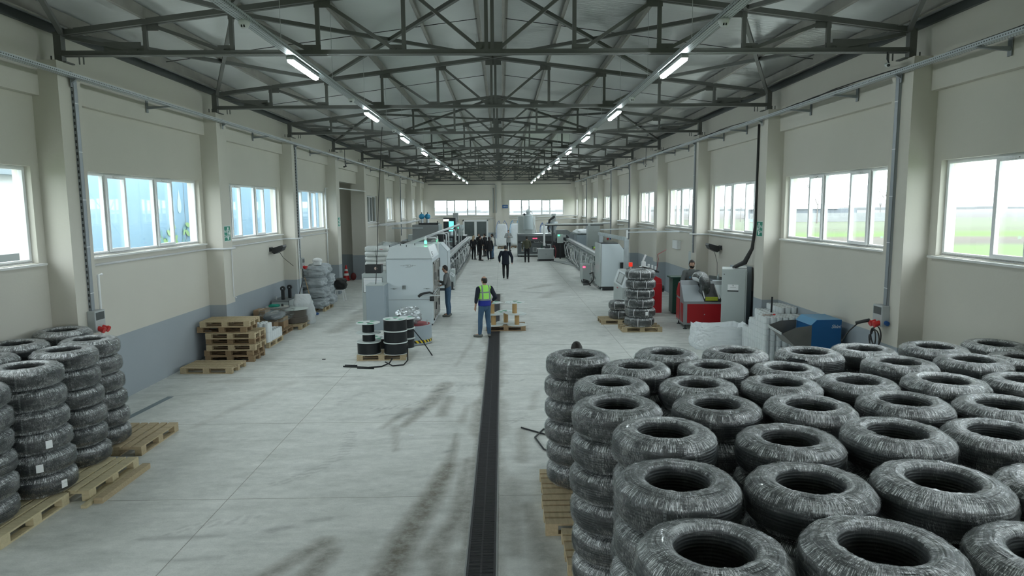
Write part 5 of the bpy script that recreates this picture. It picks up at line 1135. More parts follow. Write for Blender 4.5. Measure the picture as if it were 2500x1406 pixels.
# ---- far centre: big bags, extruder, tank
def bigbag(x, y, lab, w=1.0, h=1.9, strap=mat('blue_strap', (.02, .10, .35), .5)):
    t = P('bulk_bag', lab, 'bulk bag', (x, y, 0), 0, 'white bulk bags at the far wall'); o = nsph((0, 0, h/2+.12), (w/2, w/2, h/2), int(x*10)+70, .07, 2.2, .45, 32, 24, .55)
    o.obj('sack_body', SACKW, t, True)
    for sx in (-1, 1):
        for sy in (-1, 1): part(t, 'lifting_strap', strap, lambda b: b.tube([(sx*w*.44, sy*w*.47, h*.45), (sx*w*.46, sy*w*.49, h*.85), (sx*w*.36, sy*w*.40, h+.18), (sx*w*.22, sy*w*.34, h+.42), (sx*w*.16, sy*w*.30, h+.2)], .022, 6))
    pallet(x, y, 0, 0, 'pallet under the '+lab, 'd')
bigbag(.18, 62.3, 'big white bulk bag left of the silo', 1.15, 2.1); bigbag(1.42, 63.0, 'rounded bulk bag with bright blue ties behind the green lamp post', 1.1, 2.1, BLUEL); bigbag(4.1, 62.0, 'bright white bulk bag right of the silo', 1.0, 1.9)
EXT = mat('extruder_grey', (.10, .115, .12), .42, .1, .06, 2)
t = P('extruder', 'large dark grey extruder with red digital displays', 'machine', (2.66, 51.2, 0))
part(t, 'lower_housing', EXT, lambda b: b.bx(-1.28, 1.28, 0, 1.6, .22, 1.02), .01); part(t, 'upper_housing', EXT, lambda b: b.prism([(-.0, 1.20), (1.6, 1.20), (1.6, 1.70), (.15, 1.70), (-.02, 1.58)], 'x', -1.28, 1.28), .01)
part(t, 'name_band', mat('band_black', (.03, .033, .035), .4), lambda b: b.bx(-1.28, 1.28, .02, 1.6, 1.02, 1.20)); part(t, 'skirt', CABL, lambda b: b.bx(-1.28, 1.28, -.01, 1.6, .10, .22)); part(t, 'base', BLACK, lambda b: b.bx(-1.05, 1.2, .1, 1.5, 0, .10)); part(t, 'end_post', MIDM, lambda b: b.bx(-1.30, -1.27, -.02, 1.6, 0, 1.70))
part(t, 'top_rim', ALU, lambda b: b.bx(-1.25, 1.28, .12, 1.5, 1.70, 1.73))
for i in range(3): part(t, 'red_display', REDL, lambda b: b.bx(-.16+i*.125, -.07+i*.125, -.022, -.01, 1.36, 1.42))
for x in (-.85, .0):
    v = part(t, 'vent_frame', CABL, lambda b: (b.bx(x-.16, x+.16, -.015, 0, .38, .42), b.bx(x-.16, x+.16, -.015, 0, .66, .70), b.bx(x-.16, x-.12, -.015, 0, .38, .70), b.bx(x+.12, x+.16, -.015, 0, .38, .70))); part(v, 'vent_mesh', MIDM, lambda b: b.bx(x-.12, x+.12, -.008, 0, .42, .66))
txt('Tennelle Plast', .13, t, (.28, .015, 1.11), (PI/2, 0, 0), INKW); part(t, 'white_plate', INKW, lambda b: b.bx(-1.05, -.90, .01, .02, 1.08, 1.14))
t = P('silo', 'tall grey cylindrical silo behind the extruder', 'silo', (2.2, 55.6, 0)); part(t, 'tank', CABL, lambda b: b.cyl((0, 0, .6), (0, 0, 3.0), .72, 36), auto=40)
for a in range(4): part(t, 'leg', GALV, lambda b: b.cyl((.6*math.cos(a*PI/2+.7), .6*math.sin(a*PI/2+.7), 0), (.6*math.cos(a*PI/2+.7), .6*math.sin(a*PI/2+.7), .65), .05, 8))
t = P('hopper_dryer', 'pale cylindrical hopper with loader head on the extruder', 'hopper', (2.22, 52.3, 1.73)); part(t, 'stand', CABL, lambda b: b.bx(-.28, .28, -.25, .25, 0, .30)); part(t, 'barrel', mat('pale_paint', (.52, .60, .61), .4, 0, .04, 3), lambda b: b.cyl((0, 0, .30), (0, 0, 1.35), .37, 28), auto=40); part(t, 'cone_lid', MATS['pale_paint'], lambda b: b.lathe([(.37, 1.35), (.12, 1.5), (.16, 1.52), (.17, 1.72), (.10, 1.78), (.04, 1.85), (0, 1.86)], 24), smooth=True)
part(t, 'blower', DARKM, lambda b: b.sphere((-.30, -.1, 1.45), (.09, .09, .09), 12, 8)); part(t, 'side_pipe', PVC, lambda b: b.tube([(.34, -.1, 1.2), (.45, -.2, .7), (.62, -.2, .05)], .03, 8)); part(t, 'fill_pipe', PVC, lambda b: b.tube([(.1, 0, 1.7), (.25, 0, 1.68), (.32, 0, 1.5)], .04, 8))
t = P('water_tank', 'grey steel tank cabinet in front of the extruder', 'tank', (3.22, 46.9, 0)); part(t, 'body', mat('tank_grey', (.34, .37, .37), .4, .1, .05, 3), lambda b: b.bx(-.53, .53, 0, .75, .14, .84), .01); part(t, 'table_top', ALU, lambda b: b.bx(-.60, .58, -.04, .95, .84, .87)); part(t, 'dark_base', BLACK, lambda b: b.bx(-.5, .5, .05, .7, .0, .14)); part(t, 'emblem', INK, lambda b: emblem(b, 0, -.001, .5, .35))
for x in (-.55, .52): part(t, 'foot', BLACK, lambda b: b.bx(x-.03, x+.03, 0, .06, 0, .14))
part(t, 'pump', DARKM, lambda b: (b.bx(-.05, .30, .4, .7, .87, 1.0), b.cyl((.1, .5, 1.0), (.1, .5, 1.12), .08, 12))); part(t, 'pipe_frame', PVC, lambda b: b.tube([(.36, .3, .87), (.36, .3, 1.12), (.10, .3, 1.12)], .025, 8)); part(t, 'red_hose', mat('red_hose', (.25, .03, .04), .5), lambda b: b.tube([(.45, .4, 1.0), (.62, .4, 1.05), (.72, .3, .7), (.66, .2, .2)], .03, 8))
tag(MB().cyl((2.97, 47.5, .87), (2.97, 47.5, 1.10), .045, 12).cyl((2.97, 47.5, 1.1), (2.97, 47.5, 1.18), .02, 10).obj('green_bottle', DGREEN, None, False), 'dark green bottle standing on the steel tank', 'bottle')
t = P('pipe_gantry', 'white overhead pipe gantry above the right line', 'gantry', (0, 0, 0)); part(t, 'down_pipe', PVC, lambda b: (b.cyl((3.13, 47.4, 1.1), (3.13, 47.4, 2.55), .07, 14), b.cyl((3.13, 47.4, 1.05), (3.13, 47.4, 1.25), .09, 14))); part(t, 'top_pipe', PVC, lambda b: b.tube([(3.13, 47.4, 2.52), (5.0, 46.6, 2.55), (6.7, 45.0, 2.62), (7.1, 42.5, 2.72)], .06, 8), smooth=True); part(t, 'dark_beam', DARKM, lambda b: b.beam((3.2, 47.5, 2.45), (6.9, 45.0, 2.52), .05, .06)); part(t, 'post', DARKM, lambda b: b.bx(3.68, 3.76, 47.3, 47.38, 0, 2.5))
# machinery at the far right
t = machine('motor_unit', 'dark complex motor unit of the extruder, far right', 4.1, 5.2, 50.0, 52.0, 1.15, BLACK, [('motor', DARKM, lambda b: (b.cyl((-.3, .1, 1.3), (-.3, .9, 1.3), .18, 16), b.cyl((.25, .0, 1.45), (.25, .8, 1.45), .22, 16))), ('hood', MIDM, lambda b: b.prism([(-.5, 1.7), (.5, 1.7), (.62, 1.85), (.35, 2.05), (-.45, 2.05)], 'y', .0, .9)), ('cylinder_rack', CABL, lambda b: b.bx(-.35, .25, -.02, .1, 1.5, 1.7))])
t = machine('feeder_tower', 'grey feeder tower with dark tubes right of the silo', 3.9, 4.5, 53.0, 54.0, 1.75, MIDM, [('column', CABL, lambda b: b.bx(-.12, .2, .2, .5, 1.75, 3.2)), ('funnel', GALV, lambda b: b.lathe([(.08, 1.76), (.35, 2.3), (.35, 2.6)], 16, (0, .2, 0))), ('dark_tube', BLACK, lambda b: b.tube([(.1, .1, 3.0), (-.3, 0, 2.7), (-.4, 0, 2.1), (-.3, 0, 1.8)], .09, 10))])
t = machine('chiller_cabinet', 'grey chiller cabinet with crumpled white sheeting on top', 5.45, 6.7, 47.8, 49.6, 1.75, CABG)
tag(nsph((5.95, 48.4, 1.95), (.72, .7, .22), 97, .25, 2.6, .8, 36, 18).obj('white_sheeting', SACKW, None, True), 'crumpled white sheeting piled on the grey chiller', 'sheeting'); beacon(t, -.55, .3, 1.75)
t = P('green_lamp_box', 'small grey box with a green lamp beside the white sheeting', 'signal box', (4.40, 48.9, 1.15)); part(t, 'box_body', CABL, lambda b: b.bx(-.22, .2, 0, .3, 0, .62)); part(t, 'green_lamp', GRL, lambda b: b.box((-.12, -.02, .55), (.10, .04, .06))); part(t, 'stand', DARKM, lambda b: b.bx(-.05, .05, .1, .2, -1.15, 0))
t = machine('tall_unit', 'tall pale grey unit by the far right pillars', 5.95, 6.75, 45.5, 46.4, 2.55, CABL); tag(MB().bx(6.05, 6.85, 43.2, 44.0, 0.02, 1.15).bx(6.02, 6.88, 43.17, 44.03, 1.15, 1.2).obj('waste_bin', DGREEN), 'dark green bin in front of the tall pale unit', 'bin')
b = MB(); rn = random.Random(5)
for i in range(9): x = 4.0+i*.08; b.tube([(x-.4, 46.8-i*.3, .03), (x, 46.3-i*.4, .05), (x+.5, 46.2-i*.5, .03), (x+.9, 46.8-i*.5, .25)], .025, 6)
tag(b.obj('hoses', GREYP, None, True), 'tangle of pale hoses on the floor by the steel tank', 'hoses')
# right white machine with galvanised frame
t = P('winding_machine', 'white-grey winding machine with cut corner under the galvanised frame', 'machine', (5.02, 30.1, 0))
part(t, 'body', CABW, lambda b: b.prism([(-.42, .18), (.60, .18), (.60, 1.80), (.38, 2.08), (-.42, 2.08)], 'y', 0, 1.5), .01); part(t, 'side_panel', CABL, lambda b: b.prism([(0.02, .18), (1.5, .18), (1.5, 2.10), (.0, 2.10)], 'x', -.50, -.42)); part(t, 'plinth', BLACK, lambda b: b.bx(-.36, .8, .04, 1.4, .02, .18)); part(t, 'foot', ALU, lambda b: (b.cyl((-.36, .08, 0), (-.36, .08, .10), .04, 10), b.cyl((.7, .08, 0), (.7, .08, .10), .04, 10))); part(t, 'edge_strip', ALU, lambda b: b.bx(-.425, -.40, -.01, 0, .18, 2.08)); part(t, 'black_lid', DARKM, lambda b: b.bx(-.42, .36, .2, 1.4, 2.08, 2.12))
part(t, 'black_handle', BLACK, lambda b: b.bx(.42, .56, -.06, 0, 1.0, 1.26), .01)
t = P('drive_box', 'pale machine box with black cables at the right trough end', 'machine', (4.24, 33.3, 0)); part(t, 'body', CABL, lambda b: b.bx(-.15, .25, -.5, .6, .15, .95), .02); part(t, 'red_light', REDL, lambda b: b.bx(-.14, -.02, -.52, -.50, .80, .86)); part(t, 'cable_loops', RUBBER, lambda b: (b.tube([(.2, -.5, .5), (.3, -.9, .6), (.3, -1.2, .3), (.1, -1.3, .08), (-.2, -1.2, .04)], .03, 8), b.tube([(-.1, -.9, .12), (-.2, -1.2, .3), (0, -1.4, .25), (.1, -1.5, .02)], .03, 8)), smooth=True); part(t, 'pump_foot', DARKM, lambda b: b.bx(-.1, .2, -.4, .5, 0, .15))
t = P('galvanised_frame', 'galvanised steel duct frame standing over the right line', 'frame', (0, 0, 0)); part(t, 'top_beam', GALV, lambda b: b.beam((4.60, 30.9, 2.52), (4.92, 25.9, 2.50), .10, .14)); part(t, 'near_post', GALV, lambda b: b.bx(4.86, 5.02, 25.82, 26.0, 0, 2.48)); part(t, 'far_post', GALV, lambda b: b.bx(4.62, 4.80, 30.85, 31.0, 0, 2.48)); part(t, 'white_elbow', PVC, lambda b: b.cyl((4.92, 25.7, 2.55), (4.92, 25.7, 2.85), .03, 8))
part(t, 'wall_tray', TRAY, lambda b: (b.beam((4.95, 25.9, 2.76), (xf, 25.9, 2.78), .05, .05), b.beam((4.66, 30.9, 2.70), (W-.03, 30.9, 2.76), .05, .05)))
# desk-type winder console with beacon
t = P('winder_console', 'white winder console with tilted screen behind the strapped coils', 'console', (4.25, 22.75, 0))
part(t, 'lower_body', CABL, lambda b: b.bx(0, .84, 0, 1.85, .12, 1.0), .01); part(t, 'upper_body', mat('console_white', (.70, .75, .77), .35, 0, .03, 3), lambda b: b.prism([(0, 1.0), (.84, 1.0), (.84, 1.47), (.16, 1.47)], 'y', 0, 1.85), .008)
part(t, 'screen_panel', MIDM, lambda b: b.add([(.018, .25, 1.06), (.018, 1.45, 1.06), (.135, 1.45, 1.42), (.135, .25, 1.42)], [(0, 1, 2, 3)])); part(t, 'screen', mat('screen_pale', (.42, .46, .46), .3), lambda b: b.add([(.022, .45, 1.10), (.022, 1.25, 1.10), (.122, 1.25, 1.40), (.122, .45, 1.40)], [(0, 1, 2, 3)])); part(t, 'top_plate', ALU, lambda b: b.bx(.16, .83, .02, 1.83, 1.47, 1.48))
part(t, 'buttons', REDP, lambda b: (b.cyl((-.005, .9, .90), (-.02, .9, .90), .018, 10), b.cyl((-.005, 1.05, .90), (-.02, 1.05, .90), .018, 10)))
for (x, y) in ((.05, .1), (.8, .1), (.05, 1.75)): part(t, 'levelling_foot', GREYP, lambda b: (b.cyl((x, y, 0), (x, y, .12), .02, 8), b.cyl((x, y, 0), (x, y, .015), .05, 12)))
part(t, 'beacon_stalk', GREYP, lambda b: b.cyl((.32, .3, 1.48), (.32, .3, 1.70), .03, 12)); part(t, 'red_beacon', mat('red_beacon', (.6, .02, .01), .3, 0, 0, emit=(1, .05, .02), estr=.35), lambda b: b.cyl((.32, .3, 1.70), (.32, .3, 1.84), .065, 18)); part(t, 'dark_knob', BLACK, lambda b: b.bx(.40, .52, .1, .25, 1.48, 1.56))
part(t, 'black_shelf', BLACK, lambda b: b.prism([(.38, 1.52), (.85, 1.66), (1.15, 1.58), (1.35, 1.50), (1.35, 1.46), (.38, 1.50)], 'y', .5, 1.5)); part(t, 'white_clamp', WHITE, lambda b: (b.bx(.82, .95, .8, .95, 1.6, 1.82), b.beam((.85, .85, 1.82), (.95, .85, 2.06), .05, .06), b.bx(.75, 1.05, .78, .98, 1.60, 1.65)), .01); part(t, 'white_rollers', WHITE, lambda b: [b.cyl((1.05+i*.12, .8, 1.62-i*.04), (1.05+i*.12, .8, 1.74-i*.04), .035, 12) for i in range(3)])
part(t, 'red_air_hose', MATS['red_hose'], lambda b: b.tube([(1.35, .9, 1.5), (1.42, .95, 1.9), (1.40, 1.0, 2.05), (1.65, 1.2, 2.15), (1.8, 1.4, 2.2)], .012, 6), smooth=True)
# tall strapped stack and its neighbours
pallet(4.36, 20.35, 0, PI/2, 'upside-down pallet under the tall strapped coil stack', 'm', None, True)
for l in range(6): coil(4.34+.02*math.sin(l*2), 20.3, .144+.285*(5-l), ('%s with white straps, tall lone stack by the console' % LV[l]), 'strapped coil stack', l, (l % 4)*PI/2, white=True, hs=.965, sc=1.04, paper=(-1.35 if l in (4,) else None))
pallet(3.93, 21.75, 0, PI/2+.02, 'pallet with two coils behind the tall strapped stack', 'm')
for l in range(2): coil(4.02, 21.75, .144+.285*(1-l), ['upper', 'lower'][l]+' coil of the short pair behind the tall stack', 'short coil pair', l+1, l*PI/2, white=True, hs=.965, sc=.92)
t = P('red_cabinet', 'open red metal door panel behind the strapped coils', 'cabinet', (5.32, 22.86, 0)); part(t, 'door_panel', RED, lambda b: b.bx(-.12, .30, 0, .05, .12, 1.12), .006); part(t, 'sloped_hood', RED, lambda b: b.prism([(-.2, 1.12), (.30, 1.12), (.28, 1.28), (-.1, 1.48), (-.2, 1.48)], 'y', .02, .5), .006); part(t, 'rear_panel', RED, lambda b: b.bx(-.20, -.16, .05, .9, .1, 1.12)); part(t, 'black_wheel', BLACK, lambda b: b.cyl((.34, .3, .92), (.42, .3, .92), .12, 20)); part(t, 'handle', ALU, lambda b: b.bx(-.02, .0, -.02, 0, 1.18, 1.30))
# red and silver machine
t = P('wrapping_machine', 'red and silver coil wrapping machine with operator behind', 'machine', (5.70, 20.35, 0), -.06)
FRM = mat('frame_grey', (.34, .36, .38), .4, .3, .05, 4); SIL = mat('silver_sheet', (.55, .60, .64), .30, .6, .06, 3)
part(t, 'frame', FRM, lambda b: b.prism([(0, .14), (1.15, .14), (1.15, 1.05), (.85, 1.38), (.62, 1.42), (.06, .84), (0, .84)], 'x', 0, 1.62), .012)
part(t, 'front_panel', RED, lambda b: b.bx(.10, 1.60, -.014, .0, .20, .78), .008); part(t, 'panel_seam', INK, lambda b: b.bx(.58, .584, -.016, -.013, .2, .78)); part(t, 'latch', ALU, lambda b: (b.bx(1.12, 1.17, -.03, -.01, .66, .71), b.cyl((.62, -.02, .46), (.62, -.01, .46), .015, 10)))
part(t, 'side_panel', RED, lambda b: (b.bx(-.014, 0, .10, .45, .20, .78),), .006); part(t, 'side_panel', RED, lambda b: b.bx(-.014, 0, .62, 1.12, .20, .86), .006); part(t, 'side_panel', RED, lambda b: b.prism([(.62, .92), (1.12, .92), (1.12, 1.05), (.86, 1.34), (.66, 1.36)], 'x', -.014, 0), .006)
part(t, 'left_sloped_plate', SIL, lambda b: b.add([(0.01, .05, .85), (.62, .05, .85), (.50, .64, 1.435), (.01, .64, 1.435), (0.01, .07, .85), (.62, .07, .85), (.50, .66, 1.42), (.01, .66, 1.42)], [(0, 1, 2, 3), (4, 7, 6, 5), (0, 4, 5, 1), (1, 5, 6, 2), (2, 6, 7, 3), (3, 7, 4, 0)]))
part(t, 'right_sloped_plate', SIL, lambda b: b.add([(1.16, .05, .85), (1.62, .05, .85), (1.62, .64, 1.435), (.99, .64, 1.435), (1.16, .07, .85), (1.62, .07, .85), (1.62, .66, 1.42), (.99, .66, 1.42)], [(0, 1, 2, 3), (4, 7, 6, 5), (0, 4, 5, 1), (1, 5, 6, 2), (2, 6, 7, 3), (3, 7, 4, 0)]))
part(t, 'dark_slot', BLACK, lambda b: b.add([(.62, .045, .855), (1.16, .045, .855), (.99, .635, 1.43), (.50, .635, 1.43)], [(0, 1, 2, 3)])); part(t, 'yellow_bar', YEL, lambda b: b.beam((.66, .06, .93), (1.02, .06, .93), .06, .11)); part(t, 'white_guides', WHITE, lambda b: (b.beam((.62, .0, .95), (.60, .25, 1.2), .02, .03), b.beam((1.06, .0, .95), (1.0, .35, 1.3), .02, .05)))
for (x, y) in ((.06, .08), (1.5, .08), (.06, 1.05)): part(t, 'levelling_foot', DARKM, lambda b: (b.cyl((x, y, 0), (x, y, .14), .02, 8), b.cyl((x, y, 0), (x, y, .02), .06, 12)))
part(t, 'rear_rail', MIDM, lambda b: b.beam((1.0, 1.1, 1.50), (1.62, .9, 1.42), .03, .10))
# coil standing in the machine
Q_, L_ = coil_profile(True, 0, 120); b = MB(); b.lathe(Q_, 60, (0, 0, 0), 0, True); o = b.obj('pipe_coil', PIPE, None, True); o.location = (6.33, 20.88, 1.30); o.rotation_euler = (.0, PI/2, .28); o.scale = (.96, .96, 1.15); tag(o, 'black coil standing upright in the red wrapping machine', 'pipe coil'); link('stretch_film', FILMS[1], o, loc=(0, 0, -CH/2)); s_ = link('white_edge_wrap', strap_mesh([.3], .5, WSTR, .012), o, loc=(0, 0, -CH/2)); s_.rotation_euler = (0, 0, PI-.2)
t = P('water_bottle', 'clear water bottle on the red machine', 'bottle', (6.93, 21.0, 1.40)); part(t, 'bottle', mat('clear_plastic', (.55, .62, .64), .1, 0, .1, 9), lambda b: b.lathe([(0, 0), (.035, 0), (.037, .14), (.03, .17), (.013, .20), (.013, .22), (0, .22)], 16), smooth=True); part(t, 'cap', WHITE, lambda b: b.cyl((0, 0, .22), (0, 0, .24), .016, 12))
tag(MB().bx(6.08, 6.55, 23.25, 23.75, .05, 1.26).bx(6.01, 6.62, 23.18, 23.82, 1.26, 1.31).obj('waste_bin', DGREEN), 'dark green wheeled bin behind the red machine', 'bin')
t = P('control_cabinet', 'tall grey control cabinet right of the red machine', 'cabinet', (6.27, 18.62, 0), -.315); part(t, 'body', CABL, lambda b: b.bx(0, .66, 0, .80, .05, 2.0), .012); part(t, 'plinth', MIDM, lambda b: b.bx(.01, .65, .01, .79, 0, .05)); part(t, 'front_door', CABL, lambda b: b.bx(.01, .62, -.018, 0, .08, 1.98), .006); part(t, 'side_door', CABG, lambda b: b.bx(.66, .672, .08, .76, .1, 1.9)); part(t, 'lock', DARKM, lambda b: b.cyl((.06, -.025, 1.86), (.06, -.018, 1.86), .014, 10)); part(t, 'top_plate', WHITE, lambda b: b.bx(.30, .66, .2, .80, 2.0, 2.03))
s_ = part(t, 'notice', PAPER, lambda b: b.bx(.16, .44, -.021, -.018, 1.42, 1.58)); part(s_, 'dark_band', INK, lambda b: b.bx(.155, .445, -.022, -.018, 1.38, 1.42)); part(s_, 'printed_mark', MATS['mid_grey_metal'], lambda b: (b.add([(.285, -.0215, 1.57), (.315, -.0215, 1.57), (.30, -.0215, 1.515)], [(0, 1, 2)]), b.bx(.23, .38, -.0215, -.0205, 1.49, 1.496)))
t = P('control_cabinet', 'darker grey cabinet tucked behind the tall grey one by the wall', 'cabinet', (6.92, 19.3, 0), -.0); part(t, 'body', CABG, lambda b: b.bx(0, .44, 0, .6, 0, 2.0), .01); part(t, 'door', CABG, lambda b: b.bx(.08, .42, -.012, 0, .1, 1.92))
# open bulk bag
def openbag():
    b = MB(); nu = 150; vs = []; hh = .60; rows = 34
    def ring(t, out, seed):
        R = []
        for i in range(nu):
            a = 2*PI*i/nu; ca, sa = math.copysign(abs(math.cos(a))**.35, math.cos(a)), math.copysign(abs(math.sin(a))**.35, math.sin(a))
            q_ = Vector((ca*3, sa*3, t*3+seed)); e = 1+out+.05*noise.noise(q_)-.035*(1-min(1, abs(noise.noise(q_*1.7))*5))-.02*(1-min(1, abs(noise.noise(q_*3.6))*5))
            R.append((ca*.74*e, sa*.46*e, t*hh+(.05*noise.noise(Vector((ca*2.5, sa*2.5, 3)))+.03*math.sin(a*7)) *max(0, t-.6)*2.5))
        return R
    for j in range(rows): t = j/(rows-1); vs += ring(t, .02*math.sin(t*5), 0)
    for j in range(3): vs += ring(1.0-(j+.3)*.11, -.05-.03*j, 5)
    nr = rows+3
    fs = [(j*nu+i, j*nu+(i+1) % nu, (j+1)*nu+(i+1) % nu, (j+1)*nu+i) for j in range(nr-1) for i in range(nu)]+[tuple(range(nu))[::-1], tuple((nr-1)*nu+i for i in range(nu))]
    b.add(vs, fs); o = b.obj('bulk_bag', SACKW, None, True, loc=(5.98, 17.75, 0)); tag(o, 'open white bulk bag in front of the tall grey cabinet', 'bulk bag')
openbag()
# film roll store at right
RS = roll_mesh(.073, .138); CX, CYr = 9, 12; gx0, gy0 = 6.42, 15.75; lev = 8; rest = MB(); cnt = 0
for i in range(CX-2):
    for j in range(CYr-2):
        n_l = lev if (i > 1 or j < 6) else (6 if i == 1 else 5)
        if i == 0 and 4 <= j < 7: n_l = 7
        if j < 2 and i < 1: n_l = lev
        if i > 3 and j > 3: n_l += 1
        for l in range(n_l):
            vis = (l == n_l-1) or (j == 0 and l > 2) or (i == 0 and l > 2)
            x, y, z = gx0+i*.15-.0*j, gy0+j*.15, l*.14
            if x > 7.32: continue
            if vis and cnt < 230:
                cnt += 1; place_roll(RS, (x, y, z), 'white roll by blue machine, %s row, %s from aisle, %s' % (ORD[j], ORD[i], 'on top' if l == n_l-1 else ORD[l]+' tier'), 'film rolls by the blue machine', l == n_l-1)
            else: rest.lathe([(.03, z+.138), (.073, z+.138), (.073, z), (.03, z)], 10, (x, y, 0))
o = rest.obj('film_roll_store', FILMR); o['kind'] = 'stuff'; tag(o, 'lower inner white film rolls hidden in the block', 'film rolls')
tag(MB().cyl((6.75, 16.3, 1.14), (6.78, 16.35, 1.52), .022, 10).obj('pipe_offcut', PIPE), 'short black pipe standing on the white film rolls', 'pipe')
t = P('tape_cutter', 'red and brown hand tool lying on the film rolls', 'tool', (6.58, 15.9, 1.135)); part(t, 'shaft', mat('brown_plastic', (.25, .12, .07), .5), lambda b: b.cyl((-.2, 0, .012), (.05, .0, .012), .01, 8)); part(t, 'red_head', REDP, lambda b: b.sphere((.08, 0, .02), (.035, .025, .02), 12, 8))
# blue granulator
t = P('granulator', 'bright blue granulator with open sheet-metal hopper', 'machine', (6.58, 13.75, 0))
part(t, 'blue_housing', BLUE, lambda b: b.prism([(0, .25), (.62, .25), (.62, 1.38), (.10, 1.38), (0, 1.28)], 'y', 0, .75), .006); part(t, 'top_face', mat('blue_top', (.10, .30, .50), .4), lambda b: b.bx(.10, .615, .005, .745, 1.38, 1.386)); part(t, 'front_ledge', MATS['blue_top'], lambda b: b.add([(-.02, .0, 1.27), (.10, 0, 1.385), (.10, .75, 1.385), (-.02, .75, 1.27)], [(0, 1, 2, 3)])); part(t, 'legs', DARKM, lambda b: [b.bx(x, x+.05, y, y+.05, 0, .26) for x in (.02, .55) for y in (.02, .68)])
part(t, 'sheet_hopper', mat('dull_steel', (.20, .20, .19), .45, .5, .15, 4), lambda b: (b.add([(0, 0, 1.27), (-.35, 0, 1.22), (-.62, 0, 1.10), (-.30, 0, .80), (0, 0, .72)], [(0, 1, 2, 3, 4)]), b.add([(0, .75, 1.27), (-.35, .75, 1.25), (-.62, .75, 1.15), (-.30, .75, .80), (0, .75, .72)], [(0, 1, 2, 3, 4)]), b.add([(-.62, 0, 1.10), (-.62, .75, 1.15), (-.30, .75, .80), (-.30, 0, .80)], [(0, 1, 2, 3)]), b.add([(-.30, 0, .80), (-.30, .75, .80), (0, .75, .72), (0, 0, .72)], [(0, 1, 2, 3)])))
part(t, 'hopper_lip', ALU, lambda b: b.beam((-.63, -.01, 1.10), (-.63, .76, 1.15), .012, .05)); txt('Shini', .10, t, (.50, -.004, 1.24), (PI/2, 0, 0), INKW, shear=.3)
# pallet with empty reels in the middle
pallet(.28, 20.75, 0, PI/2, 'pallet with empty reels standing over the drain', 'd')
G2 = 'empty reels over the drain'
for i, (x, y, z, top, l) in enumerate([(-.10, 20.62, .144, 0, 'front left, lower'), (-.14, 20.62, .50, 1, 'front left, upper'), (.62, 20.62, .144, 0, 'front right, lower'), (.55, 20.64, .50, 1, 'front right, upper'), (.28, 21.0, .156, 1, 'rear middle, lower')]):
    reel(x, y, z, .352, .1, 'empty reel with cardboard core, '+l, G2, bool(top), False, .3*i, .30, .072)
for i, (x, y) in enumerate([(.13, 20.55), (.33, 20.52), (.78, 20.66)]): tag(MB().box((0, 0, 0), (.16, .12, .003)).obj('paper_slip', PAPER, loc=(x if i == 2 else x-.0, y, .8555 if i != 9 else 0)), 'white paper slip lying on an empty reel, %s' % ['left', 'middle', 'right'][i], 'paper', 'paper slips on the reels')
# pipe loop by the right block
b = MB(); b.tube([(.48, 11.20, .016), (.80, 10.9, .016), (1.15, 10.55, .02)], .014, 8); b.tube([(1.15, 11.1, .016), (.85, 11.1, .016), (.69, 10.7, .016), (.80, 10.15, .016), (1.1, 9.75, .02)], .014, 8); tag(b.obj('loose_pipe', PIPE, None, True), 'curled black pipe end on the floor beside the right coils', 'pipe')
for i, (u, v) in enumerate([(-4.3, 16.7), (-1.35, 10.9)]): tag(MB().box((0, 0, 0), (.08, .03, .012)).obj('small_scrap', BLACK if i == 0 else WHITE, loc=(u, v, .0065)), ['tiny black scrap on the floor left of the reels', 'tiny white scrap on the open floor'][i], 'scrap')
t = MB().bx(-5.185, -5.11, 8.28, 9.50, 0, .04).obj('wooden_plank', WOODN); tag(t, 'narrow pale plank on the floor beside the middle left pallet', 'plank', 'loose planks')
t = MB().bx(-5.10, -4.99, 8.42, 9.62, 0, .075).obj('wooden_plank', WOOD); tag(t, 'thick brown plank on the floor, aisle side of the pale one', 'plank', 'loose planks')

# ================================================================ people
SKIN = mat('skin', (.50, .30, .21), .5, 0, .06, 12); SKIN2 = mat('skin_pale', (.58, .38, .29), .5, 0, .06, 12)
def cloth(name, c, r=.85): return mat(name, c, r, 0, .15, 7, .5, 22)
NAVY = cloth('navy_cloth', (.008, .012, .024)); BLK = cloth('black_cloth', (.010, .011, .013)); CHAR = cloth('charcoal_cloth', (.025, .027, .03)); DENIM = cloth('blue_denim', (.045, .10, .17))
OLIVE = cloth('olive_wool', (.075, .078, .048)); GREYC = cloth('grey_cloth', (.13, .14, .14)); LGREY = cloth('light_grey_cloth', (.36, .38, .38)); CREAM = cloth('cream_knit', (.62, .60, .54)); HAIR = mat('dark_hair', (.014, .010, .008), .55, 0, .3, 20); BLOND = mat('fair_hair', (.38, .28, .17), .55, 0, .3, 20)
SHOE = mat('dark_shoe', (.02, .02, .02), .5, 0, .1, 9); SHOEG = mat('grey_shoe', (.13, .14, .13), .7, 0, .1, 9)
def chain(b, pts, rs, flat=1.0, n=14, hem=1.0):
    Pn = [Vector(p) for p in pts]; d0 = (Pn[1]-Pn[0]).normalized(); d1 = (Pn[-1]-Pn[-2]).normalized(); A = []; Rr = []
    for k in (3, 2, 1): t = k/3*PI/2; A.append(Pn[0]-d0*rs[0]*math.sin(t)*hem); Rr.append(max(rs[0]*math.cos(t), .002))
    for p, r in zip(Pn, rs): A.append(p); Rr.append(r)
    for k in (1, 2, 3): t = k/3*PI/2; A.append(Pn[-1]+d1*rs[-1]*math.sin(t)); Rr.append(max(rs[-1]*math.cos(t), .002))
    o = len(b.v); b.tube(A, Rr, n)
    if flat != 1.0:
        cyv = sum(p.y for p in Pn)/len(Pn)
        for i in range(o, len(b.v)): x, y, z = b.v[i]; b.v[i] = (x, cyv+(y-cyv)*flat, z)
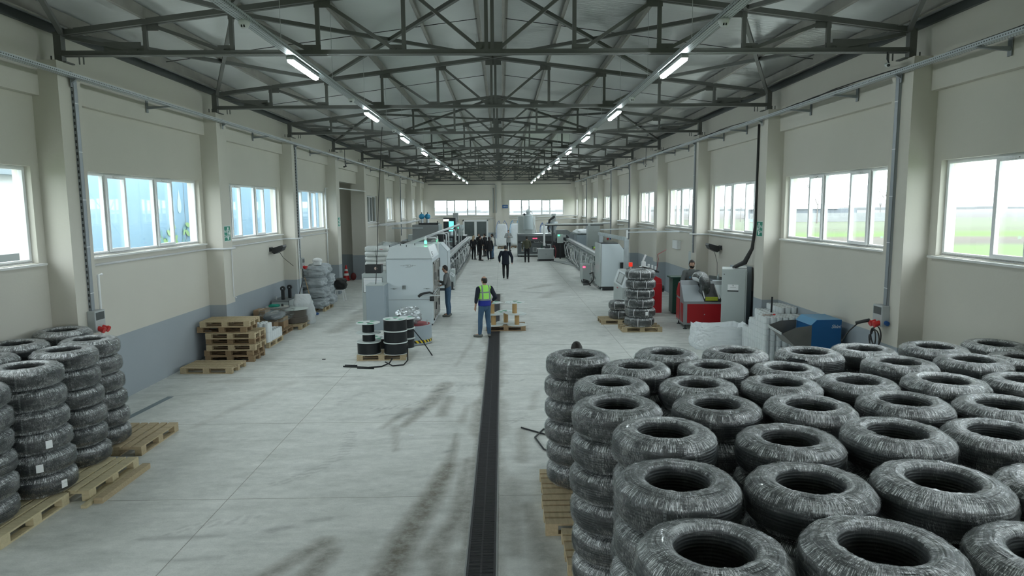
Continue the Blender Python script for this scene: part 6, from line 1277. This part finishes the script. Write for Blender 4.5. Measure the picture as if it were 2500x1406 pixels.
def head_fn(d):
    k = 1.0
    if d.y > .3: k += .0
    nose = max(0, 1-((d.x/.16)**2+((d.z+.10)/.22)**2)) if d.y > .5 else 0; k += .22*nose
    if d.y > .4: k -= .05*max(0, 1-((abs(d.x)-.35)/.15)**2-((d.z-.06)/.12)**2)       # eye sockets
    if d.y > .2: k += .05*max(0, 1-((d.z-.22)/.1)**2)*max(0, 1-(d.x/.6)**2)           # brow
    if d.z < -.3: k *= 1-.10*(abs(d.x))-(.10 if d.y < 0 else 0)*(-d.z)
    if d.y > .3 and d.z < -.55: k += .05
    k += .16*max(0, 1-(d.y/.18)**2-((d.z+.02)/.26)**2)*(1 if abs(d.x) > .8 else 0)   # ears
    return k
def remesh(o, v, it=3):
    m = o.modifiers.new('fuse', 'REMESH'); m.mode = 'VOXEL'; m.voxel_size = v; m.use_smooth_shade = True
    s_ = o.modifiers.new('soften', 'SMOOTH'); s_.factor = .6; s_.iterations = it; return o
def person(label, loc, rz, top, legs, H=1.75, pose=None, hair=HAIR, hairkind='short', coat=None, shoes=SHOE, skin=SKIN, group=None, near=False, head_rz=0.0, bald=False, beard=False, vest=False, sleeve=1.0, build=1.0, cap=None, bend=0.0):
    p = thing('person', label, 'person', loc, rz, group); s = H/1.75; p.scale = (s, s, s)
    J = dict(hl=(-.09, 0, .92), hr=(.09, 0, .92), kl=(-.105, .015, .50), kr=(.105, .015, .50), al=(-.11, -.01, .09), ar=(.11, -.01, .09), tl=(-.14, .15, .035), tr=(.14, .15, .035),
             el=(-.255, -.03, 1.14), er=(.255, -.03, 1.14), wl=(-.25, .04, .89), wr=(.25, .04, .89))
    if pose: J.update(pose)
    by = bend
    def B(x, y, z): # bend the upper body forward about the waist
        if by and z > 1.0: q = Matrix.Rotation(-by, 3, 'X') @ Vector((x, y, z-1.0)); return (q.x, q.y, q.z+1.0)
        return (x, y, z)
    sl, sr = B(-.175*build, -.01, 1.415), B(.175*build, -.01, 1.415)
    vx = .009 if near else .013
    b = MB()
    chain(b, [B(0, 0, .92), B(0, 0, 1.06), B(0, 0, 1.25), B(0, 0, 1.37)], [.135, .12, .14*build, .12*build], .68, 18); chain(b, [sl, sr], [.058, .058], .9)
    chain(b, [B(0, -.015, 1.42), B(0, .0, 1.56)], [.058, .052])
    hc = Vector(B(0, .015, 1.645)); R_h = Matrix.Rotation(head_rz, 4, 'Z')
    hb = MB(); hb.sphere((0, 0, 0), (.076, .094, .118), 28, 20, 0, head_fn); o = len(b.v); b.v += [tuple((R_h @ Vector(v))+hc) for v in hb.v]; b.f += [tuple(i+o for i in f) for f in hb.f]; b.m += hb.m
    for S, e, w_, h, k, a, t in (('l', 'el', 'wl', 'hl', 'kl', 'al', 'tl'), ('r', 'er', 'wr', 'hr', 'kr', 'ar', 'tr')):
        sh = sl if S == 'l' else sr; chain(b, [sh, J[e]], [.052, .040]); chain(b, [J[e], J[w_]], [.040, .027]); chain(b, [J[h], J[k]], [.085, .056]); chain(b, [J[k], tuple((Vector(J[k])+Vector(J[a]))/2+Vector((0, -.015, 0))), J[a]], [.055, .053, .036]); chain(b, [J[a], J[t]], [.036, .032])
        W_ = Vector(J[w_]); d = (W_-Vector(J[e])).normalized(); sd = -1 if S == 'l' else 1; side = Vector((0, 1, 0)) if abs(d.y) < .7 else Vector((-sd, 0, 0)); side = (side-d*side.dot(d)).normalized(); nrm = d.cross(side)
        chain(b, [W_, W_+d*.085], [.028, .034], 1.0, 12)
        for i, ln in enumerate((.062, .072, .066, .05)):
            r0 = W_+d*.09+side*(.026-.0175*i); c1 = r0+d*ln*.55+nrm*sd*-.004; c2 = c1+d*ln*.40-nrm*sd*.018*(-1 if False else 1); chain(b, [r0-d*.02, c1, c2], [.0098, .0092, .008], 1, 8)
        t0 = W_+d*.03+side*.022; chain(b, [t0, t0+d*.035+side*.028, t0+d*.07+side*.030], [.012, .011, .009], 1, 8)
    body = b.obj('body', skin, p); remesh(body, vx, 2)
    # trousers
    b = MB(); chain(b, [(0, 0, .90), (0, 0, 1.02)], [.152, .142], .72, 18)
    for h, k, a in (('hl', 'kl', 'al'), ('hr', 'kr', 'ar')): 
        kk = Vector(J[k]); aa = Vector(J[a]); chain(b, [J[h], kk], [.098, .070]); chain(b, [kk, (kk+aa)/2+Vector((0, -.015, .0)), aa+Vector((0, 0, .02))], [.070, .066, .056])
    remesh(b.obj('trousers', legs, p), vx*1.15, 3)
    # upper garment
    b = MB(); z0 = .93 if not coat else coat
    tor = [B(0, 0, z0), B(0, 0, 1.06), B(0, 0, 1.25), B(0, 0, 1.375)]; rr = [.150, .142*max(1, build*.98), .158*build, .135*build] if not coat else [.205, .185, .185, .150]
    chain(b, tor, rr, .74, 20, .18); chain(b, [sl, sr], [.072, .072], .9); chain(b, [B(0, -.02, 1.40), B(0, -.012, 1.475)], [.075, .066])
    for sh, e, w_ in ((sl, 'el', 'wl'), (sr, 'er', 'wr')):
        E_ = Vector(J[e]); W2 = E_+(Vector(J[w_])-E_)*sleeve; kq = 1.25 if coat else 1.0; chain(b, [sh, E_], [.072*kq, .058*kq]); chain(b, [E_, W2], [.058*kq, (.044 if sleeve > .6 else .050)*kq])
    remesh(b.obj('jumper' if not coat else 'coat', top, p), vx*1.15, 3)
    if vest:
        b = MB(); chain(b, [B(0, 0, .93), B(0, 0, 1.06), B(0, 0, 1.25), B(0, -.005, 1.37)], [.195, .188, .190, .170], .80, 24, .15); chain(b, [(-.125, -.01, 1.425), (.125, -.01, 1.425)], [.082, .082], .95)
        remesh(b.obj('safety_vest', VESTM, p), vx, 2)
    # shoes
    for a, t in (('al', 'tl'), ('ar', 'tr')):
        A = Vector(J[a]); T = Vector(J[t]); d = (T-A); d.z = 0; d.normalize(); zb = A.z-.09
        b = MB(); chain(b, [A+Vector((0, 0, -.035))-d*.045, A+d*.06+Vector((0, 0, -.045)), A+d*.165+Vector((0, 0, -.055))], [.050, .046, .036], 1.0, 14)
        b.v = [(x, y, max(z, zb+.002)) for x, y, z in b.v]; b.obj('shoe', shoes, p, True)
    # hair
    def hfn(d):
        if bald: inr = d.z < .60 and d.z > -.62 and d.y < .2 and (abs(d.x) > .5 or d.y < -.1) and not (d.z < -.1 and d.y > -.3)
        elif hairkind == 'long': inr = (d.z > .45) or (d.y < .25 and abs(d.x) > .3) or d.y < -.1
        else: inr = (d.z > .42 and d.y > .3) or (d.y <= .3 and d.z > -.05-.25*(d.y < -.2)) or (d.y < -.55 and d.z > -.6)
        return (1.10 if inr else .84)*(1+.02*math.sin(d.x*23+d.z*19))
    hb = MB(); hb.sphere((0, 0, .004), (.078, .096, .119), 32, 24, 0, hfn); hb.v = [tuple((R_h @ Vector(v))+hc) for v in hb.v]
    if hairkind == 'long': chain(hb, [hc+Vector((0, -.055, .02)), hc+Vector((0, -.085, -.12)), hc+Vector((0, -.10, -.25))], [.085, .085, .06], .7)
    hb.obj('hair' if not cap else 'cap', cap or hair, p, True)
    if beard:
        def bf(d): return 1.07 if (d.z < -.28 and d.y > -.2 and not (d.z > -.5 and abs(d.x) < .28 and d.y > .7 and d.z > -.42)) else .82
        hb = MB(); hb.sphere((0, 0, 0), (.076, .094, .118), 32, 24, 0, bf); hb.v = [tuple((R_h @ Vector(v))+hc) for v in hb.v]; hb.obj('beard', hair, p, True)
    for sx in (-1, 1):
        hb = MB(); q = R_h @ Vector((sx*.029, .082, .012)); hb.sphere(tuple(q+hc), (.011, .007, .006), 10, 6); hb.obj('eye', BLACK, p, True)
        if beard: hb = MB(); q = R_h @ Vector((sx*.030, .090, .032)); hb.sphere(tuple(q+hc), (.020, .006, .005), 10, 6); hb.obj('eyebrow', hair, p, True)
    return p
# vest cloth: lime above, blue below, grey reflective bands
VESTM = bpy.data.materials.new('vest_cloth'); VESTM.use_nodes = True; _n = VESTM.node_tree.nodes; _l = VESTM.node_tree.links; _b = _n['Principled BSDF']; _b.inputs['Roughness'].default_value = .7
_tc = _n.new('ShaderNodeTexCoord'); _s = _n.new('ShaderNodeSeparateXYZ'); _l.new(_tc.outputs['Object'], _s.inputs[0])
def _m(o, a, c=None):
    x = _n.new('ShaderNodeMath'); x.operation = o
    for i, v in enumerate((a, c)):
        if v is None: continue
        if isinstance(v, (int, float)): x.inputs[i].default_value = v
        else: _l.new(v, x.inputs[i])
    return x.outputs[0]
def _band(src, c, w): return _m('LESS_THAN', _m('ABSOLUTE', _m('SUBTRACT', src, c)), w)
_z = _s.outputs['Z']; _ax = _m('ABSOLUTE', _s.outputs['X'])
_g = _m('MAXIMUM', _band(_z, 1.10, .022), _m('MAXIMUM', _band(_z, 1.315, .020), _m('MULTIPLY', _band(_ax, .105, .020), _m('GREATER_THAN', _z, 1.10))))
_mx = _n.new('ShaderNodeMix'); _mx.data_type = 'RGBA'; _l.new(_m('GREATER_THAN', _z, 1.09), _mx.inputs['Factor']); _mx.inputs['A'].default_value = (.006, .02, .25, 1); _mx.inputs['B'].default_value = (.38, .85, .14, 1)
_m2 = _n.new('ShaderNodeMix'); _m2.data_type = 'RGBA'; _l.new(_g, _m2.inputs['Factor']); _l.new(_mx.outputs['Result'], _m2.inputs['A']); _m2.inputs['B'].default_value = (.22, .26, .26, 1); _l.new(_m2.outputs['Result'], _b.inputs['Base Color'])

person('person in lime and blue safety vest and jeans, seen from behind', (-.34, 19.45, 0), .42, NAVY, DENIM, 1.76, dict(el=(-.27, -.05, 1.15), wl=(-.27, .03, .90), er=(.30, -.10, 1.16), wr=(.235, .06, .98), al=(-.15, .02, .09), tl=(-.27, .13, .035), kl=(-.125, .03, .50), ar=(.12, -.03, .09), tr=(.17, .11, .035)),
       shoes=SHOEG, near=True, head_rz=.35, bald=True, vest=True, sleeve=.45, build=1.1)
person('person in dark navy coat walking away along the middle', (.36, 35.4, 0), -.05, NAVY, BLK, 1.74, dict(kl=(-.11, .06, .52), al=(-.10, -.06, .13), kr=(.10, .10, .50), ar=(.09, .10, .09), tr=(.10, .26, .035), tl=(-.10, .08, .06), el=(-.33, -.03, 1.16), wl=(-.32, .08, .95), er=(.34, -.05, 1.15), wr=(.34, .02, .90)), coat=.80, build=1.25)
person('person in olive jumper facing the grey extruder', (1.87, 46.1, 0), -.05, OLIVE, BLK, 1.76, dict(el=(-.30, -.02, 1.15), wl=(-.30, .0, .90), er=(.26, .02, 1.15), wr=(.20, .18, 1.0)), build=1.15)
person('person in open light grey coat holding a phone, facing the camera', (.75, 58.6, 0), PI+.05, LGREY, CHAR, 1.78, dict(el=(-.30, .02, 1.16), wl=(-.06, .24, 1.18), er=(.30, .02, 1.16), wr=(.05, .25, 1.17), al=(-.10, .08, .09), ar=(.12, -.08, .09)), coat=.72)
G3 = 'people talking beside the left line'
person('fair-haired person in dark jacket, leftmost of the talking group', (-1.86, 48.9, 0), -.5, CHAR, BLK, 1.72, dict(er=(.26, .05, 1.15), wr=(.12, .22, 1.30)), hair=BLOND, hairkind='long', group=G3, build=1.1)
person('person in black suit with white collar in the talking group', (-1.36, 47.9, 0), -1.2, BLK, BLK, 1.76, dict(el=(-.24, .05, 1.14), wl=(-.12, .2, 1.1)), group=G3)
person('person half hidden behind the one in the black suit', (-1.13, 51.9, 0), .9, BLK, BLK, 1.74, dict(er=(.25, .08, 1.2), wr=(.12, .18, 1.45)), group=G3)
person('long-haired person in long black coat with pale shoes', (-.72, 47.6, 0), .35, BLK, NAVY, 1.68, dict(al=(-.05, .05, .09), ar=(.08, -.12, .11)), hairkind='long', coat=.74, shoes=WHITE, group=G3)
person('bearded person in cream jumper turned to the left', (-.52, 49.4, 0), 1.3, CREAM, DENIM, 1.82, dict(), beard=True, group=G3, build=1.1)
person('person in the far back of the talking group, face partly visible', (-1.62, 53.2, 0), PI-.4, BLK, BLK, 1.7, dict(), group=G3)
person('person in grey top and jeans working at the open machine door', (-1.70, 23.3, 0), 1.45, GREYC, DENIM, 1.76, dict(er=(.28, .06, 1.15), wr=(.20, .22, 1.08), el=(-.26, .06, 1.18), wl=(-.16, .22, 1.22)), near=True, shoes=SHOEG, bend=.12)
op = person('bearded person in grey sweatshirt behind the red machine', (6.33, 21.85, 0), PI+.12, cloth('grey_sweatshirt', (.12, .13, .13)), CHAR, 1.98, dict(el=(-.31, .10, 1.16), wl=(-.10, .26, 1.10), er=(.31, .08, 1.16), wr=(.14, .28, 1.12)), near=True, beard=True, build=1.15)
part(op, 'round_badge', BLUEL, lambda b: b.lathe([(.014, 0), (.026, 0), (.026, .004), (.014, .004)], 18, T=Matrix.Translation((.09, .125, 1.28)) @ Matrix.Rotation(-PI/2, 4, 'X')))
person('person standing behind the aisle-side coils, only black hair showing', (1.27, 9.8, 0), .2, BLK, BLK, 1.75, dict())
person('crouched person with lime cap behind the right trough', (5.65, 37.0, 0), PI/2+.3, BLK, BLK, 1.72, dict(), cap=mat('lime_cap', (.42, .75, .08), .7), bend=.75)

# ================================================================ outside
GRASS = bpy.data.materials.new('field'); GRASS.use_nodes = True; _n = GRASS.node_tree.nodes; _l = GRASS.node_tree.links; _b = _n['Principled BSDF']; _b.inputs['Roughness'].default_value = .95; _b.inputs['Specular IOR Level'].default_value = .1
_g = _n.new('ShaderNodeNewGeometry'); _s = _n.new('ShaderNodeSeparateXYZ'); _l.new(_g.outputs['Position'], _s.inputs[0]); _nz = _n.new('ShaderNodeTexNoise'); _nz.inputs['Scale'].default_value = .05; _nz.inputs['Detail'].default_value = 5; _l.new(_g.outputs['Position'], _nz.inputs[0])
_a = _m('ADD', _s.outputs['Y'], _m('MULTIPLY', _nz.outputs[0], 14)); _mr = _n.new('ShaderNodeMapRange'); _mr.inputs[1].default_value = 0; _mr.inputs[2].default_value = 400; _l.new(_a, _mr.inputs[0])
_r = _n.new('ShaderNodeValToRGB'); _l.new(_mr.outputs[0], _r.inputs[0]); cr = _r.color_ramp; cr.interpolation = 'EASE'
for pos_, c in ((0, (.15, .22, .09)), (.17, (.16, .24, .09)), (.19, (.15, .14, .11)), (.22, (.17, .15, .12)), (.245, (.15, .24, .07)), (.29, (.17, .19, .12)), (.35, (.19, .22, .14)), (.50, (.19, .21, .15)), (.54, (.20, .19, .17)), (1.0, (.24, .24, .23))):  # far stops turn paler and greyer, distance haze put into the colour
    if pos_ in (0, 1.0): e = cr.elements[0 if pos_ == 0 else -1]
    else: e = cr.elements.new(pos_)
    e.position = pos_; e.color = (c[0]*.62, c[1]*.62, c[2]*.66, 1)
_l.new(_r.outputs[0], _b.inputs['Base Color'])
b = MB(); b.bx(-900, 900, -300, 1500, -.5, -.35); o = struct(b.obj('ground_outside', GRASS))
BB = mat('blue_facade', (.25, .38, .48), .6, 0, .05, .3); LB = mat('mural_pale', (.48, .62, .64), .6, 0, 0); GM = mat('mural_green', (.32, .48, .20), .6, 0, 0); GM2 = mat('mural_green_dark', (.20, .36, .36), .6, 0, 0)
t = P('neighbour_building', 'light blue building with water drop mural outside the left windows', 'building', (-13.2, 20.2, -.35)); part(t, 'wall', BB, lambda b: b.bx(-9, 0, 0, 22, 0, 6.6)); part(t, 'roof_edge', MIDM, lambda b: b.bx(-9.1, .05, -.05, 22.1, 6.6, 6.75))
def drop(b, y, z, s): n = 24; b.add([(.012, y+s*.5*math.sin(a)*(math.sin(a/2)**1.5), z+s*math.cos(a)) for a in [2*PI*i/n for i in range(n)]], [tuple(range(n))])
part(t, 'water_drop', LB, lambda b: drop(b, 8.35, 4.45, .50)); part(t, 'water_drop', LB, lambda b: drop(b, 7.65, 3.95, .38))
def leaf(b, y, z, s, a, i=0):
    c, si = math.cos(a), math.sin(a); P8 = [(-1, 0), (-.5, .35), (0, .45), (.5, .35), (1, 0), (.5, -.35), (0, -.45), (-.5, -.35)]; b.add([(.013+.004*i, y+(u*c-v*si)*s, z+(u*si+v*c)*s) for u, v in P8], [tuple(range(8))])
rn = random.Random(4)
for i in range(22): part(t, 'leaf', GM if i % 2 else GM2, lambda b: leaf(b, 6.5+rn.random()*2.6, 2.6+rn.random()*.9, .14+rn.random()*.12, rn.random()*3, i))
part(t, 'link_wall', BB, lambda b: b.bx(0, 2.2, 9.5, 9.75, 0, 6.6)) ; part(t, 'link_wall', BB, lambda b: b.bx(2.2, 5.45, 9.5, 9.75, 0, 5.6)); part(t, 'corner_strip', MIDM, lambda b: b.bx(0, .008, 8.8, 8.83, 0, 6.6))
t = P('white_building', 'white building with dark base outside the nearest left window', 'building', (-13.0, 6, -.35)); part(t, 'wall', mat('white_render', (.62, .64, .65), .7), lambda b: b.bx(-8, 0, 0, 13.3, 2.95, 5.05)); part(t, 'base', mat('grey_base', (.10, .11, .11), .8), lambda b: b.bx(-8, 0, 0, 13.3, 0, 2.95)); part(t, 'roof', mat('grey_roof', (.22, .27, .30), .5), lambda b: b.bx(-8, .25, -.2, 13.4, 5.05, 5.3)); part(t, 'small_window', mat('dim_window', (.25, .27, .28), .2), lambda b: b.bx(-.02, .02, 9.9, 11.4, 4.05, 4.35))
t = P('annex_building', 'plain grey annex close outside the far left windows', 'building', (-11.5, 42.5, -.35)); part(t, 'wall', mat('annex_grey', (.16, .17, .17), .8), lambda b: b.bx(-4, 0, 0, 24, 0, 7.5))
t = P('garden_wall', 'long pale garden wall across the field outside on the right', 'wall', (74, 163, -.35)); part(t, 'wall', mat('pale_wall', (.26, .27, .27), .8, 0, .2, .5), lambda b: b.bx(-14, 26, 0, .4, 0, 2.1))
t = P('farm_shed', 'low white-roofed farm shed far outside on the right', 'shed', (92, 205, -.35)); part(t, 'roof', mat('white_roof', (.40, .42, .43), .5), lambda b: b.prism([(0, 3.0), (8, 3.9), (8, 3.7), (0, 2.8)], 'x', -18, 10)); part(t, 'wall', mat('shed_wall', (.15, .17, .19), .8), lambda b: b.bx(-16, 16, .5, 7, 0, 2.8))
BARK = mat('bare_twigs', (.17, .15, .14), .9)
def tree(x, y, h, lab, seed):
    rn = random.Random(seed); b = MB(); t = P('bare_tree', lab, 'tree', (x, y, -.35), 0, 'bare trees outside')
    def br(p, d, l, r, dep):
        q = p+d*l; b.tube([p, q], [r, r*.6], 5)
        if dep: 
            for _ in range(3): br(q, (d+Vector((rn.uniform(-.7, .7), rn.uniform(-.7, .7), rn.uniform(0, .5)))).normalized(), l*.68, r*.55, dep-1)
    br(Vector((0, 0, 0)), Vector((.02, 0, 1)), h*.36, h*.013, 4); b.obj('branches', BARK, t)
tree(70, 150, 11, 'big bare tree outside, seen through the second right window', 1); tree(60, 170, 8, 'bare tree far outside left of the garden wall', 2); tree(98, 175, 9, 'bare tree behind the garden wall outside', 3); tree(14.5, 23.5, 5.2, 'thin bare sapling close outside the second right window', 6)
b = MB(); rn = random.Random(9)
for i in range(90): x = -200+i*8; y = 520+rn.uniform(-30, 30); r = rn.uniform(5, 9); b.sphere((x, y, 0), (r*1.6, r, r*.55), 8, 5)
o = b.obj('hedge_line', mat('hazy_trees', (.20, .21, .21), .95)); o['kind'] = 'stuff'; tag(o, 'hazy distant tree line along the horizon', 'trees')
